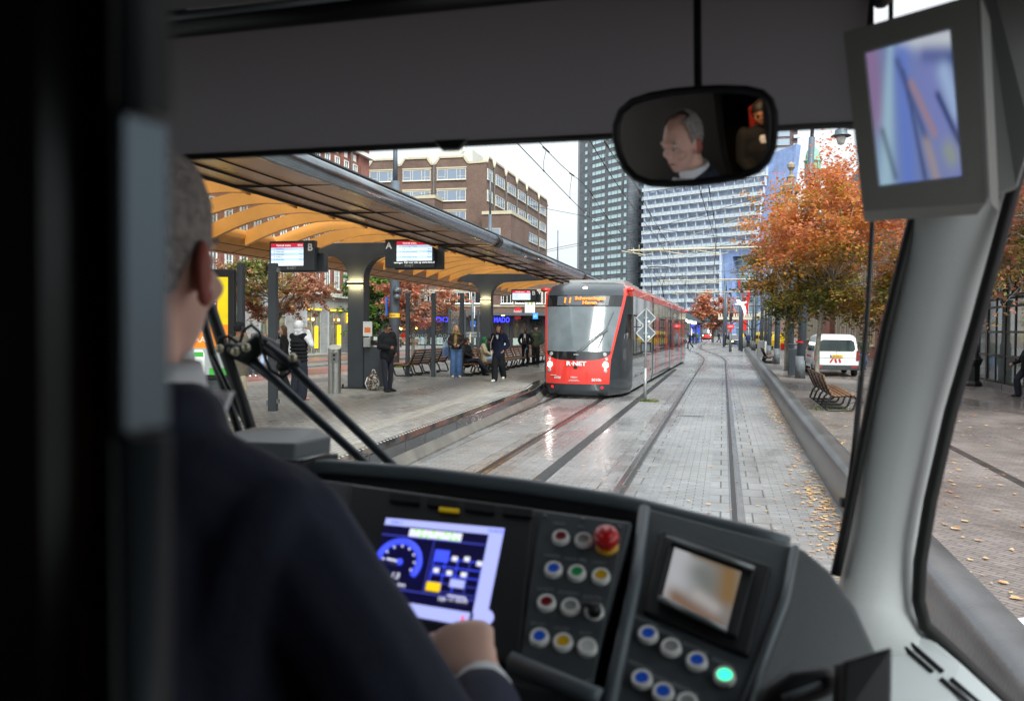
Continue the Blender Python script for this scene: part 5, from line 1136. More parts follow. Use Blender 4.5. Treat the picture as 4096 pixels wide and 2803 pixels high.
# ---------------------------------------------------------------- diamond signpost between the tracks
p=G(2580,1606);t=thing('diamond_signpost','galvanised post between the tracks with two diamond signs seen from behind','signpost',(p.x,p.y,0))
b=MB();b.s=True;b.tube([(0,0,-.01),(0,0,2.62)],.034,10);b.build('post',GALV,t)
b=MB();b.s=True;b.tube([(0,0,0),(0,0,.95)],.045,10);b.build('post_sleeve',mat('zinc_light',(150,154,154),.5,.5),t)
for z in (2.36,1.93):
    b=MB();r=.27;P=[(0,-r),(r,0),(0,r),(-r,0)];b.m=0;b.prism([(x*.93,y*.93) for x,y in P],(0,.035,z),(1,0,0),(0,0,1),(0,.012,0));b.m=1
    for i in range(4): b.beam((P[i][0],.035,z+P[i][1]),(P[(i+1)%4][0],.035,z+P[(i+1)%4][1]),.03,.03)
    b.m=2;b.bx(.05,.11,.028,.034,z-.13,z-.07);b.m=1;b.bx(-.06,.06,.0,.04,z-.02,z+.02);b.build('diamond_sign',[mat('sign_back_grey',(112,122,128),.35,.5),mat('sign_rim',(186,190,190),.4,.4),WHT],t)
b=MB();b.m=0;b.bx(-.15,.15,.04,.1,1.38,1.68);b.m=1;b.bx(-.11,.11,.036,.04,1.42,1.64);b.build('sign_box',[BLK,mat('sign_back2',(104,112,116),.35,.5)],t,bev=.01)
b=MB();b.bx(-.07,.16,-.02,.04,1.36,1.39);b.bx(-.07,.16,-.02,.04,1.67,1.7);b.build('bracket',GALV,t)
# ---------------------------------------------------------------- benches right of the wall
w1=dup(bs,(2.86,25.6,0),-PI/2+.0,'near slatted bench behind the low wall, seen from its back beside the birch trunk','slatted benches along the low wall')
w1.location=(2.75,25.4,0);w1.rotation_euler=(0,0,PI/2)
w2=dup(bs,(2.75,58.5,0),PI/2,'far slatted bench behind the low wall near the grey masts','slatted benches along the low wall')
# ---------------------------------------------------------------- van
VW=mat('van_white',(226,230,230),.22,0,.04,1,coat=.6);VG=mat('van_glass',(36,52,52),.05,0,.6,1,spec=.9)
def van(loc,rz,lab,body=VW,plate=True,cat='van',name='van',s=1.):
    t=thing(name,lab,cat,loc,rz)     # rear at y=0 facing -y, bonnet at y=5.1
    sec=lambda y,w,zt,zs,ws:[(-w,.35),(-w-.02,.7),(-w,1.0),(-ws,zs),(-ws+.1,zt-.06),(-ws+.3,zt),(ws-.3,zt),(ws-.1,zt-.06),(ws,zs),(w,1.0),(w+.02,.7),(w,.35)]
    S=[(0,.90,1.78,1.66,.74),(.06,.94,1.86,1.7,.8),(.3,.96,1.9,1.74,.84),(3.2,.96,1.9,1.74,.84),(3.7,.96,1.86,1.7,.82),(4.35,.95,1.35,1.3,.78),(4.5,.94,1.12,1.1,.84),(5.0,.9,.98,.96,.8),(5.15,.8,.7,.68,.75)]
    b=MB();b.s=True;V=[];k=12
    for y,w,zt,zs,ws in S: V+=[(x*s,y*s,z*s) for x,z in sec(y,w,zt,zs,ws)]
    F=[(i*k+j,(i+1)*k+j,(i+1)*k+(j+1)%k,i*k+(j+1)%k) for i in range(len(S)-1) for j in range(k)]+[list(range(k)),[(len(S)-1)*k+j for j in range(k)][::-1]]
    b.add(V,F);o=b.build('body',body,t,bev=0);
    m=o.modifiers.new('e','EDGE_SPLIT');m.split_angle=rad(38)
    def P(nm,pl,mm,y=-.008,th=.01,bev=0): b=MB();b.prism([(x*s,z*s) for x,z in pl],(0,y*s,0),(1,0,0),(0,0,1),(0,th,0));return b.build(nm,mm,t,bev=bev)
    P('rear_window',[(-.72,1.16),(.72,1.16),(.78,1.24),(.72,1.56),(.6,1.64),(-.6,1.64),(-.72,1.56),(-.78,1.24)],VG,-.03,.06)
    P('rear_bumper',[(-.96,.3),(.96,.3),(.96,.52),(-.96,.52)],mat('bumper_grey',(58,62,64),.5),-.1,.2,.02)
    for g in(-1,1): P('tail_lamp',[(g*.82,.72),(g*.95,.72),(g*.93,1.2),(g*.84,1.16)][::g],mat('tail_lens',(130,20,26),.2,0,.2,coat=.5),-.02,.12)
    for g in(-1,1): P('reflector',[(g*.62,.42),(g*.86,.42),(g*.86,.47),(g*.62,.47)][::g],RED,-.105,.01)
    if plate:
        P('number_plate',[(-.26,.86),(.26,.86),(.26,.97),(-.26,.97)],mat('plate_yellow2',(226,180,40),.4),-.035,.03);P('plate_badge',[(-.26,.86),(-.22,.86),(-.22,.97),(-.26,.97)],mat('plate_blue',(30,60,160),.4),-.038,.004)
        text('lettering','ZR-706-T',.09,BLK,t,(.02*s,-.037,.915*s),(1,0,0),(0,0,1),.001,world=False)
        for x in (-.2,.05,.22): P('red_stripe',[(x-.1,.64),(x-.02,.64),(x+.08 if x<0 else x-.06,.8),(x if x<0 else x-.14,.8)],RED,-.024,.03)
        b=MB();b.bx(-.95,-.06,-.01,.0,.83,.84);b.bx(.06,.9,-.01,0,.83,.84);b.bx(-.004,.004,-.012,0,.6,1.8);b.build('door_seam',mat('seam_grey',(120,124,124),.5),t)
        b=MB()
        for g in(-1,1):
            for q in range(14): b.bx(g*.985-.002,g*.985+.002,1.2+q*.16,1.28+q*.16,.82,.92)
        b.build('side_stripe',RED,t)
        text('lettering','VITO',.07,mat('badge_chrome',(120,124,126),.3,.5),t,(.6,-.02,.92),(1,0,0),(0,0,1),.001,world=False) if 0 else None
    b=MB()
    for g in(-1,1):
        for y0,y1 in ((2.6,3.5),(1.4,2.5),(.3,1.3)):
            x=.905*g*s;b.add([(x+.04*g,y0*s,1.12*s),(x+.04*g,y1*s,1.12*s),(x-.05*g,(y1-.08)*s,1.64*s),(x-.05*g,(y0+.03)*s,1.64*s)],[(0,1,2,3)])
    b.build('side_window',VG,t)
    b=MB();b.add([(-.74*s,4.42*s,1.2*s),(.74*s,4.42*s,1.2*s),(.68*s,3.8*s,1.8*s),(-.68*s,3.8*s,1.8*s)],[(0,1,2,3)]);b.build('windscreen',VG,t)
    for y in (.85,4.2):
        for g in(-1,1):
            b=MB();b.s=True;b.m=0;b.lathe([(.2,-.11),(.31,-.11),(.33,-.08),(.33,.08),(.31,.11),(.2,.11)],(g*.86*s,y*s,.33*s),20,ax=(1,0,0));b.m=1;b.lathe([(.2,-.09),(.2,.09)],(g*.86*s,y*s,.33*s),12,ax=(1,0,0));b.build('wheel',[RUB,GALV],t)
    for g in(-1,1): b=MB();b.s=True;b.ball((g*1.08*s,3.55*s,1.2*s),(.1,.06,.13),8);b.build('wing_mirror',BLK,t)
    for g in (-1,1): P('headlamp',[(g*.6,.74),(g*.84,.74),(g*.84,.9),(g*.6,.86)][::g],LGL,5.1,.04)
    return t
q=VY(3345,1500,41.5);van((q.x,41.5,0),.0,'white van parked with its rear towards us, yellow plate and red chevrons, under the maple')
YV=mat('van_yellow',(226,186,20),.3,0,.05,1,coat=.4)
q=G(3042,1374);van((Xat(3044,104),104,0),PI+.4,'yellow van far off behind the grey masts',YV,False)
CB=mat('car_black',(30,34,38),.2,0,.1,1,coat=.6)
def car(loc,rz,lab,body):
    t=thing('car',lab,'car',loc,rz);b=MB();b.s=True
    S=[(0,.7,.72,.5),(.05,.82,.85,.6),(.9,.88,.98,.66),(1.35,.88,1.02,.7),(2.1,.88,1.45,.66),(3.4,.88,1.46,.66),(4.1,.86,1.05,.7),(4.4,.8,.9,.6)];V=[]
    for y,w,zt,ws in S: V+=[(-w,y,.25),(-w,y,.75 if zt>.76 else .7),(-ws,y,zt),(ws,y,zt),(w,y,.75 if zt>.76 else .7),(w,y,.25)]
    b.add(V,[(i*6+j,(i+1)*6+j,(i+1)*6+(j+1)%6,i*6+(j+1)%6) for i in range(7) for j in range(6)]+[list(range(6)),[42+j for j in range(6)][::-1]]);o=b.build('body',body,t);o.modifiers.new('e','EDGE_SPLIT').split_angle=rad(35)
    b=MB();b.add([(-.75,1.4,1.04),(.75,1.4,1.04),(.63,2.05,1.42),(-.63,2.05,1.42)],[(0,1,2,3)]);b.build('windscreen',WIN,t)
    for g in(-1,1):
        b=MB();b.bx(g*.66-.13,g*.66+.13,-.0,.05,.6,.74);b.build('headlight',mat('yellow_headlight',(255,226,130),.4,em=5,var=0) if g<0 else LGL,t)
        for y in (.85,3.5): b=MB();b.s=True;b.lathe([(.2,-.1),(.31,-.1),(.31,.1),(.2,.1)],(g*.8,y,.31),14,ax=(1,0,0));b.build('wheel',RUB,t)
    b=MB();b.bx(-.26,.26,-.02,.0,.42,.53);b.build('number_plate',mat('plate_blue2',(40,110,200),.4),t);b=MB();b.bx(-.3,.3,2.5,2.7,1.47,1.58);b.build('roof_sign',WHT,t);return t
car((Xat(2950,116),114,0),.15,'dark taxi with one yellow headlight in the distance left of the yellow jacket',CB)
# ---------------------------------------------------------------- bicycles
TYR=mat('tyre',(26,26,26),.7);CHR=mat('chrome',(170,170,168),.25,.9)
def bike(loc,rz,lab,col,grp='bicycles parked by the shops',blue=False,seat=None):
    t=thing('bicycle',lab,'bicycle',loc,rz,grp);fm=mat('bike_'+'_'.join(map(str,col)),col,.35,.2)
    for x in (-.53,.55):
        b=MB();b.tube([(x+.34*math.cos(a*PI/10),0,.36+.34*math.sin(a*PI/10)) for a in range(20)],.02,6,closed=True);b.m=1
        for a in range(10): b.tube([(x,0,.36),(x+.33*math.cos(a*PI/5),0,.36+.33*math.sin(a*PI/5))],.003,3)
        b.build('wheel',[mat('tyre_blue',(40,130,210),.5) if (blue and x>0) else TYR,CHR],t)
    b=MB();b.s=True
    for a,c in (((-.53,0,.36),(-.15,0,.3)),((-.15,0,.3),(-.25,0,.88)),((-.53,0,.36),(-.22,0,.8)),((-.15,0,.3),(.4,0,.75)),((-.2,0,.62),(.38,0,.85)),((.38,0,.95),(.55,0,.36)),((.38,0,.95),(.36,0,1.1))): b.tube([a,c],.018,6)
    b.build('frame',fm,t)
    b=MB();b.s=True;b.tube([(.28,-.28,1.08),(.38,-.12,1.12),(.38,.12,1.12),(.28,.28,1.08)],.014,6);b.build('handlebar',CHR,t)
    b=MB();b.s=True;b.ball((-.27,0,.93),(.14,.09,.05),8);b.build('saddle',BLK,t)
    b=MB();b.beam((-.75,0,.74),(-.3,0,.74),.12,.02);b.tube([(-.72,.05,.74),(-.55,.05,.36)],.008,4);b.tube([(-.72,-.05,.74),(-.55,-.05,.36)],.008,4);b.build('rack',BLK,t)
    if seat: b=MB();b.s=True;b.prism([(-.2,0),(.12,0),(.15,.1),(-.1,.15),(-.22,.52),(-.3,.5)],(-.5,-.14,.8),(1,0,0),(0,0,1),(0,.28,0));b.build('child_seat',seat,t,bev=.03)
    return t
BY=mat('child_seat_yellow',(236,206,20),.4)
z0=0
for px,py,r,l,c,kw in ((1253,1398,-.2,'grey bicycle left of the row, behind the man in the puffer vest',(120,126,130),{}),(1222,1412,1.2,'dark bicycle parked right beside the white hooded man',(60,62,64),{}),(1300,1404,.4,'silver bicycle in the middle of the row by the yellow shop',(160,160,156),{}),(1332,1406,.9,'black bicycle with a bright yellow child seat',(30,32,34),{'seat':BY}),(1358,1408,.2,'dark bicycle at the right end of the row, half behind the column',(70,60,60),{}),(1382,1408,.6,'brown bicycle touching the left edge of the canopy column',(100,80,66),{})):
    p=G(px,py);bike((p.x,p.y,0),r,l,c,**kw)
p=G(1690,1385);rb=bike((p.x,p.y,0),.1,'bicycle with a light blue front tyre behind the glass screens',(60,90,140),'bicycles across the street',blue=True)
p=G(1722,1378);bike((p.x,p.y,0),-.5,'dark bicycle right of the one with the blue tyre',(50,52,54),'bicycles across the street')
p=G(2060,1370);bike((p.x,p.y,0),.4,'bicycle leaning below the red and white direction signs',(60,62,66),'bicycles across the street')
p=G(3168,1402);bike((p.x,p.y,0),.1,'bicycle beside the station wall left of the white van',(64,66,70),'bicycles by the station')
# ---------------------------------------------------------------- signs and small street furniture
def pole_sign(px,py,h,lab,name,parts,cat='sign',r=.035):
    p=G(px,py);t=thing(name,lab,cat,(p.x,p.y,0));b=MB();b.s=True;b.tube([(0,0,0),(0,0,h)],r,8);b.build('pole',GALV,t)
    for nm,fn,mm in parts: b=MB();fn(b);b.build(nm,mm,t)
    return t
def disc(b,z,r,y=-.04,n=20,th=.01): b.lathe([(r,0),(r,th)],(0,y,z),n,ax=(0,-1,0))
def noentry(b): b.m=0;disc(b,2.45,.3);b.m=1;b.bx(-.22,.22,-.056,-.05,2.41,2.5)
p=G(1473,1425)
pole_sign(1473,1412,2.9,'round red no entry sign between the canopy column and the green tree','no_entry_sign',[('sign_face',noentry,[RED,WHT]),('sub_plate',lambda b:b.bx(-.1,.1,-.05,-.04,1.9,2.1),WHT)])
def zeb(b): b.m=0;b.bx(-.3,.3,-.05,-.04,2.2,2.8);b.m=1;b.prism([(-.2,2.26),(.2,2.26),(0,2.7)],(0,-.055,0),(1,0,0),(0,0,1),(0,.005,0));b.m=2;b.bx(-.04,.04,-.062,-.056,2.36,2.6);b.beam((-.02,-.06,2.36),(-.12,-.06,2.28),.03,.005);b.beam((.02,-.06,2.36),(.12,-.06,2.28),.03,.005)
pole_sign(1892,1392,2.9,'blue square pedestrian crossing sign behind the glass wind screens','crossing_sign',[('sign_face',zeb,[mat('traffic_blue',(30,90,190),.4),WHT,BLK]),('crossing_light',lambda b:b.bx(-.18,.18,-.03,.05,3.1,4.3),WFR)])
def dirs(b):
    for i,z in enumerate((3.75,3.35,2.95)): b.m=0;b.bx(-1.15,-.05,-.05,-.03,z,z+.3);b.m=1;b.bx(-1.2,-1.0,-.055,-.03,z+.02,z+.28);b.m=1;b.bx(-.9,-.2,-.055,-.05,z+.12,z+.17)
    for z in (2.45,2.1,1.75): b.m=0;b.bx(.05,.8,-.05,-.03,z,z+.25);b.m=1;b.bx(.15,.7,-.055,-.05,z+.1,z+.15)
def bands(b):
    for i in range(12): b.m=i%2;b.tube([(0,0,.9+i*.12),(0,0,.9+(i+1)*.12)],.075,8)
pole_sign(2059,1382,3.9,'pedestrian direction post with red edged white arrows and a blue and white striped shaft','direction_post',[('sign_arm',dirs,[WHT,RED]),('striped_shaft',bands,[mat('stripe_blue',(50,100,180),.5),WHT])])
t=thing('traffic_arm','small cream street gantry arm on the pole above the glass wind screens','street light arm',VY(1880,1166,66));b=MB();b.tube([(0,0,0),(-1.6,0,.25)],.04,5);b.tube([(-1.6,0,.25),(-1.75,0,.6)],.03,5);b.tube([(-.9,0,.15),(-.75,0,.55)],.03,5);b.build('arm',CREAM,t)
# old style lantern with a flower basket
FLW=leafmat('flowers_pink_red',[(0,(60,90,40)),(.3,(80,110,50)),(.45,(206,60,110)),(.7,(220,60,60)),(1,(240,170,190))],3,.2);FLR=leafmat('flowers_red',[(0,(60,96,40)),(.35,(90,120,50)),(.5,(214,50,40)),(1,(236,70,50))],3,.2)
def flowers(par,c,r,n,m,nm='flowers',world=False):
    b=MB()
    for i in range(n):
        d=Vc((rnd.gauss(0,1),rnd.gauss(0,1),rnd.gauss(0,1))).normalized()*rnd.uniform(.4,1);p=Vc(c)+Vc((d.x*r[0],d.y*r[1],d.z*r[2]));x=Vc((rnd.gauss(0,1),rnd.gauss(0,1),rnd.gauss(0,1))).normalized();y=x.cross(Vc((.3,.5,1))).normalized();s=.045
        b.add([p-x*s,p-y*s,p+x*s,p+y*s],[(0,1,2,3)])
    return b.build(nm,m,par,world)
p=G(1700,1398);t=thing('flower_lantern','old style street lantern with hanging baskets of pink flowers behind the glass screens','street lamp',(p.x,p.y,0));b=MB();b.s=True;b.tube([(0,0,0),(0,0,3.5)],.05,8);b.build('pole',IRON,t)
b=MB();b.prism([(-.14,0),(.14,0),(.22,.45),(-.22,.45)],(0,-.2,3.5),(1,0,0),(0,0,1),(0,.4,0));b.lathe([(.3,.45),(.12,.62),(.03,.75)],(0,0,3.5),6);b.build('lantern_head',mat('lantern_glass',(120,136,140),.2),t)
flowers(t,(0,0,2.45),(.75,.5,.42),900,FLW)
p=G(1600,1385);t=thing('flower_box','red flowers in a wooden planter box right of the man in sunglasses','planter',(p.x+1,p.y,0));b=MB();b.bx(-1,1.1,-.3,.3,.45,.85);b.bx(-.9,-.7,-.25,.25,0,.45);b.bx(.8,1.0,-.25,.25,0,.45);b.build('planter_box',WOOD,t);flowers(t,(-.6,0,1.15),(.55,.35,.38),600,FLR)
p=G(1585,1390);t=thing('folded_parasol','folded grey parasol outside the restaurant behind the tall mast','parasol',(p.x,p.y,0));b=MB();b.s=True;b.lathe([(.05,0),(.05,1.1),(.26,1.2),(.3,1.8),(.2,2.6),(.14,3.1),(.03,3.4)],(0,0,0),8);b.build('canopy',mat('parasol_grey',(96,92,88),.8),t)
p=G(1552,1388);t=thing('menu_stand','white draped menu stand between the man in sunglasses and the flower box','stand',(p.x+.9,p.y-8,0));b=MB();b.bx(-.3,.3,-.2,.2,0,1.25);b.build('stand_body',mat('drape_white',(190,190,186),.7),t,bev=.04);b=MB();b.beam((-.5,-.1,1.6),(.45,-.1,1.3),.12,.16);b.build('stand_top',WHT,t)
for px,py,l in ((1603,1393,'small dark bollard right of the man in sunglasses'),(2086,1385,'small dark bollard near the direction post')):
    p=G(px,py);t=thing('bollard',l,'bollard',(p.x,p.y,0),0,'small dark street bollards');b=MB();b.s=True;b.lathe([(.09,0),(.08,.8),(.1,.82),(.1,.88),(.05,.95)],(0,0,0),10);b.build('bollard_body',mat('bollard_green',(40,56,54),.5),t)
# signal post on the right with a red number box
p=G(2921,1407);t=thing('signal_post','grey tram signal post with a small red number display in front of the distant taxi','signal',(p.x,p.y,0));b=MB();b.s=True;b.tube([(0,0,0),(0,0,1.9)],.13,10);b.tube([(0,0,1.9),(0,0,5.6)],.06,8);b.build('pole',MAST,t)
b=MB();b.m=0;b.bx(-.3,.3,-.16,.0,2.25,2.6);b.m=1;b.bx(-.08,.08,-.14,0,1.85,2.2);b.build('number_box',[mat('display_red',(180,20,20),.5,em=.6,var=0),RED],t);text('lettering','688',.28,LETW,t,(p.x,p.y-.17,2.42),(1,0,0),(0,0,1),.002)
b=MB();b.bx(-.14,.14,-.18,.0,3.0,3.7);b.tube([(-.14,0,3.9),(.2,0,3.9)],.04,6);b.build('signal_head',BLK,t)
# box, parking machine, boulder beside the far bench
p=G(3028,1425);t=thing('utility_cabinet','pair of grey and white cabinets left of the far bench end','cabinet',(p.x+.4,p.y,0));b=MB();b.m=0;b.bx(-.4,.1,-.2,.2,0,1.25);b.m=1;b.bx(.15,.5,-.2,.2,0,1.2);b.build('cabinet_body',[mat('cab_grey',(126,130,130),.4,.3),mat('cab_white',(196,198,196),.5)],t,bev=.02)
p=G(2998,1392);t=thing('boulder','rounded grey concrete block behind the man in the blue jacket','boulder',(p.x-.3,p.y,0));b=MB();b.s=True;b.ball((0,0,.5),(1.1,.7,.85),12);b.build('stone',CONC,t)
p=G(3170,1505);t=thing('litter_bin','dark slim litter bin left of the nearest grey mast on the right','bin',(p.x,p.y,0));b=MB();b.m=0;b.bx(-.2,.2,-.2,.2,.05,1.25);b.bx(-.24,.24,-.24,.24,1.4,1.46);b.bx(-.2,-.16,-.2,.2,1.25,1.4);b.build('bin_body',POST,t,bev=.02)
p=G(4070,2330);t=thing('plastic_bag','crumpled clear plastic bag lying on the bricks beyond the low wall','litter',(2.05,6.45,0));b=MB();b.s=True;b.ball((0,0,.05),(.16,.11,.07),14)
for i in range(len(b.v)): q=Vc(b.v[i]);q+=noise.noise_vector(q*18)*.03;q.z=max(.004,q.z);b.v[i]=tuple(q)
b.build('bag_film',mat('clear_bag',(206,210,210),.2,0,.1,30),t)
# gull
p=CC(2960,1215,17);GW=mat('gull_white',(236,238,240),.6);t=thing('gull','white gull flying with one wing raised, left of the big maple','bird',p,.6);t.scale=(.72,.72,.72)
b=MB();b.s=True;b.limb([(-.14,0,-.02),(0,0,0),(.14,0,.02)],[.02,.045,.03],8);b.ball((.19,0,.045),.028,8);b.build('body',GW,t)
for g,pt in ((1,[(0,0,0),(.02,.12,.10),(0,.32,.04),(-.06,.5,-.05)]),(-1,[(0,0,0),(.02,-.12,-.06),(-.0,-.22,-.2),(-.06,-.3,-.34)])):
    b=MB();b.s=True;b.tube(pt,[(.07,.012),(.065,.010),(.05,.008),(.012,.004)],8,side=(1,0,0));b.build('wing',GW,t)
b=MB();b.add([(.21,.008,.045),(.21,-.008,.045),(.25,0,.035),(.21,0,.03)],[(0,1,2),(0,2,3),(1,3,2)]);b.build('beak',mat('beak_orange',(226,140,40),.5),t)
b=MB();b.add([(-.13,.03,-.02),(-.13,-.03,-.02),(-.24,-.05,-.03),(-.24,.05,-.03),(-.13,0,-.035)],[(0,1,2,3),(0,3,4),(1,4,2),(4,3,2)]);b.build('tail',GW,t)
# ---------------------------------------------------------------- people
SK1=mat('skin_light',(206,160,136),.5,0,.06,9,sub=.08);SK2=mat('skin_tan',(160,112,84),.5,0,.06,9);SK3=mat('skin_brown',(112,76,58),.5,0,.06,9)
EYE=mat('eye_dark',(28,22,20),.2,0,0);LIP=mat('lips',(150,84,76),.5,0,.05)
def cloth(nm,c,r=.85,bump=.5,bs=35): return mat('cloth_'+nm,c,r,0,.22,7,bump,bs,spec=.25)
CBLK=cloth('black',(30,31,34));CNVY=cloth('navy',(30,36,58));CDNM=cloth('denim',(84,112,156));CDKD=cloth('dark_denim',(44,48,58));CTAN=cloth('tan',(150,118,72));CBEI=cloth('beige',(196,184,156));COLV=cloth('olive',(66,72,58));CWHT=cloth('white',(222,222,226));CGRN=cloth('green',(36,110,66));CBRN=cloth('brown_leather',(54,44,42),.5);CGRY=cloth('grey',(110,112,114));CMUS=cloth('mustard',(134,112,66));CYEL=cloth('yellow',(226,170,30));CLBL=cloth('light_blue_denim',(150,172,200));CRED=cloth('red',(190,40,40));CBLU=cloth('blue',(40,70,120));CCAM=cloth('camo',(120,112,96),.9,.6,20)
HBLK=mat('hair_black',(26,22,22),.6,0,.2,20);HBRN=mat('hair_brown',(84,58,40),.55,0,.35,30);HBLD=mat('hair_blond',(168,132,86),.55,0,.3,30);HGRY=mat('hair_grey',(150,146,142),.7,0,.2,30)
SWHT=mat('shoe_white',(222,222,218),.5,0,.05);SBLK=mat('shoe_black',(28,28,30),.5,0,.1)
DJ=dict(pel=(0,0,.96),wai=(0,.01,1.1),che=(0,0,1.3),nek=(0,0,1.49),hed=(0,.025,1.63),sR=(.18,0,1.43),eR=(.235,-.03,1.15),wR=(.245,.06,.92),hR=(.09,0,.93),kR=(.10,.03,.51),aR=(.10,-.01,.09))
def joints(ov,feet=True):
    J={k:Vc(v) for k,v in DJ.items()}
    for k in list(J):
        if k.endswith('R'): J[k[:-1]+'L']=Vc((-J[k].x,J[k].y,J[k].z))
    for k,v in ov.items():
        if k in ('tR','tL','fR','fL','hy','hp','cR','cL','nR','nL','sd','nr','yoke'): continue
        J[k]=Vc(v)
    return J
def hand(b,w,e,ov,side,curl=.35,s=1.,fd=None,grip=False):
    """palm, four unequal fingers with two bends, thumb from the side of the palm"""
    d=(fd and Vc(fd).normalized()) or (w-e).normalized();sd=Vc((1,0,0))*side;n=sd-d*sd.dot(d)
    n=n.normalized() if n.length>.1 else Vc((0,0,1));t=d.cross(n).normalized()     # n: back of hand outwards
    if ov: n=Vc(ov);n=(n-d*n.dot(d)).normalized();t=d.cross(n).normalized()
    b.limb([w,w+d*.045*s,w+d*.085*s],[(.026*s,.02*s),(.036*s,.016*s),(.038*s,.013*s)],8,side=t)
    for i,(L,o) in enumerate(((.066,-.03),(.076,-.010),(.071,.011),(.055,.030))):
        p=w+d*.085*s+t*o*s;c=curl*(1+i*.15);q=p+(d*math.cos(c)-n*math.sin(c))*L*.45*s;r=q+(d*math.cos(c*2.2)-n*math.sin(c*2.2))*L*.32*s;u=r+(d*math.cos(c*3)-n*math.sin(c*3))*L*.25*s
        b.limb([p-d*.01*s,q,r,u],[.0095*s,.0088*s,.008*s,.007*s],7)
    k=-1
    p=w+d*.03*s+t*k*.03*s;q=p+(d*.7+t*k*.6-n*.2).normalized()*.035*s;r=q+(d*.85+t*k*.25-n*.45).normalized()*.03*s
    b.limb([p-t*k*.01*s,q,r],[.0125*s,.0105*s,.009*s],7)
def person(label,loc,rz,ov={},top=CBLK,bot=CDKD,shoe=SBLK,skin=SK1,hair='short',hm=HBRN,jl=.86,bulk=.03,tw=.02,coat=0,vox=.014,h=1.,group=None,female=False,vest=None,extra=None,curl=.35,flare=0,face=True,sm=1):
    t=thing('person',label,'person',loc,rz,group);J=joints(ov);b=MB();S=1.
    HR=Mx.Rotation(ov.get('hy',0),3,'Z')@Mx.Rotation(ov.get('hp',0),3,'X')
    wa=.135 if female else .15
    b.limb([J['pel'],J['wai'],J['che'],J['nek']-Vc((0,0,.06))],[(.15,.105),(wa-.01,.095),(.155 if female else .17,.11),(.09,.07)],12,side=(1,0,0) if 'sd' not in ov else ov['sd'])
    b.limb([J['nek']-Vc((0,0,.05)),J['hed']+HR@Vc((0,-.02,-.05))],[.056,.05],10)
    H=J['hed']
    def hb(c,r): b.ball(H+HR@Vc(c),r,12,HR)
    hb((0,-.008,.022),(.074,.094,.098));hb((0,.03,-.045),(.054,.062,.065));hb((0,.09,-.012),(.011,.018,.02));hb((0,.078,.03),(.05,.018,.012));hb((0,.076,-.05),(.024,.016,.012));hb((0,.066,-.085),(.022,.02,.016))
    for g in(-1,1): hb((g*.075,-.005,-.005),(.01,.02,.03));hb((g*.04,.06,-.02),(.024,.024,.02))
    for s in 'RL':
        g=1 if s=='R' else -1
        b.limb([J['s'+s]-Vc((g*.03,0,0)),J['s'+s].lerp(J['e'+s],.5),J['e'+s]],[.052,.046,.038],9);b.limb([J['e'+s],J['e'+s].lerp(J['w'+s],.4),J['w'+s]],[.038,.037,.025],9)
        hand(b,J['w'+s],J['e'+s],ov.get('n'+s),g,ov.get('c'+s,curl),1.,ov.get('f'+s))
        b.limb([J['h'+s],J['h'+s].lerp(J['k'+s],.5),J['k'+s]],[.085,.072,.056],10);b.limb([J['k'+s],J['k'+s].lerp(J['a'+s],.35),J['a'+s]],[.054,.055,.036],10)
        td=Vc(ov.get('t'+s,(g*.15,1,0))).normalized();a=J['a'+s];b.limb([a-td*.03-Vc((0,0,.04)),a+td*.1-Vc((0,0,.055)),a+td*.16-Vc((0,0,.06))],[.032,.03,.022],8)
    body=addmesh('body',remesh(b,vox,sm),skin,t)
    if face==2:
        for g in(-1,1):
            e=MB();e.s=True;e.m=0;e.ball(H+HR@Vc((g*.031,.074,.012)),(.013,.012,.0085),12,HR);e.m=1;e.ball(H+HR@Vc((g*.031,.083,.011)),(.0055,.004,.0055),10,HR);e.build('eye',[mat('eye_white',(190,184,180),.3,0,0),mat('iris_grey_blue',(60,72,84),.2,0,0)],t)
            e=MB();e.s=True;e.limb([H+HR@Vc((g*.018,.086,.034)),H+HR@Vc((g*.045,.078,.034))],[.004,.003],8);e.build('eyebrow',hm,t)
        e=MB();e.s=True;e.ball(H+HR@Vc((0,.088,-.052)),(.022,.005,.004),8,HR);e.build('mouth',LIP,t)
    elif face:
        for g in(-1,1): e=MB();e.s=True;e.ball(H+HR@Vc((g*.031,.083,.012)),(.013,.008,.007),8,HR);e.build('eye',EYE,t)
        e=MB();e.s=True;e.ball(H+HR@Vc((0,.092,-.05)),(.022,.006,.006),8,HR);e.build('mouth',LIP,t)
        for g in(-1,1): e=MB();e.s=True;e.ball(H+HR@Vc((g*.032,.09,.03)),(.02,.006,.004),8,HR);e.build('eyebrow',hm,t)
    # jacket or coat with sleeves
    c=MB();w=bulk;hem=jl;P=J['pel']
    up=(J['wai']-J['pel']).normalized()
    def torso(c,w,sl=0,low=hem):
        lo=J['pel']+Vc((0,0,low-.96)) if J['kR'].z<.7 or low>.9 else J['pel']
        c.limb([lo,J['pel'],J['wai'],J['che'],J['nek']-Vc((0,0,.05))],[(.15+w+flare,.11+w+flare*.8),(.155+w,.115+w),(wa+w*.9,.10+w),((.155 if female else .172)+w,.115+w),(.10+w*.4-ov.get('nr',0),.078+w*.4-ov.get('nr',0))],14,side=(1,0,0) if 'sd' not in ov else ov['sd'])
        c.limb([J['sL']*.96+J['che']*.04,J['che'].lerp(J['nek'],.55),J['sR']*.96+J['che']*.04],[.056+w*.55,.085+w*.4,.056+w*.55],10)
    torso(c,w)
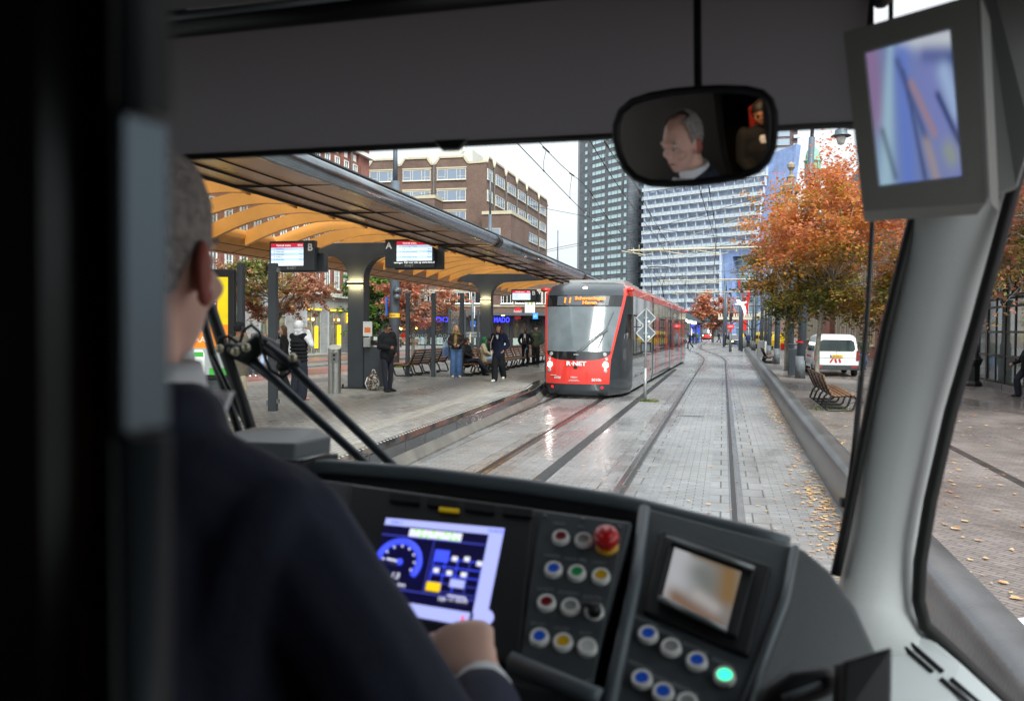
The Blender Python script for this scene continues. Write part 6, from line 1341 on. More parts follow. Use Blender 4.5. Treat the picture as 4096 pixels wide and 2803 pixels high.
    if 'yoke' in ov:
        for s in 'RL': c.limb([J['nek']+Vc((0,-.02,-.05)),J['nek'].lerp(J['s'+s],.5)+Vc((0,-.02,-.02)),J['s'+s]],[.062,.066,.07],12);c.limb([J['s'+s]+Vc((0,-.02,0)),J['s'+s].lerp(J['pel'],.45)+Vc((0,-.02,0)),J['pel']],[.07,.11,.13],12)
    if not vest:
        for s in 'RL':
            c.limb([J['s'+s],J['s'+s].lerp(J['e'+s],.5),J['e'+s]],[.058+w*.6,.052+w*.6,.046+w*.55],10);c.limb([J['e'+s],J['e'+s].lerp(J['w'+s],.5),J['w'+s]-(J['w'+s]-J['e'+s]).normalized()*.02],[.046+w*.5,.043+w*.5,.036+w*.35],10)
    if coat:      # skirt of a long coat
        c.limb([J['pel'],J['pel']+Vc((0,0,-coat))],[(.16+w,.12+w),(.19+w,.15+w)],14,side=(1,0,0))
    addmesh('coat' if coat else 'jacket' if not vest else 'padded_vest',remesh(c,vox,2),top,t)
    if vest:
        c=MB()
        for s in 'RL':
            c.limb([J['s'+s],J['s'+s].lerp(J['e'+s],.5),J['e'+s]],[.066,.064,.06],10);c.limb([J['e'+s],J['e'+s].lerp(J['w'+s],.6),J['w'+s]-(J['w'+s]-J['e'+s]).normalized()*.02],[.06,.055,.042],10)
        addmesh('sleeve',remesh(c,vox,2),vest,t)
        c=MB();c.s=True
        for i in range(6):
            q=J['pel'].lerp(J['che'],-.2+i*.24);c.tube([q+Vc((math.cos(a*PI/8)*(.19),math.sin(a*PI/8)*.15,0)) for a in range(16)],.03,8,closed=True)
        c.build('quilting',top,t)
    c=MB();c.limb([J['pel']+Vc((0,0,.06)),J['pel']-Vc((0,0,.03)) if J['kR'].z<.7 else J['pel']-Vc((0,0,.01))],[(.155+tw*.3,.11+tw*.5),(.155+tw*.5,.115+tw*.5)],12,side=(1,0,0))
    for s in 'RL':
        k=J['h'+s].lerp(J['k'+s],.5);c.limb([J['h'+s],k,J['k'+s]],[.092+tw*.4,.076+tw*.8,.062+tw],10);m=J['k'+s].lerp(J['a'+s],.5);c.limb([J['k'+s],m,J['a'+s]+Vc((0,0,.0))],[.062+tw,.052+tw*1.3,.045+tw*1.3],10)
    addmesh('trousers',remesh(c,vox,2),bot,t)
    for s in 'RL':
        g=1 if s=='R' else -1;td=Vc(ov.get('t'+s,(g*.15,1,0))).normalized();a=J['a'+s];sh=MB();sh.s=True;dn=Vc((0,0,-1));nx=td.cross(dn).normalized()
        z=-.055;sh.limb([a-td*.045+Vc((0,0,z+.01)),a+td*.05+Vc((0,0,z+.01)),a+td*.13+Vc((0,0,z)),a+td*.19+Vc((0,0,z-.005))],[(.042,.052),(.046,.05),(.048,.04),(.036,.028)],12,side=nx);sh.build('shoe',shoe,t)
    hh=MB()
    def HB(c,r,n=12): hh.ball(H+HR@Vc(c),r,n,HR)
    if hair in('short','crop','balding'):
        k=.006 if hair!='short' else .014;HB((0,-.018,.036),(.078+k,.094+k,.096+k));me=remesh(hh,.012,1)
    elif hair in('long','curly'):
        HB((0,-.02,.034),(.086,.1,.1));z0=-.3 if hair=='long' else -.22;w=.03 if hair=='long' else .055
        for g in(-1,1): hh.limb([H+HR@Vc((g*.07,-.03,.04)),H+HR@Vc((g*.088,-.02,-.1)),H+HR@Vc((g*.1,.0,z0+.03))],[.03,w,w*.7],8)
        hh.limb([H+HR@Vc((0,-.06,.03)),H+HR@Vc((0,-.08,-.12)),H+HR@Vc((0,-.09,z0))],[(.08,.05),(.085,.045),(.07,.03)],10,side=HR@Vc((1,0,0)))
        if hair=='curly':
            R=random.Random(4)
            for i in range(46): a=R.uniform(0,2*PI);z=R.uniform(-.26,.12);x=math.cos(a)*.1;y=-.03+math.sin(a)*.09;
            for i in range(60):
                a=R.uniform(-PI*1.15,.15*PI);z=R.uniform(-.27,.1);HB((math.cos(a)*.11,-.02+math.sin(a)*.1,z),(.024,.024,.024),6)
        me=remesh(hh,.012,1)
    elif hair=='hijab':
        HB((0,-.02,.02),(.1,.112,.125));HB((0,-.01,-.12),(.085,.09,.08));hh.limb([H+Vc((0,.0,-.13)),H+Vc((.0,.06,-.22)),H+Vc((.02,.08,-.42))],[(.1,.08),(.09,.05),(.05,.03)],10,side=(1,0,0));me=remesh(hh,.013,1)
    elif hair=='beanie': HB((0,-.014,.045),(.09,.106,.1));HB((0,-.02,.0),(.088,.1,.04));me=remesh(hh,.012,1)
    elif hair=='hood':
        HB((0,-.03,.03),(.115,.125,.13));HB((0,-.05,-.08),(.11,.1,.09));hh.limb([H+Vc((-.1,-.03,-.15)),H+Vc((0,-.1,-.14)),H+Vc((.1,-.03,-.15))],[.05,.06,.05],8);me=remesh(hh,.013,1)
    elif hair=='cap': HB((0,-.014,.04),(.084,.1,.085));hh.limb([H+HR@Vc((0,.06,.055)),H+HR@Vc((0,.14,.045))],[(.07,.012),(.05,.01)],10,side=HR@Vc((1,0,0)));me=remesh(hh,.011,1)
    elif hair=='bun': HB((0,-.018,.036),(.084,.098,.1));HB((0,-.04,.13),(.035,.035,.035));me=remesh(hh,.012,1)
    # keep the face open: cut faces of the hair in front of the face plane
    import bmesh
    if hair=='balding':
        pass
    if hair not in('cap',):
        bm=bmesh.new();bm.from_mesh(me);Ri=HR.transposed();kill=[]
        for f in bm.faces:
            q=Ri@(f.calc_center_median()-H)
            if hair in('hijab','hood'): 
                if q.y>.045 and (abs(q.x)/.062)**2+((q.z+.005)/.085)**2<1: kill.append(f)
            elif hair=='beanie':
                if q.y>.03 and q.z<.035: kill.append(f)
            elif hair=='balding':
                if q.y>.022 or (q.y>-.03 and abs(q.x)<.055 and q.z>.05): kill.append(f)
            elif q.y>.035 and q.z<.062 and abs(q.x)<.082 and q.z>-.13: kill.append(f)
        bmesh.ops.delete(bm,geom=kill,context='FACES');bm.to_mesh(me);bm.free()
    addmesh({'hijab':'headscarf','beanie':'beanie','hood':'hood','cap':'cap'}.get(hair,'hair'),me,hm,t)
    if h!=1: t.scale=(h,h,h)
    return t,J
def at(px,py,z=PLZ): p=G(px,py,z);return (p.x,p.y,z)
def item(name,label,cat,t,J,fn,mats,part='item_body',group=None,bev=0):
    M=Mx.Translation(t.location)@Mx.Rotation(t.rotation_euler.z,4,'Z')@Mx.Scale(t.scale.x,4);b=MB();fn(b);b.xf(M)
    c=sum((Vc(v) for v in b.v),Vc((0,0,0)))/len(b.v)
    q=thing(name,label,cat,c,0,group);b.build(part,mats,q,True,bev=bev);return q
PH=mat('phone_black',(18,18,20),.15,0,0)
phone=lambda c,u,v:(lambda b:b.ob(c,Vc(u)*.036,Vc(v)*.075,Vc(u).cross(Vc(v))*.005))
# 1 man in a beanie, phone at his ear, mostly behind the wiper arms
t,J=person('person in a black beanie and camouflage jacket, phone at the ear',at(955,1688),-.75,dict(eR=(.36,.02,1.26),wR=(.2,.06,1.5),cR=.8,aR=(.1,-.12,.12)),CCAM,CBEI,SWHT,SK2,'beanie',CBLK,jl=.84,bulk=.05,tw=.03)
item('smartphone','dark phone held to the ear by the person in the black beanie','phone',t,J,phone(Vc((.115,.05,1.62)),(0,.9,.2),(0,-.2,.95)),PH)
# 2 walkers on the road behind
person('fair haired person in a bomber jacket and pale jeans walking across the road',at(1062,1500,0),PI+.25,dict(kR=(.1,.16,.53),aR=(.1,.08,.1),kL=(-.09,-.02,.5),aL=(-.1,-.25,.14)),CBEI,CLBL,SWHT,SK1,'long',HBLD,bulk=.05,tw=.04,vest=None)
person('dark clothed person behind the wiper joint, walking beside the one in the white hoodie',at(1012,1508,0),.3,dict(kR=(.1,.18,.53),aR=(.1,.1,.1)),CBLK,CDKD,SWHT,SK1,'short',HBRN,bulk=.05)
# 3 woman in black
person('long haired woman in black with a hand at her mouth',at(1135,1562),PI*.5+.5,dict(eR=(.2,.12,1.22),wR=(.06,.16,1.5),fR=(-.3,.1,1),cR=.9,aL=(-.1,-.12,.1)),CBLK,CBLK,SBLK,SK1,'long',HBRN,bulk=.03,female=True,h=.98)
# 4 man in the vest
person('man in a black padded vest with his white hood up',at(1195,1600),-.25,dict(eR=(.37,-.0,1.24),wR=(.2,.07,1.56),fR=(-.5,.2,.8),cR=.9,eL=(-.22,.06,1.18),wL=(-.1,.2,1.15)),CBLK,CDKD,mat('trainer_red_white',(214,150,140),.5,0,.5,30),SK2,'hood',CWHT,jl=.86,bulk=.05,tw=.05,vest=CWHT,h=1.03)
# 5 man in sunglasses
t,J=person('man in a black quilted jacket and sunglasses looking at his phone',at(1548,1566),PI*1.5-.5,dict(hp=-.35,eR=(.24,-.02,1.16),wR=(.12,.26,1.13),eL=(-.22,-.02,1.16),wL=(-.1,.22,1.0),fR=(0,1,.1),cR=.8,aR=(.09,.06,.09)),CBLK,CDKD,SBLK,SK2,'crop',HBLK,jl=.88,bulk=.045,tw=.008,h=1.02)
item('smartphone','phone in the hand of the man in sunglasses','phone',t,J,phone(Vc((.09,.37,1.13)),(.9,0,0),(0,.95,.25)),PH)
HM=Mx.Rotation(-.35,3,'X');Hh=J['hed']
item('sunglasses','dark sunglasses worn by the man in the black quilted jacket','sunglasses',t,J,lambda b:[b.ob(Hh+HM@Vc((g*.033,.098,.012)),HM@Vc((.026,0,0)),HM@Vc((0,.004,0)),HM@Vc((0,.003,.018))) for g in(-1,1)]+[b.beam(Hh+HM@Vc((g*.062,.09,.016)),Hh+HM@Vc((g*.082,-.02,.01)),.006,.005) for g in(-1,1)],PH)
# 6 man behind with tan trousers
t,J=person('man with curly black hair, black jacket and tan trousers standing behind the man in sunglasses',at(1552,1532),PI*.9,dict(hy=.6,aR=(.16,.1,.1)),CBLK,CTAN,SBLK,SK3,'short',HBLK,jl=.86,bulk=.05,tw=.03,h=1.03)
# camo backpack on the ground
p=at(1492,1562);t=thing('backpack','camouflage patterned backpack standing on the ground against the column bin','backpack',p)
b=MB();b.limb([(0,0,.13),(.01,0,.3),(.03,0,.46)],[(.2,.13),(.17,.11),(.08,.06)],14,side=(1,0,0));me=remesh(b,.014,3)
cm,nt,pr,N,L=newmat('camo_print');tc=N.new('ShaderNodeTexCoord');vz=N.new('ShaderNodeTexVoronoi');vz.inputs['Scale'].default_value=14;nz=N.new('ShaderNodeTexNoise');nz.inputs['Scale'].default_value=9;ad=N.new('ShaderNodeVectorMath');ad.operation='ADD'
L.new(tc.outputs['Object'],nz.inputs['Vector']);L.new(tc.outputs['Object'],ad.inputs[0]);L.new(nz.outputs['Color'],ad.inputs[1]);L.new(ad.outputs[0],vz.inputs['Vector']);cr=N.new('ShaderNodeValToRGB');cr.color_ramp.interpolation='CONSTANT';e=cr.color_ramp.elements
for q in (.3,.55,.75): e.new(q)
for i,(q,c) in enumerate(((0,(34,34,34)),(.3,(196,192,180)),(.5,(110,66,44)),(.62,(40,40,40)),(.8,(206,202,190)))): e[i].position=q;e[i].color=lin(c)+(1,)
L.new(vz.outputs['Color'],cr.inputs['Fac']);L.new(cr.outputs['Color'],pr.inputs['Base Color']);addmesh('bag_body',me,cm,t)
b=MB();b.s=True;b.tube([(-.03,-.02,.5),(-.0,-.02,.56),(.05,-.02,.56),(.07,-.02,.49)],.012,6);b.tube([(-.12,-.1,.36),(-.15,-.17,.2),(-.1,-.14,.05)],.014,6);b.build('strap',CWHT,t)
b=MB();b.s=True;b.tube([(-.14,-.12,.22),(0,-.145,.27),(.14,-.12,.22)],.006,5);b.build('zip',BLK,t)
# 7 woman with scarf and tote
t,J=person('woman in a brown leather jacket, mustard scarf and wide blue jeans',at(1824,1510),PI+.4,dict(hy=.25,eR=(.25,-.06,1.16),wR=(.1,.2,1.1),eL=(-.24,-.02,1.16),wL=(-.08,.22,1.08),fR=(-.4,.9,0),fL=(.4,.9,0),cR=.7),CBRN,CDNM,mat('boot_cream',(206,200,170),.6),SK1,'long',HBLD,jl=.98,bulk=.03,tw=.04,female=True,h=1.02)
c=MB();c.s=True;c.tube([(.11*math.cos(a*PI/6),.09*math.sin(a*PI/6)+.02,1.47+.02*math.sin(a)) for a in range(12)],.042,8,closed=True);c.limb([(.03,.12,1.42),(.04,.16,1.25),(.04,.15,1.02)],[(.05,.025),(.06,.02),(.05,.015)],8,side=(1,0,0));c.build('scarf',CMUS,t)
def tote(b):
    b.m=0;b.prism([(-.17,-.40),(.17,-.42),(.2,-.18),(.16,-.1),(-.16,-.1),(-.2,-.2)],(.30,.0,1.12),(.55,.85,0),(0,0,1),(.07,-.04,0));b.m=1;b.prism([(-.16,-.098),(.16,-.098),(.14,.08),(-.14,.08)],(.30,.0,1.12),(.55,.85,0),(0,0,1),(.065,-.038,0))
    b.m=1;b.tube([(.24,-.1,1.2),(.2,-.02,1.46),(.2,.03,1.47),(.38,.1,1.2)],.012,5)
item('tote_bag','blue denim tote bag of the woman with the mustard scarf','bag',t,J,tote,[cloth('tote_blue',(92,112,146)),cloth('tote_pale',(150,168,186))])
item('smartphone','small phone in the hands of the woman with the mustard scarf','phone',t,J,phone(Vc((.02,.3,1.1)),(.9,.1,0),(0,.8,.4)),PH)
# 8 seated, mostly hidden: legs stretched out from the bench
sit=dict(pel=(0,0,.52),wai=(0,-.04,.68),che=(0,-.07,.88),nek=(0,-.06,1.08),hed=(0,-.03,1.22),sR=(.18,-.06,1.02),sL=(-.18,-.06,1.02),eR=(.24,.02,.78),eL=(-.24,.02,.78),wR=(.1,.22,.66),wL=(-.1,.22,.66),hR=(.09,.02,.5),hL=(-.09,.02,.5),kR=(.1,.44,.52),kL=(-.1,.44,.52),aR=(.1,.55,.1),aL=(-.1,.50,.1))
s1=dict(sit);s1.update(kR=(.1,.46,.56),aR=(.06,.78,.2),kL=(-.08,.44,.50),aL=(-.1,.62,.1),hp=-.3)
person('person in dark jeans sitting on the bench with a leg stretched out',(-8.95,30.3,PLZ),-PI/2-.15,s1,CBLK,CDKD,SBLK,SK2,'short',HBLK,bulk=.05,tw=.015,face=False)
# 9 seated in green headscarf
s2=dict(sit);s2.update(hy=-.2,hp=-.2)
t,J=person('person in a green headscarf and beige coat sitting on the bench, seen from the side',(-9.0,32.9,PLZ),-PI/2+.25,s2,CBEI,CLBL,SWHT,SK2,'hijab',CGRN,bulk=.045,tw=.03,female=True)
item('white_bag','white bag on the lap of the person in the green headscarf','bag',t,J,lambda b:b.bx(-.12,.12,.2,.34,.6,.86),CWHT,bev=.03)
s3=dict(sit);person('dark clothed person sitting on the bench just behind the green headscarf',(-9.15,34.4,PLZ),-PI/2,s3,CBLK,CBLK,SBLK,SK2,'short',HBLK,bulk=.05,face=False)
# 10 woman walking in navy coat
t,J=person('curly haired woman in a navy double breasted coat walking towards us',at(1994,1527),PI-.08,dict(hy=.1,eR=(.27,-.1,1.16),wR=(.19,.05,.98),eL=(-.27,-.1,1.16),wL=(-.19,.05,.98),kR=(.08,.13,.52),aR=(.06,.18,.1),kL=(-.1,.03,.52),aL=(-.1,-.2,.17)),CNVY,CBLK,SWHT,SK1,'curly',HBRN,jl=.82,bulk=.035,tw=.04,female=True,flare=.015,h=1.03)
c=MB();c.prism([(-.045,0),(.045,0),(0,-.16)],(0,.14,1.44),(1,0,0),(0,.12,1),(0,.012,0));c.build('sweater',CWHT,t)
c=MB();c.s=True
for g in(-1,1):
    c.prism([(0,0),(g*.05,.0),(g*.07,-.1),(g*.01,-.2)][::g],(g*.04,.142,1.44),(1,0,0),(0,.1,1),(0,.016,0))
    for z in (1.2,1.1,1.0): c.ball((g*.04,.158,z),(.011,.006,.011),6)
c.build('lapel',cloth('navy_dark',(24,28,46)),t)
c=MB();c.s=True;c.tube([(-.1,0,1.70),(-.07,-.0,1.76),(.07,0,1.76),(.1,0,1.70)],.01,6);[c.ball((g*.088,.01,1.64),(.018,.034,.04),8) for g in(-1,1)];c.build('headphones',PH,t)
item('shoulder_strap','cream strap of a bag over the shoulder of the woman in the navy coat','bag strap',t,J,lambda b:b.tube([(.14,.1,1.42),(.2,.17,1.2),(.2,.18,1.02)],.013,6),CBEI)
# 11 woman with waist bag
t,J=person('woman in a black jacket with a waist bag standing before the benches',at(2101,1466),PI-.05,dict(eR=(.33,-.06,1.18),wR=(.2,.08,1.0),eL=(-.33,-.06,1.18),wL=(-.2,.08,1.0),cR=1.,cL=1.),CBLK,CBLK,SBLK,SK3,'bun',HBLK,jl=.98,bulk=.03,tw=.0,female=True,h=1.0)
c=MB();c.prism([(-.04,.02),(.04,.02),(.05,-.3),(-.05,-.3)],(0,.135,1.44),(1,0,0),(0,.04,1),(0,.012,0));c.build('shirt',CWHT,t)
item('waist_bag','black waist bag with a small blue key tag','bag',t,J,lambda b:(b.bx(-.12,.1,.13,.2,1.0,1.1),setattr(b,'m',1),b.bx(-.13,-.07,.16,.18,.76,.86),b.tube([(-.1,.17,.86),(-.1,.17,1.0)],.004,4)),[cloth('bag_grey',(54,54,58)),mat('tag_blue',(90,150,190),.5)])
# 12 man in cap
t,J=person('man in a dark cap and olive jacket with a teal backpack',at(2143,1459),PI-.2,dict(hy=.1),COLV,CBLK,SBLK,SK1,'cap',CBLK,bulk=.06,tw=.03,h=1.06)
item('green_backpack','teal green backpack on the back of the man in the olive jacket','backpack',t,J,lambda b:b.limb([(-.12,-.22,1.0),(-.12,-.24,1.32)],[(.17,.1),(.14,.09)],12,side=(1,0,0)),cloth('teal',(40,96,88)))
# people on the right
person('man in a dark jacket and blue jeans walking on the right behind the van',at(3453,1482,0),PI+.2,dict(kR=(.1,.14,.53),aR=(.1,.1,.1),aL=(-.1,-.2,.14)),COLV,CDNM,SBLK,SK1,'short',HBRN,bulk=.05,tw=.03)
person('person in a dark coat walking past the iron arcade at the right edge',(VY(4098,1590,30.5).x+.05,30.5,0),PI*.5,dict(kR=(.1,.25,.55),aR=(.1,.2,.1),aL=(-.1,-.35,.18),kL=(-.1,-.05,.5),eR=(.22,.12,1.16),wR=(.2,.34,1.05)),CBLK,CDKD,SBLK,SK1,'short',HBLK,bulk=.05,tw=.04)
person('cyclist in a blue jacket riding the bicycle with the light blue tyre',(SC.objects['bicycle'].location.x if 0 else rb.location.x-.25,rb.location.y,.08),-PI/2+.1,dict(pel=(0,0,.96),wai=(0,.1,1.08),che=(0,.22,1.26),nek=(0,.32,1.44),hed=(0,.38,1.58),sR=(.18,.28,1.38),sL=(-.18,.28,1.38),eR=(.22,.4,1.16),eL=(-.22,.4,1.16),wR=(.2,.6,1.06),wL=(-.2,.6,1.06),kR=(.1,.35,.7),aR=(.1,.2,.3),kL=(-.1,.3,.6),aL=(-.1,.1,.16)),CNVY,CLBL,SBLK,SK1,'short',HBLK,bulk=.04,tw=.02,face=False,vox=.02)
t_,_=person('dark figure bending over the black bicycle with the yellow child seat',at(1320,1404,0),-1.3,dict(wai=(0,.1,1.08),che=(0,.24,1.24),nek=(0,.36,1.38),hed=(0,.42,1.5),sR=(.18,.32,1.32),sL=(-.18,.32,1.32),eR=(.22,.36,1.06),eL=(-.22,.36,1.06),wR=(.18,.56,.98),wL=(-.18,.56,.98)),CDKD,CDKD,SBLK,SK2,'short',HBLK,face=False,vox=.02)
person('distant person in a pale coat behind the glass screens near the crossing sign',at(1884,1400,0),PI*.4,{},CBEI,CBLK,SBLK,SK1,'short',HBRN,face=False,vox=.022,coat=.2)
person('distant person in a dark coat beside the bicycle below the direction signs',at(2064,1376,0),PI*.3,{},CBLK,CDKD,SBLK,SK1,'short',HBLK,face=False,vox=.022)
person('distant dark person seen between the far glass posts',at(1925,1398,0),PI*1.2,{},CNVY,CBLK,SBLK,SK1,'long',HBLK,face=False,vox=.022)
WK=dict(kR=(.1,.2,.54),aR=(.1,.22,.1),kL=(-.1,0,.5),aL=(-.1,-.3,.17),eR=(.24,-.12,1.16),wR=(.24,-.1,.93),eL=(-.24,.08,1.16),wL=(-.22,.28,.98))
far=[(2743,1371,'far pedestrian in a long white coat left of the striding dark figure',CWHT,CBLK,'short',HBLK,PI*.6,{},.25),
(2760,1392,'dark far pedestrian striding across the tracks, nearest of the far group',CBLK,CBLK,'long',HBRN,PI*.6,WK,0),
(2773,1373,'far pedestrian with a yellow scarf and blond hair',CBLK,CDKD,'long',HBLD,PI*.8,{},0),
(2789,1375,'far pedestrian in a green parka walking towards us',cloth('parka',(60,90,56)),CDKD,'short',HBLK,PI,WK,0),
(2752,1352,'far bystander in blue behind the white coat',CBLU,CBLK,'short',HBLK,PI,{},0),
(2764,1351,'far bystander in black between the white coat and the yellow scarf',CBLK,CBLK,'short',HBLK,0,{},0),
(2780,1350,'far bystander in grey just left of the far tram',CGRY,CBLK,'short',HBRN,PI,{},0),
(2793,1349,'far bystander in navy next to the far tram',CNVY,CBLK,'short',HBLK,PI,{},0),
(2875,1371,'far woman in dark clothes walking right of the far tram',CBLK,CBLK,'short',HBRN,-PI*.4,WK,0),
(2901,1386,'man in a red cap, long black jacket and white shoes left of the signal post',CBLK,CNVY,'cap',CRED,PI*.6,WK,0),
(2914,1385,'person in pale trousers partly behind the signal post',CBLK,CBEI,'short',HBLK,PI*.5,WK,0),
(2970,1371,'person in a yellow jacket right of the thick dark mast',CYEL,CBLU,'short',HBLD,PI*.3,WK,0),
(2980,1370,'person in a black coat right behind the yellow jacket',CBLK,CBLK,'short',HBRN,PI*.3,{},0),
(2992,1394,'man in a blue jacket, black trousers and white shoes near the far bench',cloth('steel_blue',(44,62,92)),CBLK,'short',HBRN,PI,WK,0),
(3038,1384,'person in a navy jacket and tan trousers bending by the grey masts',CNVY,CTAN,'short',HBRN,PI*.5,{},0),
(3063,1386,'person in black near the third grey mast',CBLK,CBLK,'short',HBLK,PI,{},0),
(3098,1384,'person in dark blue between the grey masts',CNVY,CBLK,'short',HBRN,PI,{},0),
(3133,1392,'person in black beside a red suitcase left of the bicycle',CBLK,CBLK,'short',HBLK,PI*1.3,{},0)]
for px,py,l,a,c,hr,hm_,r,ov,ct in far: person(l,at(px,py,0),r,ov,a,c,SWHT if 'white shoes' in l or 'pale' in l else SBLK,SK1,hr,hm_,face=False,vox=.03,coat=ct,group='pedestrians in the far square',bulk=.04)
t=thing('suitcase','red suitcase on the ground in front of the station wall','suitcase',at(3132,1399,0));b=MB();b.bx(-.25,.25,-.15,.15,.05,.7);b.build('case_body',CRED,t,bev=.04);b=MB();b.tube([(-.12,0,.7),(-.12,0,1.0),(.12,0,1.0),(.12,0,.7)],.012,5);b.build('handle',BLK,t)
# ---------------------------------------------------------------- the cab we look out of
CABG=mat('cab_dark_grey',(90,94,96),.55,0,.1,3,.15,300);VIS=mat('blind_fabric',(100,100,102),.9,0,.06,4,.3,400);CEIL=mat('cab_ceiling',(104,104,104),.7,0,.05,2)
PIL=mat('pillar_light_grey',(196,200,200),.45,0,.06,2,.05,200);CBK=mat('cab_black',(20,21,24),.5,0,.15,5);PART=mat('bulkhead_dark',(24,17,13),.6,0,.2,3);DASH=mat('dash_slate',(62,67,71),.5,0,.1,6,.15,300);DASHL=mat('dash_rim',(98,108,114),.4,0,.08,4)
cab=thing('tram_cab','dark interior shell of our own tram cab with light grey windscreen pillar','tram cab',(-.5,0,.3))
_n=VIS.node_tree;_t=_n.nodes.new('ShaderNodeBsdfTranslucent');_t.inputs['Color'].default_value=(.58,.57,.59,1);_m=_n.nodes.new('ShaderNodeMixShader');_m.inputs[0].default_value=.54
_n.links.new(_n.nodes['Principled BSDF'].outputs[0],_m.inputs[1]);_n.links.new(_t.outputs[0],_m.inputs[2]);_n.links.new(_m.outputs[0],_n.nodes['Material Output'].inputs['Surface'])
def clearmat(name,c):
    M,nt,p,N,L=newmat(name);N.remove(p);t=N.new('ShaderNodeBsdfTransparent');t.inputs['Color'].default_value=lin(c)+(1,);L.new(t.outputs[0],N['Material Output'].inputs['Surface']);return M
def cbuild(b,nm,m,**k): return b.build(nm,m,cab,True,**k)
def S(b,pts,th=.02): return b.slab([CC(*p) for p in pts],th)
b=MB();b.bx(-1.9,.9,-5,1.75,2.66,2.7);b.bx(-1.9,.9,-5.05,-5,.3,2.7);b.bx(-1.92,-1.88,-5,.1,.3,2.66);b.bx(.88,.92,-5,-.1,.3,2.66);cbuild(b,'shell',CBK)
b=MB();b.bx(-1.9,.9,-5,1.7,.3,.36);cbuild(b,'floor',CBK)
b=MB();b.prism([(-1.1,1.56),(-1.05,1.56),(-1.85,.1),(-1.9,.1)],(0,0,.3),(1,0,0),(0,1,0),(0,0,1.2));b.prism([(-1.1,1.56),(-1.05,1.56),(-1.85,.1),(-1.9,.1)],(0,0,2.45),(1,0,0),(0,1,0),(0,0,.25))
b.prism([(.5,1.46),(.54,1.46),(.92,-.1),(.88,-.1)],(0,0,.3),(1,0,0),(0,1,0),(0,0,.45));b.prism([(.5,1.46),(.54,1.46),(.92,-.1),(.88,-.1)],(0,0,2.5),(1,0,0),(0,1,0),(0,0,.2));b.bx(-1.1,.2,1.56,1.6,.3,1.4);cbuild(b,'side_wall',CBK)
# bulkhead behind the driver, with a glazed opening
def bulk(x0,x1,z0,z1,m,nm,y0=.36,y1=.42): b=MB();b.bx(x0,x1,y0,y1,z0,z1);return cbuild(b,nm,m)
xe=CC(492,1400,.47).x
bulk(-.40,xe,.36,2.66,PART,'bulkhead');bulk(-1.85,-.67,.36,2.66,PART,'bulkhead');bulk(-.669,-.401,.36,1.62,PART,'bulkhead');bulk(-.669,-.401,2.35,2.66,PART,'bulkhead')
dc=(CC(500,1400,.5)+CC(650,1400,.5))/2
b=MB();pn=Vc((.98,-.2,0));pt=Vc((.2,.98,0));z0,z1=CC(575,1720,.27).z,CC(575,480,.27).z;q=(CC(498,1400,.27)+CC(648,1400,.27))/2;b.ob(Vc((q.x,q.y,(z0+z1)/2)),pt*.0089,pn*.002,(0,0,(z1-z0)/2));cbuild(b,'post_reflector_plate',mat('reflector_metal',(84,92,98),.34,1,.06,3),bev=.001)  # metal plate added, angled to mirror the bright right hand window
b=MB();b.s=True;b.ob(Vc((q.x,q.y,z1+.3)),pt*.0092,pn*.0024,(0,0,.298));b.ob(Vc((q.x,q.y,z0-.4)),pt*.0092,pn*.0024,(0,0,.398));b.ob(Vc((q.x,q.y,CH))+Vc((-.022,.004,0)),Vc((.0155,0,0)),Vc((0,.004,0)),(0,0,.6));cbuild(b,'door_post',mat('door_blue_grey',(44,50,54),.35,0,.2,8))
# blind, rail, ceiling edge
b=MB();S(b,[(560,150,1.44),(3486,-160,1.44),(3424,497,1.46),(740,630,1.46),(560,640,1.46)],.006);cbuild(b,'roller_blind',VIS)
b=MB();b.s=True;b.tube([CC(560,642,1.45),CC(740,630,1.45),CC(3424,499,1.45)],.0055,8);cbuild(b,'blind_bar',CBK)
b=MB();b.prism([(0,0),(128,8),(112,58),(100,66),(28,66),(16,58)],(0,0,0),(1,0,0),(0,1,0),(0,0,1)) if 0 else None
P=[CC(x,y,1.44) for x,y in ((1738,572),(1872,566),(1856,590),(1840,606),(1775,608),(1757,594))];b.slab(P,.02);cbuild(b,'blind_handle',CBK,bev=.003)
b=MB();b.s=True;b.tube([CC(540,118,1.40),CC(2400,-70,1.40)],.02,10);cbuild(b,'blind_rail',CBK)
b=MB();S(b,[(500,62,1.3),(1300,-20,1.3),(1300,-500,1.0),(500,-500,1.0)],.01);cbuild(b,'ceiling_panel',CEIL)
b=MB();b.s=True;b.tube([CC(500,90,1.33),CC(1400,-14,1.33)],.006,8);cbuild(b,'ceiling_trim',DASHL)
b=MB();S(b,[(500,-100,1.5),(3486,-300,1.5),(3486,-900,1.3),(500,-900,1.3)],.01);S(b,[(3380,-400,1.5),(3486,-400,1.5),(3486,150,1.5),(3424,520,1.5),(3380,520,1.5)],.01);cbuild(b,'header',CBK)
b=MB();S(b,[(3860,-400,1.40),(4500,-400,1.35),(4500,200,1.33),(4120,560,1.36),(4060,760,1.38),(3860,830,1.4)],.02);cbuild(b,'corner_cove',mat('cove_grey',(150,152,152),.6),bev=.004)
b=MB();b.s=True;b.tube([CC(3566,-200,1.46),CC(3562,200,1.46)],.004,6);b.ball(CC(3525,-5,1.42),.016,10);cbuild(b,'roof_bracket',CBK)
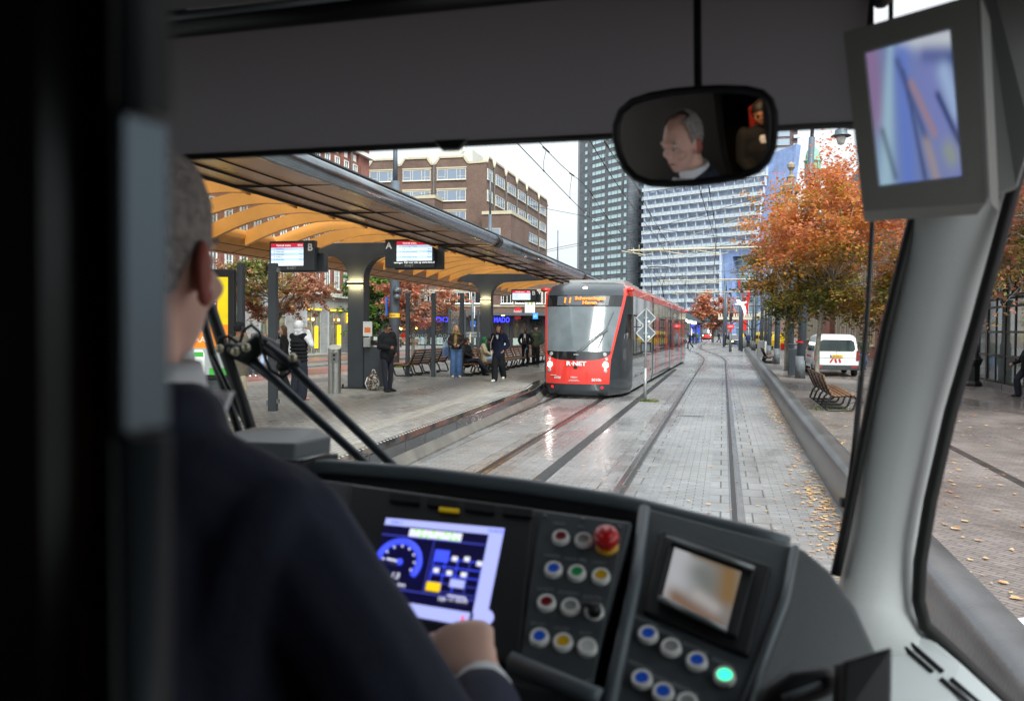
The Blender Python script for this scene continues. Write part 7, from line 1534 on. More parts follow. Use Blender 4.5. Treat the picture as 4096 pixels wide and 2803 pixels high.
# windscreen pillar with rubber seals
b=MB();b.s=True;pts=[CC(3525,2640,1.46),CC(3512,2440,1.5),CC(3545,2150,1.52),CC(3625,1640,1.52),CC(3765,1120,1.52),CC(3858,780,1.5),CC(3990,300,1.47),CC(4100,-100,1.44)]
b.tube(pts,[(.085,.05),(.071,.05),(.066,.05),(.072,.05),(.080,.05),(.086,.05),(.09,.05),(.09,.05)],24,side=CR);cbuild(b,'pillar',PIL)
b=MB();b.s=True;b.tube([CC(x,y,1.5) for x,y in ((3694,700),(3662,830),(3545,1300),(3445,1800),(3375,2150),(3342,2300))],.009,8)
b.tube([CC(x,y,1.44) for x,y in ((4130,480),(4090,640),(4042,800),(3905,1300),(3805,1640),(3722,2000),(3680,2250),(3674,2400),(3700,2500),(3830,2620),(4060,2840),(4300,3100))],.011,8);cbuild(b,'rubber_seal',RUB)
b=MB();b.s=True;b.tube([CC(740,1990,1.75),CC(772,1720,1.75),CC(690,1350,1.75),CC(540,900,1.75),CC(470,500,1.7)],[(.035,.03)]*5,12,side=CR);cbuild(b,'pillar',PIL)
b=MB();b.s=True;b.tube([CC(x,y,1.72) for x,y in ((835,1850),(808,1760),(735,1545),(640,1250),(560,900))],.012,8);cbuild(b,'rubber_seal',RUB)
# glass
b=MB();b.s=True;rows=[];N_=8
for (l,r) in (((560,420),(3690,380)),((640,1000),(3620,1000)),((700,1600),(3490,1700)),((760,2200),(3330,2420))):
    rows.append([CC(l[0]+(r[0]-l[0])*i/N_,l[1]+(r[1]-l[1])*i/N_,1.66+.16*math.sin(PI*i/N_)) for i in range(N_+1)])
b.add([p for q in rows for p in q],[(j*9+i,j*9+i+1,(j+1)*9+i+1,(j+1)*9+i) for j in range(3) for i in range(8)]);cbuild(b,'windscreen_glass',clearmat('windscreen_glass',(247,251,250)))
b=MB();b.add([(.49,1.46,1.1),(.88,-.1,1.1),(.88,-.1,2.5),(.49,1.46,2.5)],[(0,1,2,3)]);b.add([(-1.1,1.56,1.5),(-1.87,.1,1.5),(-1.87,.1,2.45),(-1.1,1.56,2.45)],[(0,1,2,3)]);cbuild(b,'side_glass',clearmat('side_glass',(244,250,249)))
# right hand sill
b=MB();sp=[CC(*q) for q in ((3440,2452,1.5),(3672,2500,1.46),(3850,2650,1.40),(4400,3160,1.24),(3600,3400,1.14),(3400,2900,1.3))];b.slab(sp if (sp[1]-sp[0]).cross(sp[4]-sp[0]).z>0 else sp[::-1],.03);cbuild(b,'window_sill',mat('sill_grey',(170,176,178),.5,0,.05,3),bev=.006)
on=[CC(3440,2452,1.5),CC(3850,2650,1.40),CC(3600,3400,1.14)];nS=((on[1]-on[0]).cross(on[2]-on[0])).normalized()
if nS.dot(CP-on[0])<0: nS=-nS
def on2(px,py,o,n,h): return onpl(px,py,o+n*h,n)
b=MB()
for a,c in (((3570,2572),(3590,2592)),((3600,2572),(3730,2684)),((3640,2570),(3772,2684)),((3765,2712),(3980,2900)),((3805,2712),(4010,2890))): b.tube([on2(*a,on[0],nS,.004),on2(*c,on[0],nS,.004)],.0035,6)
cbuild(b,'vent_slot',CBK)
# right wiper rod outside
t=thing('windscreen_wiper','thin black parked wiper rod with a clip near its foot beside the grey pillar','wiper',CC(3390,2000,1.85));b=MB();b.s=True
b.tube([CC(x,y,1.86) for x,y in ((3500,700),(3490,880),(3466,1300),(3425,1750),(3385,2020))],.0052,6);b.tube([CC(x,y,1.86) for x,y in ((3440,1500),(3418,1750),(3388,2010))],.004,6);b.build('rod',BLK,t,True)
b=MB();b.s=True;c=CC(3392,2008,1.86);b.ob(c,CR*.015,CU*.01,CF*.01);b.ball(CC(3412,2032,1.86),.009,8);b.build('clip',BLK,t,True)
# left wiper gear outside
t=thing('wiper_gear','black articulated wiper arms with steel joints outside the left part of the windscreen','wiper',CC(1050,1450,1.95));b=MB();b.s=True
D=1.93
b.tube([CC(x,y,D) for x,y in ((790,1060),(835,1210),(905,1420),(975,1620),(1045,1860))],[.010,.013,.014,.013,.013],8);b.tube([CC(x,y,D+.04) for x,y in ((800,1220),(850,1420),(920,1620),(1000,1860))],.0095,8);b.tube([CC(x,y,D) for x,y in ((850,1420),(935,1600),(1030,1790))],.006,6);b.build('blade',BLK,t,True)
b=MB();b.s=True
b.tube([CC(x,y,D) for x,y in ((985,1430),(1100,1520),(1470,1860),(1560,1950))],[.014,.010,.010,.010],8);b.tube([CC(x,y,D-.03) for x,y in ((1060,1385),(1150,1450),(1190,1490),(1570,1860),(1660,1950))],[.015,.013,.010,.010,.010],8)
b.build('arm',mat('wiper_arm_slate',(38,44,52),.4),t,True)
b=MB();b.s=True;b.limb([CC(935,1400,D),CC(985,1420,D),CC(1040,1370,D),CC(1085,1390,D)],[.018,.026,.024,.018],10);b.limb([CC(1130,1465,D-.03),CC(1185,1455,D-.03)],[.014,.01],8);b.build('joint',BLK,t,True)
b=MB();b.s=True
for x,y in ((985,1390),(878,1395),(1170,1430),(942,1405)): b.ball(CC(x,y,D-.05),.010,10)
b.build('bolt',mat('bolt_brass',(170,164,140),.3,.7),t,True)
b=MB();b.s=True;b.tube([CC(x,y,D-.04) for x,y in ((960,1370),(975,1320),(1005,1300),(1040,1330),(1050,1400),(1080,1480),(1130,1510),(1170,1480))],.004,6);b.tube([CC(x,y,D-.04) for x,y in ((870,1380),(880,1350),(915,1345),(950,1370))],.004,6);b.build('cable',BLK,t,True)
# ---------------------------------------------------------------- control desk
dk=thing('control_desk','dark curved driver control desk with two panels of lit push buttons','control desk',(-.3,1.2,.9))
def dbuild(b,nm,m,**k): return b.build(nm,m,dk,True,**k)
E_=[(700,1880,1.52),(900,1866,1.5),(1320,1862,1.46),(1700,1892,1.43),(2100,1942,1.39),(2450,1998,1.35),(2560,2022,1.33),(2720,2062,1.30),(3000,2128,1.25),(3150,2175,1.22)]
b=MB();b.s=True;b.tube([CC(x,y+6,d) for x,y,d in E_],.0135,10);dbuild(b,'hood_rim',DASHL)
b=MB();b.s=True
R1=[CC(x,y+12,d) for x,y,d in E_];R2=[CC(x,y+74+(0 if x<2500 else -8),d-.035) for x,y,d in E_];R3=[CC(x,y+120+(0 if x<2500 else -10),d-.02) for x,y,d in E_];R0=[p+Vc((0,.22,-.08)) for p in R1];R4=[p+Vc((0,.02,-.5)) for p in R3];k=len(E_)
b.add(R0+R1+R2+R3+R4,[(j*k+i,j*k+i+1,(j+1)*k+i+1,(j+1)*k+i) for j in range(4) for i in range(k-1)]);dbuild(b,'hood',CBK)
class Pl:
    def __init__(s,a,b,c):
        a,b,c=CC(*a),CC(*b),CC(*c);s.o=a;s.n=(b-a).cross(c-a).normalized()
        if s.n.dot(CP-a)<0: s.n=-s.n
        s.u=(b-a).normalized();s.v=s.n.cross(s.u)
        if s.v.z<0: s.v=-s.v
    def p(s,x,y,h=0): return onpl(x,y,s.o+s.n*h,s.n)
    def slab(s,b,pts,h,th):
        P=[s.p(x,y,h) for x,y in pts];n=(P[1]-P[0]).cross(P[2]-P[0])
        if n.dot(s.n)<0: P=P[::-1]
        return b.slab(P,th)
A=Pl((2120,2040,1.27),(1440,1950,1.35),(2060,2640,1.06))
b=MB();A.slab(b,[(1180,1900),(2530,2085),(2350,2780),(1000,2600)],0,.12);dbuild(b,'desk_panel',DASH,bev=.004)
b=MB();A.slab(b,[(1400,1935),(2135,2030),(2075,2660),(1330,2560)],.006,.01);dbuild(b,'screen_bezel',CBK,bev=.003)
b=MB();A.slab(b,[(2165,2040),(2500,2088),(2368,2745),(2075,2640)],.004,.01);dbuild(b,'button_plate',mat('plate_slate',(66,73,77),.5,0,.06,6),bev=.002)
b=MB();b.s=True;b.tube([A.p(2040,2640,.012),A.p(2360,2775,.012),A.p(2400,2790,.012)],.011,10);dbuild(b,'desk_lip',DASHL)
b=MB()
for i in range(4): x=1560+i*150;A.slab(b,[(x,1972+i*18),(x+120,1986+i*18),(x+118,2012+i*18),(x-2,1998+i*18)],.009,.004)
dbuild(b,'vent_slot',mat('vent_black',(6,6,8),.8,var=0))
b=MB();A.slab(b,[(1757,2026),(1836,2034),(1834,2046),(1755,2038)],.0095,.003);dbuild(b,'yellow_strip',mat('strip_yellow',(190,160,10),.5,em=.08,var=0))
# driver display: everything on it is lit
def em(nm,c,s): return mat(nm,c,.3,em=s,var=0,rv=0)
DN=em('disp_navy',(14,12,52),0.215);DLB=em('disp_lilac',(176,184,252),0.265);DBL=em('disp_blue',(66,84,255),0.310);DW=em('disp_white',(236,238,255),0.250);DY=em('disp_yellow',(246,206,20),0.280);DG=em('disp_green',(150,230,50),0.280);DRd=em('disp_red',(255,90,120),0.250);DLN=em('disp_line',(70,76,190),0.215)
dp=[DN,DLB,DBL,DW,DY,DG,DRd,DLN]
def T_(u,v):     # display coordinates 0..1 from its four photographed corners
    a,b_,c,d=(1545,2070),(2018,2112),(1938,2512),(1452,2428)
    x=a[0]*(1-u)*(1-v)+b_[0]*u*(1-v)+c[0]*u*v+d[0]*(1-u)*v;y=a[1]*(1-u)*(1-v)+b_[1]*u*(1-v)+c[1]*u*v+d[1]*(1-u)*v;return (x,y)
def dq(b,mi,u0,v0,u1,v1,h=.0075): b.m=mi;A.slab(b,[T_(u0,v0),T_(u1,v0),T_(u1,v1),T_(u0,v1)],h,.0006)
b=MB();dq(b,0,0,0,1,1,.007);dq(b,1,0,0,1,.07,.0085);dq(b,1,.88,.07,1,.87,.0085);dq(b,1,0,.87,.86,1,.0085)
dq(b,7,0,.175,.87,.185,.0082);dq(b,7,.44,.19,.446,.74,.0082);dq(b,7,0,.74,.87,.75,.0082);dq(b,3,.22,.09,.66,.17,.0085)
for u in (.26,.31,.41,.51,.56): dq(b,5,u,.095,u+.025,.115,.0095)
for u in (.31,.36,.46,.56,.61): dq(b,5,u,.145,u+.025,.165,.0095)
for i in range(5): dq(b,2 if i<3 else 7,.47,.36+.085*i,.87,.366+.085*i,.0085)
for i in range(5): dq(b,2 if i<3 else 7,.47+.1*i,.36,.476+.1*i,.70,.0085)
dq(b,2,.47,.28,.59,.40,.009);dq(b,1,.645,.56,.765,.64,.0092);dq(b,4,.46,.62,.575,.71,.0092)
for u,v in ((.49,.47),(.60,.48),(.72,.48),(.62,.33),(.72,.32),(.83,.35)): dq(b,3,u,v,u+.045,v+.045,.009)
dq(b,6,.80,.91,.82,.97,.0095);dq(b,3,.645,.725,.80,.735,.009)
b.build('driver_display',dp,dk,True)
def el(u,v,r,ry=None,n=36,a0=0,a1=2*PI): return [T_(u+r*math.cos(a0+(a1-a0)*i/n),v+(ry or r*1.2)*math.sin(a0+(a1-a0)*i/n)) for i in range(n+(0 if a1-a0>6.2 else 1))]
b=MB();b.m=0;b.s=True;b.tube([A.p(x,y,.010) for x,y in el(.19,.45,.17,.215,36,PI*.80,PI*2.2)],.0042,6);b.m=1
for i in range(9): a=PI*.85+PI*1.3*i/8;b.ball(A.p(*T_(.19+.13*math.cos(a),.45+.165*math.sin(a)),.009),.0016,6)
b.tube([A.p(*T_(.2,.455),.010),A.p(*T_(.09,.44),.010)],.0014,5);b.m=2;b.ball(A.p(*T_(.2,.455),.0095),.0045,8)
b.build('speed_dial',[DBL,DW,DBL],dk,True)
uA=(A.p(1900,2200)-A.p(1600,2170)).normalized();vA=A.n.cross(uA);vA=vA if vA.z>0 else -vA
for tx,u,v,s in (('13',.19,.61,.014),('00492 km',.19,.70,.009),('13:45:20',.93,.035,.007),('Line 1',.1,.035,.007),('Lijn 11 km/h',.70,.77,.008)): text('lettering',tx,s,DW if v>.1 else DBL,dk,A.p(*T_(u,v),.0095),uA,vA,.0003)
b=MB();b.lathe([(.0,.008),(.0135,.008),(.0135,.009),(.0,.009)],A.p(1936,2486,0),20,ax=A.n);b.build('screen_knob',DLB,dk,True)
RING=mat('button_ring',(244,244,240),.4,0,.03);BC={'r':em('btn_red',(110,16,28),.02),'w':mat('btn_white',(150,152,150),.4,var=.03),'b':em('btn_blue',(20,70,170),.05),'g':em('btn_green',(20,120,64),.04),'y':em('btn_yellow',(176,140,10),.03),'G':em('btn_lit_green',(60,255,190),.4),'W':mat('btn_bright_white',(214,216,214),.35,var=.02)}
def button(pl,x,y,c,r,lab=True,wd=None):
    o=pl.p(x,y,.004);b=MB();b.s=True;b.m=0;b.lathe([(r*.7,0),(r,0),(r,.004),(r*.93,.0075),(r*.66,.0075),(r*.6,.003)],o,24,ax=pl.n);q=b.build('button_ring',RING,dk,True,bev=0)
    q.modifiers.new('e','EDGE_SPLIT').split_angle=rad(40)
    b=MB();b.lathe([(r*.6,.003),(r*.58,.0072),(r*.3,.0068),(.0001,.0066)],o,20,ax=pl.n);b.build('button_cap',BC[c],q,True)
    if lab: text('lettering',wd or 'SIGNAAL',r*.55,LBT,dk,pl.p(x-8,y-62,.0052),pl.lu,pl.lv,.0002)
LBT=mat('label_grey',(140,144,146),.6,var=0)
A.lu,A.lv=uA,vA
wds=iter(('DEUR','BEL','GEREED','DEUR VRIJ','LICHT','ALARM','SCHERM','SLEUTEL','ZAND','KNOP','RUIT'))
for x,y,c in ((2244,2156,'r'),(2334,2167,'w'),(2215,2284,'b'),(2308,2298,'g'),(2404,2311,'y'),(2187,2417,'r'),(2282,2433,'w'),(2378,2450,'W'),(2159,2555,'b'),(2253,2575,'y'),(2350,2594,'W')): button(A,x,y,c,.0122,True,next(wds))
o=A.p(2378,2450,.01);b=MB();b.s=True;b.lathe([(.0085,0),(.0085,.012),(.005,.015),(.0001,.015)],o,14,ax=A.n);b.ob(o+A.n*.014-uA*.006,uA*.009,vA*.002,A.n*.003);b.build('rotary_knob',CBK,dk,True)
o=A.p(2428,2188,.004);b=MB();b.s=True;b.m=1;b.lathe([(.016,0),(.016,.004)],o,18,ax=A.n);b.m=0;b.lathe([(.011,.003),(.011,.012),(.0165,.014),(.0172,.022),(.015,.028),(.0001,.029)],o,22,ax=A.n)
b.m=2
for i in range(4):
    a=i*PI/2+.5;b.tube([o+A.n*.0288+(uA*math.cos(a+q)+vA*math.sin(a+q))*.0095 for q in (0,.35,.7)],.0012,5)
q=b.build('emergency_button',[mat('estop_red',(206,30,34),.3,0,.04,coat=.4),mat('estop_yellow',(200,150,20),.5),mat('estop_pink',(236,120,110),.5)],dk,True)
b=MB();b.s=True
for x,y in ((2180,2062),(2478,2105),(2352,2722),(2092,2632),(2330,2075),(2225,2690)): b.ball(A.p(x,y,.006),(.0026,.0026,.0018),8)
dbuild(b,'screw',mat('screw_dark',(120,122,122),.35,.8))
# right pod
Pp=Pl((2640,2060,1.26),(3140,2200,1.17),(2500,2803,1.0))
Pp.lu=(Pp.p(2900,2300)-Pp.p(2700,2225)).normalized();Pp.lv=Pp.n.cross(Pp.lu);Pp.lv=Pp.lv if Pp.lv.z>0 else -Pp.lv
b=MB();Pp.slab(b,[(2590,2030),(3185,2185),(3150,2350),(2960,2880),(2420,2880),(2510,2500)],0,.16);dbuild(b,'pod_panel',mat('pod_slate',(72,79,83),.5,0,.06,6,.1,300),bev=.004)
b=MB();b.s=True;b.tube([Pp.p(2578,2035,.006),Pp.p(2540,2330,.006),Pp.p(2425,2870,.006)],.009,10);b.tube([Pp.p(3180,2190,.004),Pp.p(3140,2400,.004),Pp.p(2960,2880,.004)],.006,8);dbuild(b,'pod_rim',DASHL)
b=MB();Pp.slab(b,[(2650,2115),(3085,2260),(2995,2620),(2570,2440)],.008,.01);dbuild(b,'pod_screen_frame',CBK,bev=.003)
b=MB();Pp.slab(b,[(2690,2138),(3022,2258),(2948,2545),(2625,2402)],.014,.004);dbuild(b,'pod_screen_inner_frame',mat('frame_dark',(30,32,34),.4),bev=.002)
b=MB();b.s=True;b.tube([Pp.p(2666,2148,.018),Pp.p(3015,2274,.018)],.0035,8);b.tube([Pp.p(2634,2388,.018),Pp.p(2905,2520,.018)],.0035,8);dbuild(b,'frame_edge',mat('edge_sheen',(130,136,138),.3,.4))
# the pod screen shows a blurred camera picture
pcn=[(2698,2188),(2966,2286),(2907,2517),(2650,2382)]
for x,y,c in ((2593,2545,'b'),(2685,2597,'w'),(2788,2652,'b'),(2899,2712,'G'),(2568,2723,'b'),(2653,2777,'b'),(2750,2818,'w')): button(Pp,x,y,c,.0125,True,'RICHTING' if c!='G' else 'DEUREN')
# curved side of the desk on the right
b=MB();b.s=False;O=[(3165,2168),(3225,2192),(3330,2280),(3430,2420),(3508,2590),(3538,2700),(3530,2900),(2950,2900),(3130,2400)]
DSp=Pl((3180,2170,1.19),(3530,2700,1.08),(2960,2850,1.02));DSp.slab(b,O,0,.12);dbuild(b,'desk_side',mat('side_grey',(82,85,87),.6,0,.05,4,.15,300),bev=.01)
t=thing('handset_holder','black plastic holder box with a pale upper edge at the lower right of the desk','holder',CC(3400,2720,.98))
b=MB();S(b,[(3335,2665,.93),(3525,2610,.93),(3520,2900,.9),(3320,2900,.9)],.04);b.build('holder_body',mat('holder_black',(34,36,38),.45),t,True,bev=.004);b=MB();b.s=True;b.tube([CC(3340,2672,.925),CC(3522,2616,.925)],.0035,8);b.build('pale_edge',DASHL,t,True)
t=thing('handset','black radio handset lying left of the holder box on the desk','handset',CC(3200,2760,.95));b=MB();b.s=True;b.limb([CC(3080,2800,.94),CC(3180,2750,.94),CC(3290,2725,.94)],[.016,.02,.016],10);b.build('handset_body',CBK,t,True);b=MB();b.s=True;b.tube([CC(3130,2790,.915),CC(3285,2735,.915)],.003,6);b.build('pale_edge',DASHL,t,True)
# box and microphone on the left of the desk
t=thing('desk_box','black box with a grey slanted top on the left end of the desk','equipment box',CC(1130,1810,1.55))
b=MB();S(b,[(935,1795,1.5),(1010,1772,1.62),(1270,1776,1.62),(1322,1812,1.52),(1180,1845,1.45),(930,1840,1.42)],.03);b.build('box_top',mat('box_grey',(104,110,114),.4),t,True,bev=.003)
b=MB();S(b,[(1180,1846,1.449),(1318,1812,1.519),(1322,1870,1.519),(1180,1890,1.449)],.02);b.bx(0,0,0,0,0,0) if 0 else None;b.build('box_side',CBK,t,True)
b=MB();S(b,[(1190,1838,1.43),(1308,1806,1.505),(1262,1788,1.56),(1120,1832,1.44)],.002);b.build('painted_box_sheen',mat('box_pale',(128,136,142),.3),t,True)  # pale plate: sheen of the box top put into colour
t=thing('microphone','black ball headed microphone on the desk left of the equipment box','microphone',CC(895,1760,1.4));b=MB();b.s=True;b.ball(CC(892,1745,1.4),(.017,.017,.019),14);b.limb([CC(892,1770,1.4),CC(888,1830,1.4)],[.014,.013],10);b.build('mic_head',CBK,t,True)
b=MB();b.s=True;b.ball(CC(873,1778,1.384),.003,8);b.build('green_led',em('mic_green',(30,120,70),.5),t,True)
# monitor
mo=thing('camera_monitor','grey hanging monitor with a blurred blue camera picture of the tram side','monitor',CC(3660,450,1.15))
Fm=[(3374,131,1.14),(3907,-25,1.1),(3946,811,1.1),(3451,846,1.14)];Pf=[CC(*p) for p in Fm];fn=(Pf[1]-Pf[0]).cross(Pf[3]-Pf[0]).normalized()
if fn.dot(CP-Pf[0])<0: fn=-fn
MG=mat('monitor_grey',(134,134,130),.6,0,.04,3,.1,300)
def mq(x,y,h): return onpl(x,y,Pf[0]+fn*h,fn)
b=MB();F4=[mq(x,y,0) for x,y,_ in Fm]
so_=[mq(3455,209,0),mq(3803,112,0),mq(3853,711,0),mq(3513,750,0)];s2=[mq(x,y,-.012) for x,y in ((3465,215),(3798,122),(3846,704),(3520,742))]
Bk=[p-fn*.12+CR*.02 for p in F4]
b.add(F4+so_+s2+Bk,[(i,(i+1)%4,4+(i+1)%4,4+i) for i in range(4)]+[(4+i,4+(i+1)%4,8+(i+1)%4,8+i) for i in range(4)]+[(i,12+i,12+(i+1)%4,(i+1)%4) for i in range(4)]+[(15,14,13,12)]);b.build('housing',MG,mo,True)
b=MB();b.add([p+CR*.004 for p in (Pf[1],Pf[2])]+[Pf[2]-fn*.1+CR*.045,Pf[1]-fn*.1+CR*.045]+[p+CR*.004-fn*.004 for p in (Pf[1],Pf[2])]+[Pf[2]-fn*.104+CR*.045,Pf[1]-fn*.104+CR*.045],[(0,1,2,3),(7,6,5,4),(0,4,5,1),(1,5,6,2),(2,6,7,3),(3,7,4,0)]);b.build('side_panel',MG,mo,True)
U0,V0=(s2[1]-s2[0]),(s2[3]-s2[0])
def bil(u,v): return s2[0]*(1-u)*(1-v)+s2[1]*u*(1-v)+s2[2]*u*v+s2[3]*(1-u)*v
def picture(name,par,bilf,off,feats,base,st,nx=36,ny=54,world=True):
    '''an out of focus video picture: soft strokes of colour on a grid'''
    M,nt,p,N,L=newmat(name+'_image');at_=N.new('ShaderNodeVertexColor');at_.layer_name='pic';L.new(at_.outputs['Color'],p.inputs['Emission Color']);p.inputs['Emission Strength'].default_value=st;p.inputs['Base Color'].default_value=(.02,.02,.02,1);p.inputs['Roughness'].default_value=.2
    b=MB();cols=[]
    for j in range(ny+1):
        for i in range(nx+1):
            u,v=i/nx,j/ny;b.v.append(tuple(bilf(u,v)+off));c=[x for x in lin(base)]
            for (u0,v0),(u1,v1),w,col,k in feats:
                du,dv=u1-u0,v1-v0;t_=max(0,min(1,((u-u0)*du+(v-v0)*dv)/(du*du+dv*dv+1e-9)));d=math.hypot(u-u0-du*t_,v-v0-dv*t_);ww=w*(.35+.65*(v0+(v1-v0)*t_)) if k<0 else w
                q=abs(k)*math.exp(-(d/ww)**2);l=lin(col);c=[c[m]*(1-q)+l[m]*q for m in range(3)]
            cols.append(c)
    f=[(j*(nx+1)+i,j*(nx+1)+i+1,(j+1)*(nx+1)+i+1,(j+1)*(nx+1)+i) for j in range(ny) for i in range(nx)];b.f=f;b.mi=[0]*len(f);b.sm=[True]*len(f)
    o=b.build(name,M,par,world);ca=o.data.color_attributes.new('pic','FLOAT_COLOR','POINT')
    for i,c in enumerate(cols): ca.data[i].color=(c[0],c[1],c[2],1)
    return o
picture('monitor_picture',mo,bil,fn*.0005,[((.05,0),(.05,.5),.12,(132,108,146),1),((.3,.0),(.08,1.0),.13,(150,180,196),-1),((.45,.0),(1,.05),.07,(190,196,200),1),((.7,.15),(1,.2),.06,(44,58,112),1),((.42,.1),(.36,1),.12,(96,120,190),1),((.7,.3),(.95,.9),.2,(116,124,180),1),((.36,.12),(.62,.72),.035,(74,88,134),1),((.42,.2),(.56,.98),.03,(62,74,118),-1),((.5,.3),(.72,.68),.035,(150,124,136),1),((.62,.74),(.7,1),.05,(152,138,140),.9),((.9,.28),(1,.55),.09,(150,172,206),1),((.8,.42),(1,.76),.03,(44,56,104),1),((.88,.82),(.9,.86),.09,(140,150,128),.8),((.1,.6),(.2,.95),.03,(60,70,90),.7)],(110,124,164),.25)
pcw=[Pp.p(x,y,.0168) for x,y in pcn]
picture('pod_screen',dk,lambda u,v:pcw[0]*(1-u)*(1-v)+pcw[1]*u*(1-v)+pcw[2]*u*v+pcw[3]*(1-u)*v,Vc((0,0,0)),[((.1,.1),(.1,.8),.35,(186,188,192),1),((.2,.9),(.8,1),.16,(128,102,84),1),((.5,.3),(.6,.4),.22,(116,120,116),.9),((.5,.7),(.75,.75),.12,(176,172,170),1),((.85,.1),(.9,.5),.16,(134,106,66),1),((.3,.0),(.8,.0),.06,(120,96,66),.8)],(128,126,124),.2,28,20)
# ---------------------------------------------------------------- mirror
mr=thing('driving_mirror','wide rounded convex mirror on a black stem, reflecting the driver','mirror',CC(2785,545,1.3))
OUT=[(2465,560),(2466,500),(2484,448),(2530,408),(2600,385),(2690,369),(2780,361),(2880,356),(2980,359),(3045,374),(3080,405),(3095,450),(3097,520),(3090,590),(3068,642),(3030,680),(2970,704),(2880,720),(2780,731),(2680,737),(2600,733),(2540,710),(2500,668),(2476,615)]
P1=CC(2675,600,1.3);Fc=Vc((-.60,.86,2.085));mn=((CP-P1).normalized()+(Fc-P1).normalized()).normalized();RM=1.2;Cs=P1-mn*RM
def onsp(px,py):
    d=ray(px,py).normalized();oc=CP-Cs;bb=oc.dot(d);t=-bb-math.sqrt(bb*bb-oc.dot(oc)+RM*RM);return CP+d*t
cx_,cy_=2780,545;b=MB();b.s=True;n=len(OUT);V=[onsp(cx_,cy_)]
rg=[.15,.3,.45,.6,.75,.88,.97]
for k in rg: V+=[onsp(cx_+(x-cx_)*k,cy_+(y-cy_)*k) for x,y in OUT]
F=[(0,1+i,1+(i+1)%n) for i in range(n)]+[(1+r*n+i,1+(r+1)*n+i,1+(r+1)*n+(i+1)%n,1+r*n+(i+1)%n) for r in range(len(rg)-1) for i in range(n)]
b.add(V,F);b.build('mirror_glass',mat('mirror_silver',(244,246,248),.012,1,0,rv=0),mr,True)
rim=[onsp(x,y) for x,y in OUT];b=MB();b.s=True;b.tube(rim,.006,8,closed=True);c=sum(rim,Vc((0,0,0)))/n
b.s=True;bk=[p-mn*.012 for p in rim];bk2=[c+(p-c)*.8-mn*.04 for p in rim];b.add(bk+bk2,[(i,(i+1)%n,n+(i+1)%n,n+i) for i in range(n)]+[[n+i for i in range(n)]]);b.build('mirror_shell',CBK,mr,True)
b=MB();b.s=True;b.tube([c-mn*.03,CC(2792,330,1.32),CC(2790,150,1.33),CC(2788,-300,1.34)],.0062,8);b.build('stem',CBK,mr,True)
# ---------------------------------------------------------------- driver
SUIT=cloth('suit_navy',(46,49,66),.8,.08,60);SHIRT=mat('shirt_white',(224,226,230),.7,0,.03,5)
ox,oy=-.575,.80
def W(p): return (p[0]-ox,p[1]-oy,p[2])
Hc=CC(545,1050,.9)
sR_=CC(1110,2140,.86);eR_=CC(1930,3400,.74);wR_=CC(1925,2790,.94);fd=CC(1850,2545,.995)-wR_
ovd=dict(pel=W((ox,.70,1.22)),wai=W((ox,.70,1.38)),che=W((ox,.72,1.62)),nek=W((ox+.002,.755,1.95)),hed=W((Hc.x,Hc.y,Hc.z)),sR=W(sR_),sL=W((ox-.2,.74,1.80)),eR=W(eR_),wR=W(wR_),eL=W((ox-.3,.78,1.52)),wL=W((ox-.2,1.02,1.5)),
 hR=W((ox+.09,.72,1.16)),hL=W((ox-.09,.72,1.16)),kR=W((ox+.12,1.12,1.18)),kL=W((ox-.12,1.12,1.18)),aR=W((ox+.12,1.2,.75)),aL=W((ox-.12,1.2,.75)),fR=tuple(fd),nR=tuple((CP-wR_).normalized()+Vc((0,0,.6))),cR=.95,hy=.04,yoke=1,hp=-.06)
dr,J=person('grey haired driver in a navy suit and white collar seen from behind',(ox,oy,0),0,ovd,SUIT,CNVY,SBLK,mat('skin_driver',(228,184,166),.5,0,.08,12,sub=.12),'balding',mat('hair_silver',(188,180,176),.9,0,.35,90,.8,240),jl=1.2,bulk=.026,tw=.01,vox=.0085,h=1,sm=4,face=2)
b=MB();b.s=True;nk=J['nek'];b.tube([nk+Vc((math.cos(a*PI/8)*.066,math.sin(a*PI/8)*.066+.01,.0-.02*math.sin(a*PI/8))) for a in range(16)],[(.011,.028)]*16,8,closed=True,side=(0,0,1)) if 0 else b.lathe([(.074,-.04),(.068,.02),(.064,.035),(.058,.03)],nk+Vc((0,.008,0)),24);b.build('shirt_collar',SHIRT,dr)
EARM=mat('ear_skin',(168,92,80),.5,0,.15,20,sub=.15)
for g in(-1,1):
    b=MB();b.s=True;q=J['hed'];HRd=Mx.Rotation(.04,3,'Z');b.ball(q+HRd@Vc((g*.082,-.012,-.008)),(.009,.017,.029),14,HRd@Mx.Rotation(g*.35,3,'Z'));b.ball(q+HRd@Vc((g*.080,-.004,-.034)),(.007,.010,.011),8);b.build('ear',EARM,dr)
b=MB();b.s=True;d=(J['wR']-J['eR']).normalized();b.limb([J['wR']-d*.035,J['wR']+d*.006],[.039,.036],14);b.build('shirt_cuff',SHIRT,dr)
b=MB();b.s=True;b.limb([nk+Vc((0,.075,-.02)),nk+Vc((0,.10,-.06)),nk+Vc((0,.13,-.2))],[(.02,.012),(.028,.01),(.035,.008)],8,side=(1,0,0));b.build('tie',CNVY,dr)
b=MB();b.prism([(-.06,0),(.06,0),(.0,-.2)],nk+Vc((0,.085,.0)),(1,0,0),(0,.25,1),(0,.01,0));b.build('shirt_front',SHIRT,dr)
t=thing('drive_lever','black drive lever under the driver right hand at the front of the desk','lever',CC(1880,2640,1.0));b=MB();b.s=True;b.limb([CC(1830,2600,1.03),CC(1930,2620,1.03)],[.017,.017],10);b.tube([CC(1880,2640,1.03),CC(1900,2900,1.0)],.01,8);b.build('lever_body',CBK,t,True)
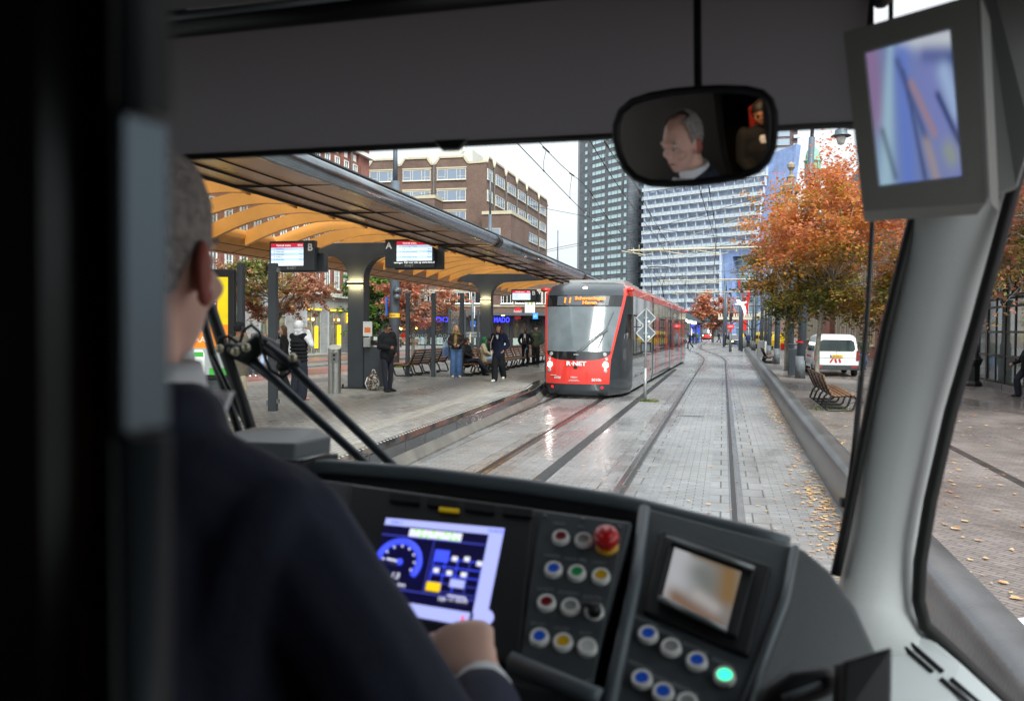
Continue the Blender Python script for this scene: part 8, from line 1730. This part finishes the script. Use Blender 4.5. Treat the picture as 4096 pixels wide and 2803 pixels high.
t=thing('driver_seat','black driver seat behind the driver','seat',(ox,.65,.4));b=MB();b.bx(ox-.24,ox+.24,.55,1.0,1.0,1.13);b.bx(ox-.2,ox+.2,.50,.58,1.13,1.62);b.bx(ox-.1,ox+.1,.6,.8,.37,1.0);b.build('seat_body',CBK,t,True,bev=.03)
# passenger in the saloon behind, seen only in the mirror
PSX,PSY=-1.15,-.95
person('passenger in a dark jacket over a white shirt, seen in the mirror',(PSX,PSY,.0),-.55,{**{k:(v[0],v[1],v[2]+.5) for k,v in sit.items()},'hp':-.2},CBLK,CDKD,SBLK,SK2,'short',HBLK,bulk=.05,vox=.014)
b=MB();pr_=SC.objects[[o.name for o in COL.objects if o.get('label','').startswith('passenger')][0]];b.s=True;b.limb([(0,.0,1.48),(0,.02,1.34),(0,.05,1.16)],[(.07,.06),(.08,.07),(.07,.06)],10,side=(1,0,0));b.build('shirt',CWHT,pr_)
b=MB();b.bx(PSX-.3,PSX+.3,PSY-.3,PSY+.35,.36,.9);b.bx(PSX-.3,PSX+.3,PSY-.42,PSY-.26,.9,1.75);t=thing('passenger_seat','red upholstered passenger seat in the saloon behind','seat',(PSX,PSY,.36));b.build('seat_body',cloth('seat_red',(150,40,36)),t,True,bev=.03)
l=bpy.data.lights.new('saloon_lamp','SPOT');l.energy=16;l.spot_size=rad(75);l.spot_blend=.6;l.shadow_soft_size=.12;l.color=(1,.66,.34);o=bpy.data.objects.new('saloon_lamp',l);COL.objects.link(o);o.location=(-1.0,-.35,2.55);o.rotation_euler=(rad(-28),0,rad(0))

# ---------------------------------------------------------------- pieces that stand apart become parts of their own
def split_loose(o):
    me=o.data;n=len(me.vertices);pa=list(range(n))
    def f(a):
        while pa[a]!=a: pa[a]=pa[pa[a]];a=pa[a]
        return a
    for e in me.edges:
        a,c=f(e.vertices[0]),f(e.vertices[1])
        if a!=c: pa[a]=c
    gr={}
    for p in me.polygons: gr.setdefault(f(p.vertices[0]),[]).append(p)
    if len(gr)<2 or len(gr)>100: return
    V=[tuple(v.co) for v in me.vertices];first=True
    for k,ps in gr.items():
        ids=sorted(set(i for p in ps for i in p.vertices));mp={a:c for c,a in enumerate(ids)};b=MB()
        b.v=[V[i] for i in ids];b.f=[[mp[i] for i in p.vertices] for p in ps];b.mi=[p.material_index for p in ps];b.sm=[p.use_smooth for p in ps]
        m2=b.mesh(o.name,list(me.materials))
        if first: o.data=m2;first=False
        else: c=o.copy();c.data=m2;COL.objects.link(c)
for o in list(COL.objects):
    if o.type=='MESH' and o.parent and o.name.split('.')[0] in ('lintel','gable','bolt','aerial','span_wire','glass_clamp','stone_plaque','side_wall','downpipe','pilaster','lamp','screw','lit_sign','iron_post','post','yellow_strip','yellow_poster','roof_bracket','vent_slot','rubber_seal','perforation','lamp_head','stand_top','camera','coping','awning_band','band','door_post','header','side_window','roof_edge','cornice','cabinet_body'): split_loose(o)
